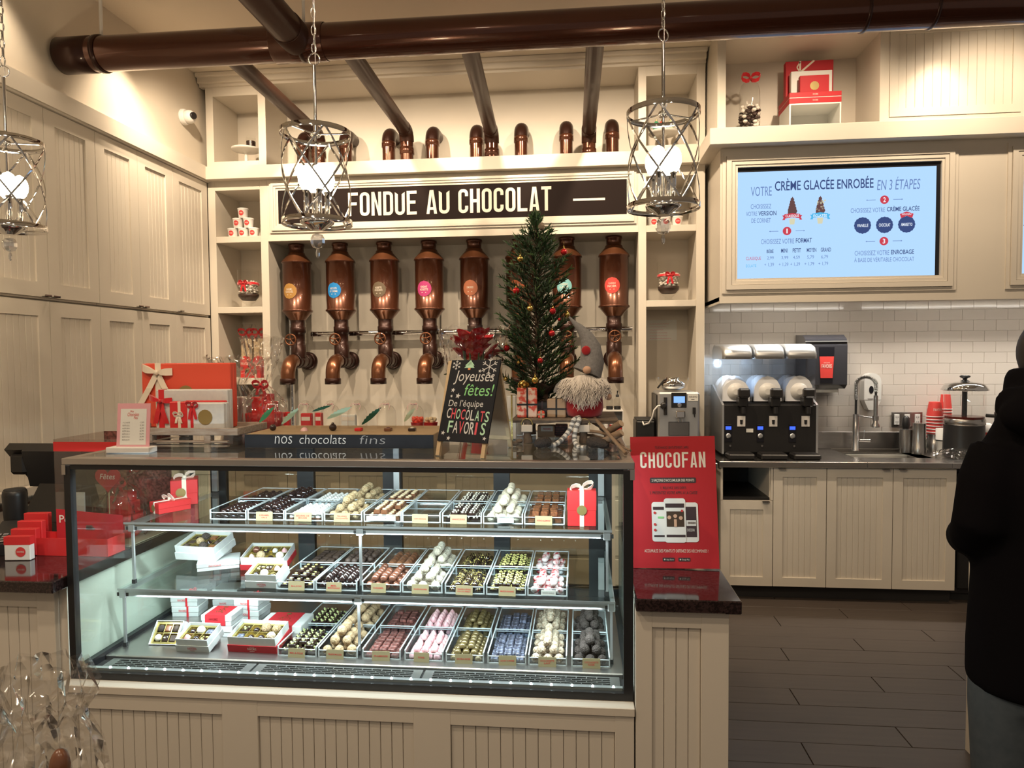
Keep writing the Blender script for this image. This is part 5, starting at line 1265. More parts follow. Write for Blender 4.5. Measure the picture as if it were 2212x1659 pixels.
# price card in a block
c = oz(275, 979, TZ); t = thing('price_sign', 'pink-edged price card standing in a white wooden block', 'sign', (c.x, c.y+.02, TZ), .03)
obj('block', MB().box(-.074,-.022,0,.074,.028,.019,.002), 'white_paint', t)
mb = MB(); mb.T = Matrix.Translation((.004,.004,.017)) @ Matrix.Rotation(-.10, 4, 'X'); mb.box(-.057,-.0012,0,.057,.0012,.146); cd = obj('card', mb, 'pink', t)
M_ = mb.T; U_, V_ = (M_.to_3x3() @ Vector((1,0,0))), (M_.to_3x3() @ Vector((0,0,1))); O_ = M_ @ Vector((-.057,-.0012,0))
fl = Flat(O_, U_, V_, .0006); fl.rect(.012,.008,.102,.128); obj('white_field', fl, 'white_card', cd)
fl = Flat(O_, U_, V_, .0012); fl.text('Nos', .045, .116, .058, .123, shear=.3); fl.text('Chocolats', .036, .103, .076, .115, shear=.3); fl.text('Fins', .058, .093, .072, .102, shear=.3); obj('script_title', fl, 'print_red', cd, kind='stuff')
fl = Flat(O_, U_, V_, .0012)
for k, (a, b) in enumerate((('À L’UNITÉ', '1,50'), ('BOÎTE DE 2', '3,50'), ('BOÎTE DE 4', '6,50'), ('BOÎTE DE 6', '8,99'), ('BOÎTE DE 12', '16,99'), ('BOÎTE DE 24', '29,99'), ('BOÎTE DE 48', '54,99'))):
    v = .079-k*.0095; fl.text(a, .02, v, .045, v+.0058); fl.text(b, .08, v, .094, v+.0058)
obj('price_lines', fl, 'print_grey', cd, kind='stuff')
# weathered tray on feet, carrying the gift boxes
pl = thing('wooden_tray', 'weathered wooden tray on short legs under the upright gift boxes', 'tray', (-1.47, 2.47, TZ))
x0, x1, y0, y1, zt = -1.70, -1.235, 2.36, 2.60, TZ+.057
for k in range(5): obj('slat', MB().box(x0+.012, y0+.012+k*.0445, TZ+.030, x1-.012, y0+.053+k*.0445, TZ+.040, .002), 'pallet', pl, pl)
for a in ((x0,y0,x1,y0+.012),(x0,y1-.012,x1,y1),(x0,y0+.012,x0+.012,y1-.012),(x1-.012,y0+.012,x1,y1-.012)): obj('side_board', MB().box(a[0],a[1],TZ+.030,a[2],a[3],zt,.002), 'pallet', pl, pl)
for x in (x0+.11, x1-.13):
    for y in (y0+.0, y1-.03): obj('leg', MB().box(x, y, TZ, x+.026, y+.03, TZ+.030, .002), 'pallet', pl, pl)
obj('foot_rail', MB().box(x0+.06, y0+.002, TZ+.002, x1-.04, y0+.02, TZ+.010, .002), 'pallet', pl, pl)
pz = TZ+.040
def up_box(px0, px1, pyt, pyb, y, d, m, label, z=pz):
    a = oy(px0, pyt, y); b = oy(px1, pyb, y); w = b.x-a.x; h = oy((px0+px1)/2, pyt, y).z-z
    t = thing('gift_box', label, 'gift box', ((a.x+b.x)/2, y+d/2, z)); obj('box', MB().box(-w/2,-d/2,0,w/2,d/2*.2,h,.003), m, t); obj('lid', MB().box(-w/2-.001,-d/2*.1,0,w/2+.001,d/2,h+.001,.003), m, t); return t, w, d, h
t, w, d, h = up_box(305, 500, 785, 925, 2.545, .05, 'orange_red', 'large upright red gift box with wide ivory bow and gold seal')
mb = MB(); bow3(mb, (-w*.31,-d/2-.003,h*.86), .062, w=.42, tl=2.2, spread=1.3); mb.box(-w*.31-.012,-d/2-.002,0,-w*.31+.012,d/2+.002,h+.002); obj('bow', mb, 'ivory_ribbon', t)
fl = Flat((0,-d/2,0), (1,0,0), (0,0,1), .0015); fl.disc(.0, h*.52, .034, 36, .015, 20); obj('seal', fl, 'gold_seal', t)
t, w, d, h = up_box(336, 493, 842, 928, 2.485, .04, 'box_white', 'upright white gift box with red bow in front of the large red one')
mb = MB(); bow3(mb, (-w*.42,-d/2-.004,h*.72), .046, w=.42, tl=1.9, spread=.5); mb.box(-w*.42-.011,-d/2-.002,0,-w*.42+.011,d/2+.001,h+.001); obj('bow', mb, 'red_ribbon', t)
t, w, d, h = up_box(365, 412, 868, 929, 2.43, .035, 'red_card', 'small upright red box with narrow ivory ribbon between the white boxes')
mb = MB(); bow(mb, (-.004,-d/2-.002,h*.55), .02, tl=1.6, w=.5); mb.box(-.007,-d/2-.0015,0,.004,d/2+.001,h+.001); obj('bow', mb, 'ivory_ribbon', t)
t, w, d, h = up_box(398, 487, 866, 927, 2.45, .018, 'red_card', 'thin red gift box just behind the small white box with gold seal')
t, w, d, h = up_box(403, 484, 871, 929, 2.405, .04, 'box_white', 'small upright white gift box with large gold seal')
fl = Flat((0,-d/2,0), (1,0,0), (0,0,1), .0015); fl.disc(.0, h*.5, .028, 36, .015, 20); obj('seal', fl, 'gold_seal', t)
mb = MB(); bow(mb, (-w*.33,-d/2-.003,h*.93), .024, tl=2.2, w=.5); mb.box(-w*.40,-d/2-.0018,0,-w*.40+.011,d/2+.001,h+.001); obj('bow', mb, 'red_ribbon', t)

# cellophane wrapped baskets
def cello(mb, c, prof, n=22, jit=.12, seed=1, sy=1):
    rnd = random.Random(seed); R = []
    for r, h in prof:
        ring = []
        for j in range(n):
            a = 2*PI*j/n; q = r*(1+(jit if j % 2 else -jit)*rnd.uniform(.3,1)); ring.append((c[0]+q*math.cos(a)+rnd.uniform(-1,1)*r*.04, c[1]+q*math.sin(a)*sy, c[2]+h+rnd.uniform(-1,1)*r*.10))
        R.append(ring)
    mb.rings(R, True, False, False, False); return mb
def basket(loc, s, label, m_in='red_card', tuft=.20, seed=3):
    t = thing('gift_basket', label, 'gift basket', loc)
    mb = MB(); mb.lathe((0,0,0), [(.05*s,0),(.07*s,.02*s),(.075*s,.08*s),(.07*s,.085*s)], 20); obj('basket', mb, m_in, t)
    mb = MB(); mb.box(-.04*s,-.03*s,.07*s,.01*s,.02*s,.15*s,.003); mb.box(.005*s,-.02*s,.07*s,.05*s,.03*s,.13*s,.003); mb.lathe((0,.03*s,.07*s), [(.03*s,0),(.03*s,.09*s)], 14); obj('treats', mb, m_in, t)
    mb = MB(); cello(mb, (0,0,0), [(.07*s,.002),(.092*s,.05*s),(.088*s,.12*s),(.05*s,.17*s),(.018*s,.20*s),(.03*s,.22*s),(.06*s,.20*s+tuft*.5),(.085*s,.20*s+tuft)], 26, .12, seed); obj('cellophane', mb, 'cello', t)
    mb = MB(); bow(mb, (0,-.022*s,.2*s), .035*s, tl=1.2, w=.4); obj('ribbon', mb, 'red_ribbon', t); return t
c = oz(533, 944, TZ); basket((c.x, 2.72, TZ), 1.0, 'red gift basket in crinkled cellophane right of the big red box', seed=5)
t = thing('cellophane_bag', 'clear cellophane tuft rising behind the large red gift box', 'bag', (-1.42, 2.72, TZ))
mb = MB(); cello(mb, (0,0,0), [(.06,0),(.08,.06),(.06,.16),(.03,.20),(.06,.24),(.11,.29),(.13,.315)], 24, .2, 8, .7); obj('cellophane', mb, 'cello', t)
mb = MB(); mb.box(-.05,-.03,0,.05,.03,.15,.004); obj('contents', mb, 'cup_white', t)
t = thing('black_post', 'slim black post with rounded top rising behind the gift boxes', 'post', (oy(407, 760, 2.825).x, 2.825, TZ))
mb = MB(); mb.box(-.009,-.006,-.379,.009,.006,.29,.004); obj('post', mb, 'black_plastic', t)

# chalk-fronted riser with glass cloches
a = oz(530, 967, TZ); b = oz(936, 969, TZ); RH = .047; RD = .30
rx = (a.x+b.x)/2; rw = b.x-a.x; ry = (a.y+b.y)/2
t = thing('chalk_riser', 'long pale wood riser with chalkboard front lettered nos chocolats fins', 'riser', (rx, ry, TZ), .008)
obj('wood_box', MB().box(-rw/2, .004, 0, rw/2, RD, RH, .002), 'board_wood', t); fb = obj('chalk_front', MB().box(-rw/2, -.002, 0, rw/2, .004, RH-.001), 'chalkboard', t)
fl = Flat((-rw/2,-.002,0), (1,0,0), (0,0,1), .0006)
s = rw/405
for wd, x0, x1, y0, y1 in (('nos', 66, 104, 9, 25), ('chocolats', 120, 220, 9, 28), ): fl.text(wd, x0*s, y0*s, x1*s, y1*s, bold=-.012, shear=.12)
obj('chalk_lettering', fl, 'chalk', fb, kind='stuff')
fl = Flat((-rw/2,-.002,0), (1,0,0), (0,0,1), .0006); fl.text('fins', 250*s, 9*s, 304*s, 27*s, bold=-.016, shear=.12); obj('faint_lettering', fl, 'chalk_faint', fb, kind='stuff')
leafm = ['green_card', 'mint_pale', 'deep_green', 'mint_pale', 'deep_green', 'lime_pale']
leafn = ['bright green', 'pale mint', 'small dark green', 'broad mint', 'dark green', 'pale lime']
inside = [('ball', 'choc_dark'), ('dome', 'pink_choc'), ('bauble', 'choc_dark'), ('square', 'red_card'), ('square', 'choc_milk'), ('square', 'choc_dark')]
iname = ['dark ball chocolate', 'pink dome chocolate', 'dark bauble-shaped chocolate', 'red square chocolate', 'brown square chocolate', 'black square chocolate']
RT = TZ+RH
def holly(mb, p0, p1, w, n=7):
    p0, p1 = Vector(p0), Vector(p1); d = p1-p0; up = Vector((0,-.25,1)).normalized(); up = (up-d*up.dot(d)/d.length_squared).normalized(); nn = d.cross(up).normalized()*.0006
    top = []; bot = []
    for i in range(2*n+1):
        k = i/(2*n); prof = math.sin(PI*min(1,k*1.02))**.7; q = w*prof*(1.0 if i % 2 else .72)
        top.append(p0+d*k+up*q*.62); bot.append(p0+d*k-up*w*prof*.38)
    vs = [v+nn for v in top+bot[::-1]] + [v-nn for v in top+bot[::-1]]; m = len(top)*2
    mb.add(vs, [(i, i+1, m-2-i, m-1-i) for i in range(len(top)-1)] + [(m+i, 2*m-1-i, 2*m-2-i, m+i+1) for i in range(len(top)-1)]); return mb
for k, (px, lx0, ly0, lx1, ly1) in enumerate(((588,560,913,592,879),(658,608,917,646,881),(712,674,889,716,876),(770,706,905,760,879),(833,781,918,824,880),(893,873,911,896,882))):
    c = oy(px, 905, 2.45); hh = .098*(1 if k else .98)
    t = thing('glass_cloche', 'small glass bell jar with a %s paper holly leaf and twine' % leafn[k], 'cloche', (c.x, 2.46, RT), 0, 'glass bell jars on the riser')
    mb = MB(); mb.lathe((0,0,0), [(.036,0),(.0365,.05),(.034,.066),(.025,.080),(.012,.087),(.0085,.092),(.013,.096),(.013,.100),(.006,.103)], 26, cap0=False); obj('bell', mb, 'glass_clear', t)
    mb = MB(); mb.T = Matrix.Translation((0,0,.089)); mb.tube([(.0105*math.cos(2*PI*i/12), .0105*math.sin(2*PI*i/12), 0) for i in range(13)], .0018, 5, False); mb.T = None
    for sg in (-1,1): mb.tube([(0,-.011,.089),(sg*.012,-.016,.094),(sg*.019,-.018,.084),(sg*.016,-.026,.07)], .0013, 5)
    obj('twine', mb, 'twine', t)
    p0 = oy(lx0, ly0, 2.41); p1 = oy(lx1, ly1, 2.44); o0 = Vector((c.x, 2.46, RT)); mb = MB(); holly(mb, p0-o0, p1-o0, .021 if k != 2 else .012); obj('paper_leaf', mb, leafm[k], t)
    q = oy((587,655,717,773,837,889)[k], 930, 2.36)
    tt = thing('sample_chocolate', '%s shown in front of the bell jar with the %s leaf' % (iname[k], leafn[k]), 'chocolate', (q.x, 2.37, RT))
    mb = MB(); sh_, mm = inside[k]
    if sh_ == 'ball': mb.sph((0,0,.0115), .012, 14, 9)
    elif sh_ == 'dome': sph_half(mb, .0135, .013, 14, 5)
    elif sh_ == 'bauble': mb.sph((0,0,.0125), .0135, 14, 9); mb.lathe((0,0,.024), [(.005,0),(.005,.005),(.002,.007)], 10)
    else: mb.box(-.0125,-.0125,0,.0125,.0125,.0115,.002)
    body = obj('body', mb, mm, tt)
    if k in (4, 5): mb = MB(); mb.sph((0,0,.012), .006, 8, 4, (1.2,.7,.4)); obj('topping', mb, 'nut_white' if k == 5 else 'brick_choc', tt)
for k, (px, m) in enumerate(((906, 'red_card'), (932, 'red_card'))):
    c = oy(px, 910, 2.72); t = thing('candy_cup', 'red paper cup of yellow and red sweets behind the riser, %s of two' % ('left', 'right')[k], 'cup', (c.x, 2.70, TZ))
    mb = MB(); mb.lathe((0,0,0), [(.022,0),(.030,.045),(.031,.046)], 18); obj('paper_cup', mb, m, t)
    mb = MB()
    for i in range(14): a = random.uniform(0,6.28); r = .02*math.sqrt(random.random()); mb.sph((r*math.cos(a), r*math.sin(a), .05+random.uniform(0,.012)), .009, 7, 5)
    obj('sweets', mb, 'nut' if k else 'orange_red', t, kind='stuff')
# things half seen through the bell jars, on the rear edge of the case
for px, m, nm_, w, h in ((664,'red_card','red packet',.045,.05),(690,'red_card','red tin',.03,.052),(755,'white_card','white card',.06,.045),(620,'red_card','red pouch',.03,.055)):
    c = oy(px, 905, 2.74); t = thing('small_packet', '%s standing behind the riser, seen through the bell jars' % nm_, 'packet', (c.x, 2.735, TZ)); obj('packet', MB().box(-w/2,-.012,0,w/2,.012,h+.03,.003), m, t)
    mb = MB(); mb.box(-w/2+.004,-.0128,.05,w/2-.004,-.0122,.066); obj('label', mb, 'print_cream', t)

# ---- A-board
FLt, FRt = oz(943, 984, TZ), oz(1047, 991, TZ); TLt, TRt = oy(971, 781, FLt.y+.11), oy(1076, 781, FRt.y+.11)
BRt = oz(1106, 966, TZ); BLt = BRt+(FLt-FRt)
t = thing('chalk_a_board', 'small chalkboard easel with pale wood legs reading Joyeuses fêtes', 'sign', (FLt+FRt)/2)
U_ = (FRt-FLt).normalized(); V_ = ((TLt-FLt)-U_*(TLt-FLt).dot(U_)).normalized(); N_ = U_.cross(V_); bw = (TRt-TLt).length; bh_ = (TLt-FLt).length
def obeam(mb, p, q, w, d, wu, du):
    p, q, wu, du = Vector(p), Vector(q), Vector(wu).normalized(), Vector(du).normalized(); R = []
    for c in (p, q): R.append([c-wu*w/2-du*d/2, c+wu*w/2-du*d/2, c+wu*w/2+du*d/2, c-wu*w/2+du*d/2])
    mb.rings(R, True, True, True, False); return mb
for p, q in ((FLt+U_*.006, TLt+U_*.006), (FRt-U_*.006, TRt-U_*.006)): mb = MB(); obeam(mb, p, q, .013, .012, U_, N_); obj('front_leg', mb, 'pale_wood', t, t)
for p, q in ((BLt+U_*.006, TLt+U_*.006-N_*.014), (BRt-U_*.006, TRt-U_*.006-N_*.014)): mb = MB(); obeam(mb, p, q, .013, .012, U_, N_); obj('rear_leg', mb, 'pale_wood', t, t)
mb = MB(); obeam(mb, BLt+(TLt-BLt)*.12, BRt+(TRt-BRt)*.12, .016, .01, (0,0,1), N_); obeam(mb, TLt-N_*.012, TRt-N_*.012, .012, .01, (0,0,1), N_); obj('crossbar', mb, 'pale_wood', t, t)
mb = MB(); c0 = FLt+V_*(bh_*.145); obeam(mb, c0+U_*(bw/2)+N_*.009, c0+U_*(bw/2)+V_*(bh_*.855)+N_*.009, bw, .006, U_, N_); bd = obj('board', mb, 'chalkboard', t, t)
mb = MB(); obeam(mb, BLt+(TLt-BLt)*.13+U_*(bw/2), BLt+(TLt-BLt)*.98+U_*(bw/2), bw-.012, .004, U_, N_); obj('rear_panel', mb, 'kraft', t, t)
O_ = c0+N_*.012; H_ = bh_*.855; W_ = bw; f_ = lambda: Flat(O_, U_, V_, .0006)
wh, gr, mi, rd, og = f_(), f_(), f_(), f_(), f_()
wh.flake(.12*W_, .935*H_, .09*W_, .006*W_*2); wh.flake(.80*W_, .915*H_, .17*W_, .007*W_*2)
mi.poly([(.29*W_,.90*H_),(.40*W_,.985*H_),(.50*W_,.90*H_)]); mi.poly([(.30*W_,.93*H_),(.40*W_,1.0*H_),(.49*W_,.93*H_)]); og.rect(.37*W_,.875*H_,.42*W_,.90*H_)
wh.text('Joyeuses', .12*W_, .69*H_, .93*W_, .865*H_, bold=0, shear=.15); gr.text('fêtes!', .38*W_, .555*H_, .96*W_, .70*H_, shear=.12); wh.text('De l’équipe', .10*W_, .395*H_, .80*W_, .50*H_, shear=.05)
xx_ = .10; 
for i, ch in enumerate('CHOCOLATS'): f = (wh, rd, mi, rd, wh, wh, mi, rd, mi)[i]; v = .255; f.text(ch, (xx_+i*.097)*W_, (v-.004*i+.02)*H_, (xx_+i*.097+.082)*W_, (v+.125-.004*i+.02)*H_, bold=.03)
for i, ch in enumerate('FAVORIS'): f = (mi, wh, rd, wh, wh, rd, mi)[i]; f.text(ch, (.17+i*.11)*W_, (.10-.002*i)*H_, (.17+i*.11+(.095 if ch != 'I' else .04))*W_, (.245-.002*i)*H_, bold=.03)
for u, v, r in ((.14,.62,.045),(.13,.545,.03),(.26,.55,.055),(.09,.095,.045),(.22,.035,.045),(.93,.05,.04),(.88,.79,.045),(.62,.86,.035)): wh.star(u*W_, v*H_, r*W_, rot=.2)
for nme, f, mm in (('white_chalk', wh, 'chalk'), ('green_chalk', gr, 'chalk_green'), ('mint_chalk', mi, 'chalk_mint'), ('red_chalk', rd, 'chalk_red'), ('orange_chalk', og, 'chalk_orange')): obj(nme, f, mm, bd, t, kind='stuff')

# ---- rustic bench with tree, presents and gnome
BZ = 1.378
bn = thing('wooden_bench', 'rustic bark-edged little bench carrying the tree, presents and gnome', 'bench', (-.04, 2.55, TZ))
bx0, bx1, by0, by1 = oy(1108, 900, 2.43).x, oy(1334, 900, 2.43).x, 2.41, 2.72
R_ = []
for s_ in range(13):
    k = s_/12; x = bx0+(bx1-bx0)*k; j = random.uniform(-.008,.008); j2 = random.uniform(-.003,.003)
    R_.append([(x,by0+j,BZ-.016+j2),(x,by0+j-.004,BZ-.006),(x,by0+j+.004,BZ),(x,by1,BZ),(x,by1,BZ-.016)])
mb = MB(); mb.rings(R_, True, True, True, False); obj('slab', mb, 'bark', bn, bn)
for px in (1139, 1260):
    x = oy(px, 930, 2.43).x
    for y in (by0+.02, by1-.03): mb = MB(); mb.tube([(x+random.uniform(-.004,.004), y, TZ+.001), (x, y, TZ+.03), (x+.003, y, BZ-.012)], [.017,.0135,.0145], 10); obj('leg', mb, 'bark', bn, bn)
for k, px in enumerate((1138, 1262)):
    c = oy(px, 918, 2.412); t = thing('ribbon_tag', 'cream card tag with a loop of gold ribbon on the %s leg of the bench' % ('left', 'right')[k], 'tag', (c.x, 2.4135, TZ+.04))
    obj('card', MB().box(-.02,-.003,.0,.02,.003,.026,.002), 'print_cream', t); mb = MB(); mb.tube([(.02*math.cos(PI*i/10), -.001, .026+.022*math.sin(PI*i/10)) for i in range(11)], .0025, 5); obj('ribbon_loop', mb, 'gold_seal', t)
def parcel(px0, px1, pyt, y, d, m, rib, label, z=BZ, tag_='gift', bowm=None):
    a = oy(px0, 880, y); b = oy(px1, 880, y); w = b.x-a.x; h = oy((px0+px1)/2, pyt, y).z-z
    t = thing('wrapped_present', label, 'present', ((a.x+b.x)/2, y+d/2, z), random.uniform(-.12,.12)); obj('parcel', MB().box(-w/2,-d/2,0,w/2,d/2,h,.003), m, t)
    mb = MB(); e = .0012; mb.box(-.003,-d/2-e,0,.003,d/2+e,h+e); mb.box(-w/2-e,-d/2-e,h*.42,w/2+e,d/2+e,h*.42+.006); obj('ribbon', mb, rib, t)
    if bowm:
        mb = MB()
        for k in range(16):
            a_ = k*2.4; e_ = .2+.07*k; U1 = Vector((math.cos(a_)*math.cos(e_), math.sin(a_)*math.cos(e_)*.7-.2, math.sin(e_))); mb.ribbon([Vector((-.012,-d*.2,h))+U1*.024*math.sin(PI*i/6)+Vector((0,0,.008*math.sin(2*PI*i/6))) for i in range(7)], .007, Vector((-math.sin(a_), math.cos(a_), .3)))
        obj('bow', mb, bowm, t)
    return t
parcel(1116, 1159, 838, 2.44, .05, 'gift_print', 'black_plastic', 'tall red patterned present with dark ribbon and gold bow on the bench', bowm='gold')
parcel(1183, 1224, 862, 2.45, .05, 'kraft', 'black_plastic', 'brown kraft present tied with dark ribbon beside the gnome')
parcel(1158, 1182, 868, 2.47, .05, 'black_plastic', 'print_dark', 'small dark present between the red and the brown one')
parcel(1162, 1176, 888, 2.425, .02, 'orange_red', 'kraft', 'tiny orange present at the bench edge')
parcel(1094, 1114, 855, 2.52, .05, 'white_card', 'gold_foil', 'white present standing left of the bench behind the easel', z=TZ)
for k, (px0, px1, pyt, m, lab, y) in enumerate(((1161,1198,920,'kraft','small kraft box with a printed white label under the bench', 2.60),(1199,1226,918,'brick_choc','dark slatted box under the bench behind the striped legs', 2.62),(1096,1128,905,'white_card','white carton under the left end of the bench', 2.66))):
    a = oy(px0, 935, y); b = oy(px1, 935, y); h = oy((px0+px1)/2, pyt, y).z-TZ; w = b.x-a.x
    t = thing('small_box', lab, 'box', ((a.x+b.x)/2, y+.03, TZ)); obj('box', MB().box(-w/2,-.03,0,w/2,.03,h,.002), m, t)
    if k == 0: fl = Flat((-w/2,-.03,0), (1,0,0), (0,0,1), .001); fl.rect(w*.2,h*.52,w*.9,h*.98); lb = obj('label', fl, 'white_card', t); fl = Flat((-w/2,-.03,0), (1,0,0), (0,0,1), .0016); fl.text('FAVORIS', w*.35,h*.65,w*.78,h*.82, bold=.02); obj('lettering', fl, 'print_red', lb, kind='stuff')
    if k == 1:
        for q in range(4): obj('slat', MB().box(-w/2,-.032,h*(.1+q*.2),w/2,-.03,h*(.2+q*.2)), 'print_dark', t)
# Christmas tree
TX, TY = oy(1158, 700, 2.60).x, 2.60
ttop = oy(1160, 458, TY).z
tr_ = thing('christmas_tree', 'small artificial Christmas tree in a burlap wrapped base on the bench', 'christmas tree', (TX, TY, BZ))
mb = MB(); mb.tube([(0,0,.03), (.003,0,.3), (0,.002,ttop-BZ-.02)], [.010,.008,.002], 8); obj('trunk', mb, 'stem_brown', tr_)
mbb, mbn, mbt = MB(), MB(), MB()
H = ttop-BZ; rnd = random.Random(11)
def needle(mb, p, d, L, w=.0019):
    d = d.normalized(); s = d.orthogonal().normalized(); u = d.cross(s)
    mb.add([p+s*w, p-s*w*.5+u*w*.87, p-s*w*.5-u*w*.87, p+d*L*.6+s*w*.9, p+d*L*.6-s*w*.45+u*w*.8, p+d*L*.6-s*w*.45-u*w*.8, p+d*L], [(0,1,4,3),(1,2,5,4),(2,0,3,5),(3,4,6),(4,5,6),(5,3,6)])
def prof(k):   # half width along the height
    pts = ((0,.06),(.06,.12),(.16,.165),(.38,.155),(.6,.138),(.8,.112),(.9,.06),(1,.0))
    for (a, r), (b, s) in zip(pts, pts[1:]):
        if k <= b: return r+(s-r)*(k-a)/(b-a)
    return 0
NB = 250
for i in range(NB):
    k = .06+.92*(i/NB); a = i*2.39996+rnd.uniform(-.3,.3); L = prof(k)*rnd.uniform(.75,1.12); z = H*k-L*.12
    d = Vector((math.cos(a), math.sin(a), rnd.uniform(.25,.75) if k < .9 else 1.6)); d.normalize()
    p0 = Vector((0,0,z-L*.1)); P_ = [p0, p0+d*L*.5, p0+d*L+Vector((0,0,L*.10))]
    mbb.tube(P_, [.003,.002,.001], 4)
    n = int(9+L*190)
    for j in range(n):
        s_ = .25+.78*j/n; p = p0+d*L*s_+Vector((0,0,L*.10*s_*s_)); q = Vector((rnd.uniform(-1,1), rnd.uniform(-1,1), rnd.uniform(-.5,1))); dd = d*.9+q*.75
        needle(mbt if (s_ > .93 and rnd.random() < .6) else mbn, p, dd, rnd.uniform(.016,.030))
for j in range(26): needle(mbt, Vector((0,0,H-.10+j*.0035)), Vector((rnd.uniform(-1,1), rnd.uniform(-1,1), 1.1)), .028)
obj('branches', mbb, 'stem_brown', tr_, kind='stuff'); obj('needles', mbn, 'needle', tr_, kind='stuff'); obj('needle_tips', mbt, 'needle_tip', tr_, kind='stuff')
mb = MB(); cello(mb, (0,0,0), [(.05,0),(.056,.03),(.045,.065),(.038,.08),(.062,.10),(.085,.115)], 20, .10, 4); obj('burlap_wrap', mb, 'burlap', tr_)
mb = MB(); mb.sph((0,0,0), .012, 10, 8, (1,1,1.3), jit=.15)
pc = thing('pine_cone', 'small brown pine cone near the tip of the tree', 'pine cone', oy(1170, 489, TY-.03)); obj('cone', mb, 'bark', pc)
for i, (px, py, c, r) in enumerate(((1218,544,'red',.0125),(1115,628,'red',.013),(1194,672,'red',.0125),(1192,720,'red',.0125),(1094,752,'red',.0125),(1167,779,'red',.0105),(1208,690,'red',.006),(1233,748,'red',.006),(1124,559,'gold',.0115),(1145,666,'gold',.0115),(1225,680,'gold',.011),(1156,821,'gold',.013),(1092,818,'gold',.009),(1120,783,'gold',.006))):
    side = (px-1158)/80; y = TY-.15+abs(side)*.12*(1 if abs(side) < 1 else 1.2); 
    p = oy(px, py, y)
    where = ('beside the cyan label', 'on the left side at mid height', 'right of centre at mid height', 'on the right half under another red ball', 'at the lower left edge of the tree', 'low in the centre of the tree', 'tiny one right of centre', 'tiny one at the lower right edge', 'at the upper left of the tree', 'in the centre of the tree', 'at the right edge near the gnome hat', 'hanging over the burlap base', 'low on the left behind the easel', 'tiny one low on the left')[i]
    t = thing('bauble', 'shiny %s Christmas bauble %s' % (c, where), 'bauble', p, 0, 'baubles on the tree')
    mb = MB(); mb.sph((0,0,0), r, 16, 12); obj('ball', mb, 'ball_red' if c == 'red' else 'gold', t)
    mb = MB(); mb.lathe((0,0,r*.92), [(r*.28,0),(r*.28,r*.32),(r*.1,r*.36)], 10); mb.tube([(r*.2*math.cos(2*PI*q/8), 0, r*1.45+r*.2*math.sin(2*PI*q/8)) for q in range(9)], r*.05, 4, False); mb.tube([(0,0,r*1.6),(0,.02,r*1.6+.02)], .0006, 4); obj('cap', mb, 'gold', t)
# gnome
GX, GY = oy(1262, 880, 2.44).x, 2.47
gn = thing('christmas_gnome', 'felt Christmas gnome with tall grey hat, white beard and striped dangling legs', 'gnome', (GX, GY, BZ))
def g(px, py, y): return oy(px, py, y)-Vector((GX, GY, BZ))
mb = MB(); mb.lathe((0,0,0), [(.045,0),(.062,.008),(.069,.035),(.066,.07),(.055,.105),(.045,.125)], 28, sy=.72); obj('body', mb, 'felt_red', gn)
hp = [g(1268,806,GY-.005), g(1279,780,GY), g(1276,750,GY), g(1266,725,GY), g(1252,708,GY), g(1240,697,GY), g(1229,684,GY)]
mb = MB(); mb.tube(hp, [.054,.044,.036,.024,.014,.008,.003], 22); obj('hat', mb, 'felt_grey', gn)
mb = MB(); c = g(1266,757,GY-.040); mb.sph(c, .0165, 14, 8, (1,.35,1)); obj('hat_heart', mb, 'felt_red', gn)
mb = MB(); mb.sph(g(1268,799,GY-.062), .0135, 14, 10, (1.1,1,1)); obj('nose', mb, 'skin_felt', gn)
mb = MB(); rnd = random.Random(5)
for i in range(620):
    a = rnd.uniform(-1.45,1.45); k = rnd.random(); s0 = Vector((.046*math.sin(a), -.045*math.cos(a)-.008, .142+.012*math.cos(a*1.5)-.03*k*.3)); L = (.050+.058*max(0,math.cos(a))**2)*rnd.uniform(.5,1.12)
    o = Vector((math.sin(a)*rnd.uniform(.2,1.1), -math.cos(a)*rnd.uniform(.3,.8), 0)); ph = rnd.uniform(0,6); P_ = []
    for q in range(6):
        u = q/5; P_.append(s0 + o*.045*math.sin(u*PI*.6) + Vector((.009*math.sin(ph+u*8)*u, -.004*u+.004*math.cos(ph+u*7)*u, -L*u)))
    mb.tube(P_, [.0021,.0021,.0019,.0016,.0012,.0005], 4)
for i in range(60):
    a = rnd.choice((-1,1))*rnd.uniform(.7,1.6); s0 = Vector((.045*math.sin(a), -.04*math.cos(a), .135)); P_ = [s0+Vector((math.sin(a)*.05*u+rnd.uniform(-.004,.004), -.02*u, .012*math.sin(u*3)-.03*u*u)) for u in (0,.3,.6,1)]; mb.tube(P_, [.002,.002,.0015,.0005], 4)
obj('beard', mb, 'beard', gn, kind='stuff')
mb = MB(); mb.sph((0,-.012,.115), .048, 18, 12, (1,.85,.85)); obj('beard_base', mb, 'beard', gn)
mb = MB(); mb.tube([g(1296,822,GY), g(1305,838,GY-.01), g(1311,851,GY-.015)], [.012,.012,.010], 12); am = obj('arm', mb, 'felt_grey', gn); mb = MB(); mb.sph(g(1314,857,GY-.016), .0125, 12, 9); obj('hand', mb, 'skin_felt', am)
mb = MB(); mb.tube([g(1216,826,GY), g(1206,836,GY-.01), g(1200,848,GY-.012)], [.012,.012,.010], 12); obj('arm', mb, 'felt_grey', gn)
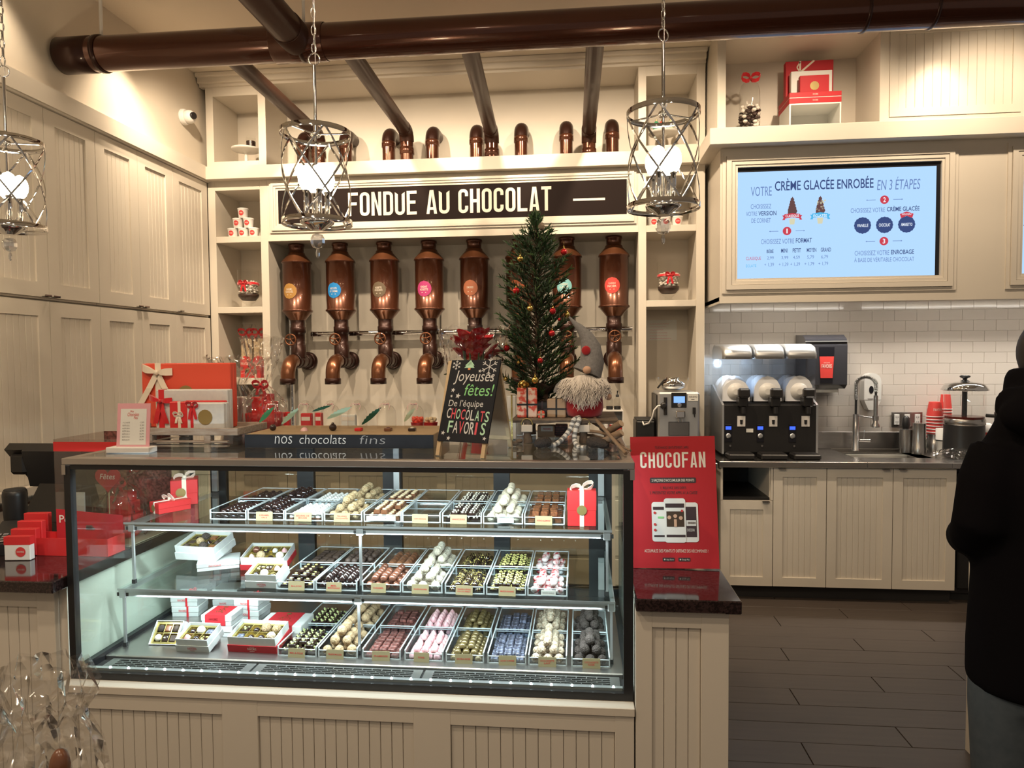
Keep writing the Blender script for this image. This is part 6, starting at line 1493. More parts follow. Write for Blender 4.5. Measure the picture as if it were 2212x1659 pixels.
def striped(path, r, per, name):
    P_ = [Vector(p) for p in path]; dense = []
    for i in range(len(P_)-1):
        p0 = P_[max(i-1,0)]; p1, p2 = P_[i], P_[i+1]; p3 = P_[min(i+2,len(P_)-1)]
        for q in range(8):
            u = q/8; dense.append(.5*((2*p1)+(p2-p0)*u+(2*p0-5*p1+4*p2-p3)*u*u+(3*p1-p0-3*p2+p3)*u**3))
    dense.append(P_[-1]); mb = MB(); acc = 0; n = 12; d0 = None
    for i in range(len(dense)-1):
        acc += (dense[i+1]-dense[i]).length; mb.m = int(acc/per) % 2; mb.tube([dense[i], dense[i+1]+(dense[i+1]-dense[i])*.15], r, n, True)
    mb.m = 0; return obj(name, mb, ['stripe_white', 'stripe_grey'], gn)
striped([g(1247,903,2.415), g(1239,908,2.395), g(1232,926,2.385), g(1218,945,2.36), g(1200,960,2.33), g(1188,962,2.315)], .0085, .0095, 'leg')
striped([g(1250,902,2.415), g(1251,908,2.395), g(1244,928,2.385), g(1241,950,2.375), g(1250,966,2.345), g(1268,967,2.325)], .0085, .0095, 'leg')
for a, b, c_ in ((g(1186,962,2.315), g(1173,966,2.30), g(1155,970,2.28)), (g(1272,967,2.322), g(1290,968,2.30), g(1314,968,2.27))):
    mb = MB(); z_ = TZ-BZ; a.z = z_+.017; b.z = z_+.019; c_.z = z_+.012
    mb.tube([a, a+(b-a)*.3, b, b+(c_-b)*.6, c_], [.015,.019,.0185,.016,.006], 14); obj('shoe', mb, 'felt_dark', gn)
# twigs and cut logs at the right end
for i, (a, b, r, lab) in enumerate((((1303,955,2.30,.013), (1343,934,2.27,.012), .0125, 'short cut log with pale end, front one of two beside the gnome shoe'), ((1312,934,2.42,.03), (1342,914,2.38,.055), .0125, 'short cut log with pale end, rear one of two beside the gnome'))):
    p = oy(a[0], a[1], a[2]); q = oy(b[0], b[1], b[2]); p.z = max(p.z, TZ+r+.001)
    t = thing('log', lab, 'log', (p.x, p.y, TZ)); mb = MB(); mb.tube([p, (p+q)/2+Vector((0,0,.001)), q], [r, r*1.03, r], 14); obj('bark', mb, 'twig', t, t); d_ = (q-p).normalized(); mb = MB(); mb.cyl(q-d_*.001, q+d_*.0008, r*.93, n=14); obj('cut_end', mb, 'cut_wood', t, t)
for i, (a, b, r) in enumerate((((1275,893,2.50),(1352,985,2.12),.007), ((1262,930,2.44),(1330,945,2.33),.006), ((1268,905,2.52),(1338,958,2.3),.006), ((1280,940,2.48),(1362,975,2.2),.005), ((1298,925,2.5),(1345,968,2.28),.007), ((1245,938,2.5),(1320,952,2.4),.005))):
    p = oy(*a); q = oy(*b); p.z = max(p.z, TZ+r); q.z = max(q.z, TZ+r)
    t = thing('twig', ('long bare twig sloping from the bench to the right front corner of the case', 'thin twig lying across in front of the right bench leg', 'bare twig crossing under the logs', 'thin twig reaching the right rim of the case', 'forked-looking twig behind the two cut logs', 'thin twig lying behind the bench leg')[i], 'twig', (p.x, p.y, TZ))
    m_ = (p+q)/2+Vector((random.uniform(-.01,.01), 0, .006)); mb = MB(); mb.tube([p, p+(m_-p)*.5, m_, m_+(q-m_)*.5, q], [r, r*.95, r*.9, r*.85, r*.8], 8); obj('stick', mb, 'twig', t, t)
for i, px in enumerate((1122, 1112)):
    c = oz(px, 958+i*6, TZ); t = thing('pine_cone', 'small pine cone lying at the left leg of the bench, %s one' % ('rear', 'front')[i], 'pine cone', (c.x, c.y, TZ+.009)); mb = MB(); mb.sph((0,0,0), .011, 10, 8, (1.2,1,.8), jit=.18); obj('cone', mb, 'bark', t)
# poinsettia in cellophane
px_ = oy(1022, 760, 2.52); pn = thing('poinsettia', 'red poinsettia plant in clear cellophane behind the chalk easel', 'plant', (px_.x, 2.53, TZ))
mb = MB(); mb.lathe((0,0,0), [(.04,0),(.055,.07),(.058,.075)], 20); obj('pot', mb, 'red_card', pn)
mb = MB(); cello(mb, (0,0,0), [(.05,0),(.065,.09),(.085,.20),(.118,.34),(.13,.42)], 22, .10, 12, .8); obj('cellophane', mb, 'cello_fine', pn)
rnd = random.Random(3)
def leaf(p, d, L, w, up=.3):
    d = Vector(d).normalized(); s = d.cross(Vector((0,0,1))).normalized(); mb = MB(); P_ = []
    for i in range(7):
        k = i/6; ww = w*math.sin(PI*(k*.92+.06))**.8; c = Vector(p)+d*L*k+Vector((0,0,1))*L*(up*k-.45*k*k); dip = Vector((0,0,-ww*.25)); P_.append((c+s*ww*.5, c+dip, c-s*ww*.5))
    vs = [v for r in P_ for v in r]; th = Vector((0,0,-.0008)); n = len(vs)
    f = []
    for i in range(6):
        for j in range(2): a = i*3+j; f.append((a, a+1, a+4, a+3)); f.append((n+a, n+a+3, n+a+4, n+a+1))
    mb.add(vs+[v+th for v in vs], f, True); return mb
for i in range(34):
    a = i*2.4; r = .02+.06*((i*.618) % 1); z = .325+rnd.uniform(-.02,.055)-r*.3
    mb = leaf((r*.6*math.cos(a), r*.6*math.sin(a)*.8, z), (math.cos(a), math.sin(a)*.8, rnd.uniform(.5,1.3)), rnd.uniform(.065,.095), rnd.uniform(.05,.068)); obj('petal', mb, 'petal', pn)
for i in range(10):
    a = i*.63; mb = leaf((.03*math.cos(a), .03*math.sin(a), .24), (math.cos(a), math.sin(a)*.8, .2), .085, .045); obj('leaf', mb, 'leaf', pn)
mb = MB()
for i in range(7): a = i*.9; mb.tube([(0,0,.06), (.02*math.cos(a), .02*math.sin(a), .2), (.04*math.cos(a), .04*math.sin(a), .33)], .003, 5)
obj('stems', mb, 'leaf', pn)
# ================================================================== advertising board on the right pier
C4 = [oy(1368.5, 1229.5, 2.215), oy(1554.5, 1231, 2.215), oy(1543.5, 946.5, 2.275), oy(1362.5, 946, 2.275)]
U_ = (C4[1]-C4[0]).normalized(); V_ = (C4[3]-C4[0]); V_ = (V_-U_*V_.dot(U_)).normalized(); N_ = U_.cross(V_)
PW = (C4[1]-C4[0]).length; PH = (C4[3]-C4[0]).length
t = thing('poster_board', 'red CHOCOFAN advertising board leaning on the black granite pier', 'poster', (C4[0]+C4[1])/2)
O_ = C4[0]; O_.z = max(O_.z, .911)
mb = MB(); vs = [O_, O_+U_*PW, O_+U_*PW+V_*PH, O_+V_*PH]; bk_ = [v-N_*.005 for v in vs]
mb.add(vs+bk_, [(0,1,2,3),(7,6,5,4),(0,4,5,1),(1,5,6,2),(2,6,7,3),(3,7,4,0)]); obj('board', mb, 'poster_red', t, t)
mb = MB(); c_ = O_+U_*PW*.5+V_*PH*.55-N_*.005; e_ = Vector((c_.x, c_.y+.09, .911)); mb.add([c_+U_*.03, c_-U_*.03, e_-U_*.05, e_+U_*.05, O_+U_*(PW*.5+.05)-N_*.006, O_+U_*(PW*.5-.05)-N_*.006, c_+U_*.03+N_*.003, c_-U_*.03+N_*.003], [(0,1,2,3),(7,6,3,2)]); obj('easel_back', mb, 'kraft', t, t)
# layout in board pixels: 0..186 wide, 0..285 high, y down
def pf(off=.0008): return Flat(O_, U_, V_, off)
sc_ = PW/186; q = lambda x, y: (x*sc_, PH-y*PH/285)
def pt(f, s, x0, y0, x1, y1, **k): a = q(x0, y1); b = q(x1, y0); f.text(s, a[0], a[1], b[0], b[1], **k)
def pr(f, x0, y0, x1, y1): a = q(x0, y1); b = q(x1, y0); f.rect(a[0], a[1], b[0], b[1])
def rr(f, x0, y0, x1, y1, r):
    P_ = []
    for cx, cy, a0 in ((x1-r, y1-r, 0), (x0+r, y1-r, 90), (x0+r, y0+r, 180), (x1-r, y0+r, 270)):
        for i in range(5): a = math.radians(a0+22.5*i); P_.append(q(cx+r*math.cos(a), cy+r*math.sin(a)))
    f.poly(P_[::-1])
cr, dk, w1, d2, cl, gn_ = pf(), pf(), pf(.0016), pf(.0024), pf(.0032), pf(.0024)
cw_ = (143-7*4.2)/8
for i, ch in enumerate('CHOCOFAN'):
    big = pf(); ex = 0 if i not in (0,) else 1.5; a_ = q(21+i*(cw_+4.2), 69-i*.12); b_ = q(21+i*(cw_+4.2)+cw_, 35-ex-i*.12); big.gothic(ch, a_[0], a_[1], b_[0], b_[1], 4.6*sc_); obj('letter', big, 'print_cream', t, t)

pt(dk, 'TÉLÉCHARGEZ GRATUITEMENT L’APPLI', 54, 20, 128, 27, arc=.0); pt(dk, '1. RELEVEZ DES DÉFIS', 64, 108, 120, 115); pt(dk, '2. PRÉSENTEZ VOTRE APPLI À LA CAISSE', 40, 118, 144, 126)
rr(dk, 41, 90, 142, 102, 3); pt(w1, '2 FAÇONS D’ACCUMULER DES POINTS', 45, 93, 138, 100, bold=.02)
pt(cr, 'ACCUMULEZ DES POINTS ET OBTENEZ DES RÉCOMPENSES !', 25, 243, 163, 251)
for x in (64, 98): rr(dk, x, 262, x+26, 270, 1.5); pt(w1, 'App Store' if x == 64 else 'Google Play', x+8, 264.5, x+24, 268.5); w1.disc(*q(x+4.5, 266), .0024, 8)
wp = pf(.0012); rr(wp, 43, 143, 93, 228, 6); rr(wp, 93, 144, 144, 229, 6); wf = pf(.0020); rr(wf, 70, 135, 117, 230, 6)
sd = pf(.0016); pr(sd, 46, 153, 70, 160); pr(sd, 47, 214, 72, 218); pr(sd, 117, 153, 140, 218)
wp2 = pf(.0022); pr(wp2, 118, 182, 139, 194); d3 = pf(.0030); 
for k in range(9): pr(d3, 121+k*1.9, 185, 122+k*1.9, 190)
sd2 = pf(.0028); pr(sd2, 73, 146, 114, 155); pr(sd2, 74, 213, 115, 218); pt(wp2, 'CHOCOFAN', 119, 200, 135, 206)
ph = pf(.0028); pr(ph, 75, 163, 113, 196); sk = pf(.0036)
for x, y in ((81, 176), (94, 173), (106, 177)): sk.disc(*q(x, y), .0062, 14)
pr(sk, 91, 180, 97, 196)
rd_ = pf(.0030); rd_.disc(*q(109, 162), .004, 12)
for y in (166, 191, 203): rd_.disc(*q(49.5, y), .0042, 12)
pr(gn_, 56, 174, 69, 178)
for nme, f, m in (('cream_print', cr, 'print_cream'), ('dark_print', dk, 'print_dark'), ('small_print', w1, 'print_cream'), ('phone', wp, 'print_white'), ('front_phone', wf, 'print_white'), ('phone_screen', sd, 'print_dark'), ('front_phone_screen', sd2, 'print_dark'), ('code_panel', wp2, 'print_white'), ('code_bars', d3, 'print_dark'), ('photo', ph, 'stem_brown'), ('faces', sk, 'skin_felt'), ('red_dots', rd_, 'print_red'), ('green_bar', gn_, 'chalk_green')): obj(nme, f, m, t, t, kind='stuff')

# ================================================================== coffee corner
CZ = .911
cx0, cx1 = oy(1421, 900, 4.55).x, oy(1511, 900, 4.55).x; ctz = oy(1465, 846, 4.6).z
t = thing('coffee_machine', 'silver automatic coffee machine with blue display in the right niche', 'coffee machine', ((cx0+cx1)/2, 4.72, CZ))
w = cx1-cx0; h = ctz-CZ; d = .17
mb = MB(); mb.box(-w/2,-d,0,w/2,-d+.03,h,.012); mb.box(-w/2+.004,-d+.03,.02,w/2-.004,d,h-.004,.01); obj('housing', mb, ['alu'][0], t)
mb = MB(); mb.box(-w/2-.006,-d+.032,0,-w/2+.003,d,h-.02,.003); mb.box(w/2-.003,-d+.032,0,w/2+.006,d,h-.02,.003); obj('side_panel', mb, 'black_plastic', t)
X_ = lambda px: oy(px, 880, 4.55).x-(cx0+cx1)/2; Z_ = lambda py: oy(1465, py, 4.55).z-CZ
pn_ = obj('display_panel', MB().box(X_(1450),-d-.006,Z_(881),X_(1483),-d+.002,Z_(848),.003), 'black_plastic', t)
obj('lcd', MB().box(X_(1455),-d-.0072,Z_(870),X_(1479),-d-.005,Z_(856)), 'lcd_pale', pn_)
mb = MB(); mb.lathe((X_(1467),-d-.006,Z_(875)), [(.014,0),(.014,.012),(.010,.014)], 18, 'y'); obj('dial', mb, 'chrome', t)
mb = MB(); mb.box(X_(1458),-d-.05,Z_(902),X_(1478),-d+.002,Z_(886),.006); mb.cyl((X_(1464),-d-.035,Z_(903)),(X_(1464),-d-.035,Z_(910)),.006,n=10); mb.cyl((X_(1472),-d-.035,Z_(903)),(X_(1472),-d-.035,Z_(910)),.006,n=10); obj('coffee_spout', mb, 'chrome', t)
mb = MB(); mb.cyl((X_(1437),-d-.012,Z_(896)),(X_(1437),-d-.012,Z_(858)),.011,n=14); mb.lathe((X_(1433),-d-.004,Z_(876)), [(.022,0),(.022,.02),(.012,.024)], 16, 'y'); obj('milk_valve', mb, 'black_plastic', t)
mb = MB(); mb.cyl((X_(1499),-d-.01,Z_(894)),(X_(1499),-d-.01,Z_(880)),.010,n=12); mb.cyl((X_(1500),-d-.01,Z_(901)),(X_(1500),-d-.01,Z_(894)),.003,n=6); obj('water_spout', mb, 'black_plastic', t)
mb = MB(); mb.box(X_(1444),-d-.001,Z_(941),X_(1489),-d+.002,Z_(911)); obj('tray_recess', mb, 'steel', t); mb = MB(); mb.frame(X_(1444),Z_(941),X_(1489),Z_(911),.003,-d-.003,-d+.001); obj('recess_edge', mb, 'black_plastic', t)
mb = MB(); mb.box(-w/2+.01,-d-.09,0,w/2-.01,-d,.035,.006); obj('drip_tray', mb, 'black_plastic', t)
lb = obj('label', MB().box(X_(1486),-d-.002,Z_(866),X_(1508),-d,Z_(852)), 'white_card', t); fl = Flat((0,-d-.002,0),(1,0,0),(0,0,1),.0008); fl.text('HORS SERVICE', X_(1488),Z_(859),X_(1506),Z_(855)); fl.rect(X_(1493),Z_(863),X_(1500),Z_(862)); obj('lettering', fl, 'print_dark', lb, kind='stuff')
t2 = thing('milk_cooler', 'black milk cooler box left of the coffee machine', 'appliance', (oy(1394, 930, 4.62).x, 4.72, CZ))
a = oy(1372, 930, 4.6).x; b = oy(1414, 930, 4.6).x; hh = oy(1394, 909, 4.6).z-CZ
obj('housing', MB().box(-(b-a)/2,-.12,0,(b-a)/2,.12,hh,.01), 'black_plastic', t2); obj('cooler_lid', MB().box(-(b-a)/2+.004,-.115,hh,(b-a)/2-.004,.115,hh+.008,.003), 'black_rubber', t2)
t3 = thing('milk_hose', 'white milk hose curving from the machine to the black cooler', 'hose', oy(1390, 918, 4.55))
mb = MB(); o0 = oy(1390, 918, 4.55); mb.tube([oy(*p)-o0 for p in ((1433,876,4.535),(1421,877,4.53),(1413,886,4.53),(1409,902,4.54),(1402,914,4.56),(1391,918,4.58),(1388,911,4.61))], .006, 8); obj('hose', mb, 'plastic_white', t3)
bc_ = oy(1452, 842, 4.70); t4 = thing('mixing_bowl', 'shiny steel bowl in a clear dish on top of the coffee machine', 'bowl', (bc_.x, 4.70, ctz+.001))
mb = MB(); mb.lathe((0,0,0), [(.05,0),(.085,.02),(.105,.055),(.113,.09)], 28, cap1=False); obj('glass_dish', mb, 'glass_clear', t4)
mb = MB(); mb.lathe((0,0,.004), [(.05,0),(.08,.02),(.085,.045),(.05,.07),(.045,.085)], 28); obj('steel_bowl', mb, 'chrome', t4); mb = MB(); mb.tube([(-.10,-.03,.02),(-.06,-.05,.075),(-.045,-.05,.08)], .006, 8); obj('handle', mb, 'black_plastic', t4)
t5 = thing('condiment_rack', 'white acrylic rack on the back counter right of the gnome', 'rack', (oy(1322, 900, 4.7).x, 4.72, CZ))
a = oy(1300, 930, 4.62).x-oy(1322, 900, 4.7).x; hz_ = oy(1322, 889, 4.62).z-CZ
mb = MB(); mb.box(a,-.1,0,-a,.1,.006); mb.box(a,-.1,.006,a+.006,.1,hz_); mb.box(-a-.006,-.1,.006,-a,.1,hz_); mb.box(a+.006,.094,.006,-a-.006,.1,hz_); mb.box(a,-.1,hz_,-a,.1,hz_+.006); mb.box(a+.006,-.1,hz_*.5,-a-.006,.094,hz_*.5+.006); obj('rack', mb, 'plastic_white', t5)
for k in range(3):
    tt = thing('squeeze_bottle', 'small white squeeze bottle in the condiment rack, %s of three' % ('left', 'middle', 'right')[k], 'bottle', (t5.location.x+(k-1)*.045, 4.66, CZ+hz_*.5+.006)); mb = MB(); mb.lathe((0,0,0), [(.018,0),(.018,.06)], 14); obj('bottle_body', mb, 'red_card' if k else 'plastic_white', tt); mb = MB(); mb.lathe((0,0,.06), [(.018,0),(.004,.03)], 14); obj('nozzle', mb, 'plastic_white', tt)
for k, px in enumerate((1317, 1334)):
    tt = thing('pump_bottle', ('clear bottle with black pump on the rack, left of two', 'clear bottle with black base and pump on the rack, right of two')[k], 'bottle', (oy(px, 885, 4.7).x, 4.72, CZ+hz_+.007)); mb = MB(); mb.lathe((0,0,0), [(.022,0),(.022,.07),(.01,.085)], 16); obj('bottle_body', mb, 'glass_clear' , tt); mb = MB(); mb.lathe((0,0,0), [(.023,0),(.023,.022)], 16); mb.lathe((0,0,.085), [(.011,0),(.011,.015),(.004,.018),(.004,.04)], 10); mb.box(-.004,-.035,.122,.004,.006,.128); obj('pump', mb, 'black_plastic', tt)

# ================================================================== right counter: drink dispenser, towels, sink things
SY0 = 4.70; sx0_, sx1_ = oz(1557, 985, CZ).x, oz(1760, 985, CZ).x; sw = sx1_-sx0_
t = thing('slush_machine', 'triple frozen drink dispenser with silver lids and white slush bowls', 'drink dispenser', ((sx0_+sx1_)/2, SY0, CZ))
zs = oy(1655, 868, SY0).z-CZ; D_ = .40
mb = MB(); mb.box(-sw/2+.012,.0,.03,sw/2-.012,.03,zs-.02,.004); obj('front_panel', mb, 'black_plastic', t)
mb = MB(); mb.prism([(0,.02),(D_,.02),(D_,zs+.10),(D_-.06,zs+.10),(.04,zs-.005),(0,zs-.02)], -sw/2, -sw/2+.014, 'x'); mb.prism([(0,.02),(D_,.02),(D_,zs+.10),(D_-.06,zs+.10),(.04,zs-.005),(0,zs-.02)], sw/2-.014, sw/2, 'x'); obj('side_panel', mb, 'alu', t)
mb = MB(); mb.box(-sw/2+.014,.03,.0,sw/2-.014,D_,zs-.01); obj('chassis', mb, 'black_metal', t)
bw_ = sw/3
for k in range(3):
    bx_ = -sw/2+bw_*(k+.5); nme = ('left', 'middle', 'right')[k]
    x0, x1 = bx_-bw_/2+.006, bx_+bw_/2-.006
    mb = MB(); prof_ = [(.03,zs-.01),(.02,zs+.05),(.045,zs+.10),(.04,zs+.29),(D_-.02,zs+.29),(D_-.02,zs-.01)]
    th = .004; mb.prism(prof_, x0, x0+th, 'x'); mb.prism(prof_, x1-th, x1, 'x'); n = len(prof_)
    for i in (0, 1, 2): (ya, za), (yb, zb) = prof_[i], prof_[i+1]; mb.add([(x0,ya,za),(x1,ya,za),(x1,yb,zb),(x0,yb,zb)], [(0,1,2,3)])
    bo = obj('clear_bowl', mb, 'bowl_clear', t)
    mb = MB(); mb.T = Matrix.Translation((bx_, .0, zs+.065)); mb.lathe((0,.045,0), [(.02,.0),(.058,-.012),(.062,-.03),(.062,-.30),(.05,-.32)], 24, 'y'); mb.T = None; obj('cooling_drum', mb, 'plastic_white', t)
    mb = MB(); R_ = []; 
    for i in range(9):
        y = .06+i*.036; R_.append([(x0+.006, y, zs), (x1-.006, y, zs)] + [(bx_+(bw_/2-.014)*math.cos(PI*j/8), y, zs+.06+(.085+.03*math.sin(i*1.7+k))*math.sin(PI*j/8)) for j in range(9)])
    mb.rings(R_, True, True, True); obj('slush', mb, 'slush', t)
    mb = MB(); lp = [(-.005,zs+.285),(.0,zs+.325),(.03,zs+.365),(.10,zs+.385),(D_-.05,zs+.39),(D_,zs+.36),(D_,zs+.285)]; cyl_, czl = D_/2, zs+.30; mb.rings([[(xx, cyl_+(y-cyl_)*f, czl+(z-czl)*f) for y, z in lp] for xx, f in ((x0-.001,.86),(x0+.006,.95),(x0+.02,1),(x1-.02,1),(x1-.006,.95),(x1+.001,.86))], True, True, True, True); obj('lid', mb, 'alu', t)
    mb = MB(); mb.box(bx_-.005,-.055,zs-.03,bx_+.055,.03,zs+.035,.006); mb.box(bx_-.012,-.085,zs+.03,bx_+.062,-.03,zs+.095,.012); mb.cyl((bx_+.025,-.04,zs-.075),(bx_+.025,-.04,zs-.03),.018,n=14); obj('tap', mb, 'black_plastic', t)
    fl = Flat((0,0,0),(1,0,0),(0,0,1),.004); lx = bx_+.0
    mb = MB(); mb.box(bx_-.004,-.004,zs-.165,bx_+.048,.0,zs-.095); lb = obj('tap_label', mb, 'cup_white', t); mb = MB(); mb.lathe((bx_+.022,-.004,zs-.148), [(.008,0),(.010,.028)], 10); obj('cup_symbol', mb, 'black_plastic', lb)
    cp_ = obj('control_panel', MB().box(bx_-.085,-.004,zs-.27,bx_-.038,.0,zs-.15,.002), 'tv_bezel', t); obj('lcd', MB().box(bx_-.080,-.006,zs-.186,bx_-.044,-.003,zs-.164), 'lcd_blue', cp_)
    mb = MB(); mb.lathe((bx_-.062,-.004,zs-.228), [(.017,0),(.017,.003),(.009,.004)], 20, 'y'); obj('button', mb, 'alu', cp_)
    if k == 0: fl = obj('warning_label', MB().box(bx_+.055,-.003,zs-.205,bx_+.10,.0,zs-.18), 'white_card', t)
    mb = MB(); mb.box(bx_-.085,-.13,.0,bx_+.085,.0,.035,.008); mb.box(bx_-.075,-.122,.035,bx_+.075,-.008,.038); dt_ = obj('drip_tray', mb, 'black_plastic', t)
    mb = MB(); mb.lathe((bx_-.05,-.002,.075), [(.007,0),(.007,.004)], 12, 'y'); obj('screw', mb, 'steel', t)
lamp('slush_light', 'POINT', (t.location.x-bw_, SY0+.22, CZ+zs+.25), 2.2, (.62,.80,1), shadow_soft_size=.03)
t = thing('towel_dispenser', 'smoky black paper towel dispenser on the tiled wall with a red cup sticker', 'dispenser', (1.70, 5.02, 1.355))
a = oy(1741, 780, 4.92); b = oy(1831, 780, 4.92); w = b.x-a.x; h = .375
pr_ = [(-.10,.03),(-.10,.30),(-.085,.345),(-.03,.375),(.125,.38),(.125,.0),(-.06,.0)]
mb = MB(); mb.prism(pr_, -w/2, w/2, 'x'); obj('housing', mb, 'smoke_plastic', t)
mb = MB(); mb.box(-w/2-.002,-.104,.325,w/2+.002,-.09,.333); obj('top_strip', mb, 'alu', t)
c = Vector((0,-.101,.12)); fl = Flat((0,-.1005,0),(1,0,0),(0,0,1),.002); fl.poly([(-.040,.04),(.040,.04),(.052,.29),(-.052,.29)]); obj('window', fl, 'tv_bezel', t)
fl = Flat((0,-.1005,0),(1,0,0),(0,0,1),.004); fl.poly([(-.040,.075),(.040,.075),(.048,.225),(-.048,.225)]); st_ = obj('cup_sticker', fl, 'cup_red', t)
fl = Flat((0,-.1005,0),(1,0,0),(0,0,1),.006); fl.text('FAVORIS', -.034,.145,.034,.172,bold=.02); fl.text('CHOCOLATS', -.02,.178,.02,.186); obj('lettering', fl, 'print_cream', st_, kind='stuff')
mb = MB(); mb.box(-.10,-.04,-.028,.10,-.038,.002); 
obj('paper', mb, 'white_card', t)
# spring faucet
fx, fy = oy(1848, 960, 5.03).x, 5.03
t = thing('spring_faucet', 'tall steel spring faucet with hanging spray head behind the sink', 'faucet', (fx, fy, CZ))
mb = MB(); mb.lathe((0,0,0), [(.03,0),(.03,.006),(.024,.01),(.024,.11),(.021,.112),(.019,.26)], 18); obj('column', mb, 'steel', t)
zt_ = oy(1862, 814, fy-.05).z-CZ; ar = .048
path = [(0,0,.26),(0,0,zt_-ar)]+[(ar-ar*math.cos(PI*i/12), -.09*i/12, zt_-ar+ar*math.sin(PI*i/12)) for i in range(1,13)]+[(2*ar,-.09,zt_-ar-.09)]
mb = MB(); mb.tube(path, .008, 10); obj('hose', mb, 'black_rubber', t)
P_ = [Vector(p) for p in path]; L_ = [0]
for i in range(1,len(P_)): L_.append(L_[-1]+(P_[i]-P_[i-1]).length)
def at_(s):
    for i in range(1,len(P_)):
        if s <= L_[i]: k = (s-L_[i-1])/(L_[i]-L_[i-1]); return P_[i-1].lerp(P_[i], k), (P_[i]-P_[i-1]).normalized()
    return P_[-1], (P_[-1]-P_[-2]).normalized()
mb = MB(); hel = []; s = .10
while s < L_[-1]-.03:
    p, d = at_(s); u = d.cross(Vector((0,1,.02))).normalized(); v = d.cross(u); a = s/.0075*2*PI; hel.append(p+(u*math.cos(a)+v*math.sin(a))*.0125); s += .0009
mb.tube(hel, .0021, 4); obj('spring', mb, 'steel', t)
mb = MB(); mb.tube([(2*ar,-.09,zt_-ar-.08),(2*ar,-.09,zt_-ar-.24)], .014, 12); mb.lathe((2*ar,-.09,zt_-ar-.30), [(.026,0),(.026,.015),(.016,.03),(.014,.07)], 16); obj('spray_head', mb, 'steel', t)
mb = MB(); mb.tube([(0,0,.255),(ar,-.045,.245),(2*ar,-.09,.24)], .006, 8); mb.lathe((2*ar,-.09,.225), [(.02,0),(.02,.03)], 14); obj('holder_arm', mb, 'steel', t)
mb = MB(); mb.cyl((.02,-.01,.075),(.09,-.02,.075),.012,n=12); mb.cyl((.05,-.015,.08),(.055,-.015,.15),.004,n=8); obj('lever', mb, 'chrome', t)
t = thing('sink_stopper', 'small black sink stopper lying left of the faucet', 'stopper', oz(1796, 957, CZ)); mb = MB(); mb.lathe((0,0,0), [(.04,0),(.045,.006),(.015,.01),(.012,.022)], 18); obj('stopper', mb, 'black_rubber', t)
a = oy(1868, 845, 5.06); b = oy(1905, 845, 5.06); t = thing('soap_dispenser', 'white soap dispenser with a black oval on the tiled wall', 'dispenser', ((a.x+b.x)/2, 5.09, oy(1886, 886, 5.06).z))
w = b.x-a.x; h = oy(1886, 806, 5.06).z-oy(1886, 886, 5.06).z; P2 = []
for i in range(9): P2.append((w/2*math.cos(PI*i/8), h-w/2+w/2*math.sin(PI*i/8)))
P2 += [(-w/2,.07),(-w*.22,.0),(w*.22,.0),(w/2,.07)]
mb = MB(); mb.prism(P2, -.02, .057, 'y'); obj('housing', mb, 'plastic_white', t)
fl = Flat((0,-.02,0),(1,0,0),(0,0,1),.002); fl.poly([(-.01+.016*math.cos(2*PI*i/20), h*.55+.027*math.sin(2*PI*i/20)) for i in range(20)]); obj('window', fl, 'tv_bezel', t)
fl = Flat((0,-.02,0),(1,0,0),(0,0,1),.002); fl.rect(-.035,h*.3,.005,h*.3+.004); fl.rect(-w/2,.071,w/2,.074); obj('seam_line', fl, 'print_grey', t)
a = oy(1925, 905, 5.146); b = oy(1992, 905, 5.146); za, zb = oy(1958, 922, 5.146).z, oy(1958, 890, 5.146).z
t = thing('outlet_plate', 'steel wall plate with white power sockets above the splash back', 'socket', ((a.x+b.x)/2, 5.144, za)); w = b.x-a.x; h = zb-za
obj('plate', MB().box(-w/2,-.004,0,w/2,.003,h,.002), 'steel', t)
for k in (0, 1, 2):
    x = -w/2+w*(k+.5)/3; s_ = obj('socket', MB().box(x-.018,-.009,h*.14,x+.018,-.003,h*.86,.002), 'plastic_white', t)
    fl = Flat((0,-.009,0),(1,0,0),(0,0,1),.001)
    for z in (.33,.66): fl.rect(x-.008,h*z-.006,x-.005,h*z+.006); fl.rect(x+.005,h*z-.006,x+.008,h*z+.006); fl.disc(x,h*z-.012,.0025,8)
    obj('socket_holes', fl, 'tv_bezel', s_, kind='stuff')
def pot(px, py, name, label, cat, prof_, m, Y=None, extra=None):
    c = oz(px, py, CZ); y = Y or min(c.y, 5.05); x = oy(px, py, y).x; t = thing(name, label, cat, (x, y, CZ)); mb = MB(); mb.lathe((0,0,0), prof_, 24); obj('body', mb, m, t); return t
pot(1985, 977, 'steel_shaker', 'tall steel shaker cup in front of the wall plate', 'cup', [(.044,0),(.046,.04),(.044,.045),(.040,.205),(.041,.21)], 'steel', 4.90)
pot(1956, 970, 'steel_shaker', 'narrow steel shaker cup left of the tall one', 'cup', [(.038,0),(.040,.15),(.041,.16)], 'steel', 4.96)
t = pot(2018, 968, 'milk_pitcher', 'short steel milk pitcher right of the shakers', 'pitcher', [(.055,0),(.06,.03),(.05,.075),(.042,.10),(.044,.125)], 'steel', 5.0)
mb = MB(); mb.tube([(.042,0,.105),(.075,0,.10),(.078,0,.05),(.055,0,.03)], .006, 8); obj('handle', mb, 'steel', t)
c = oy(1957, 905, 5.06); t = thing('scoop', 'black scoop standing upright behind the shakers', 'scoop', (c.x, 5.06, CZ)); mb = MB(); mb.lathe((0,0,.0), [(.02,0),(.018,.15),(.026,.18),(.024,.23),(.010,.245)], 16); obj('scoop', mb, 'black_plastic', t)
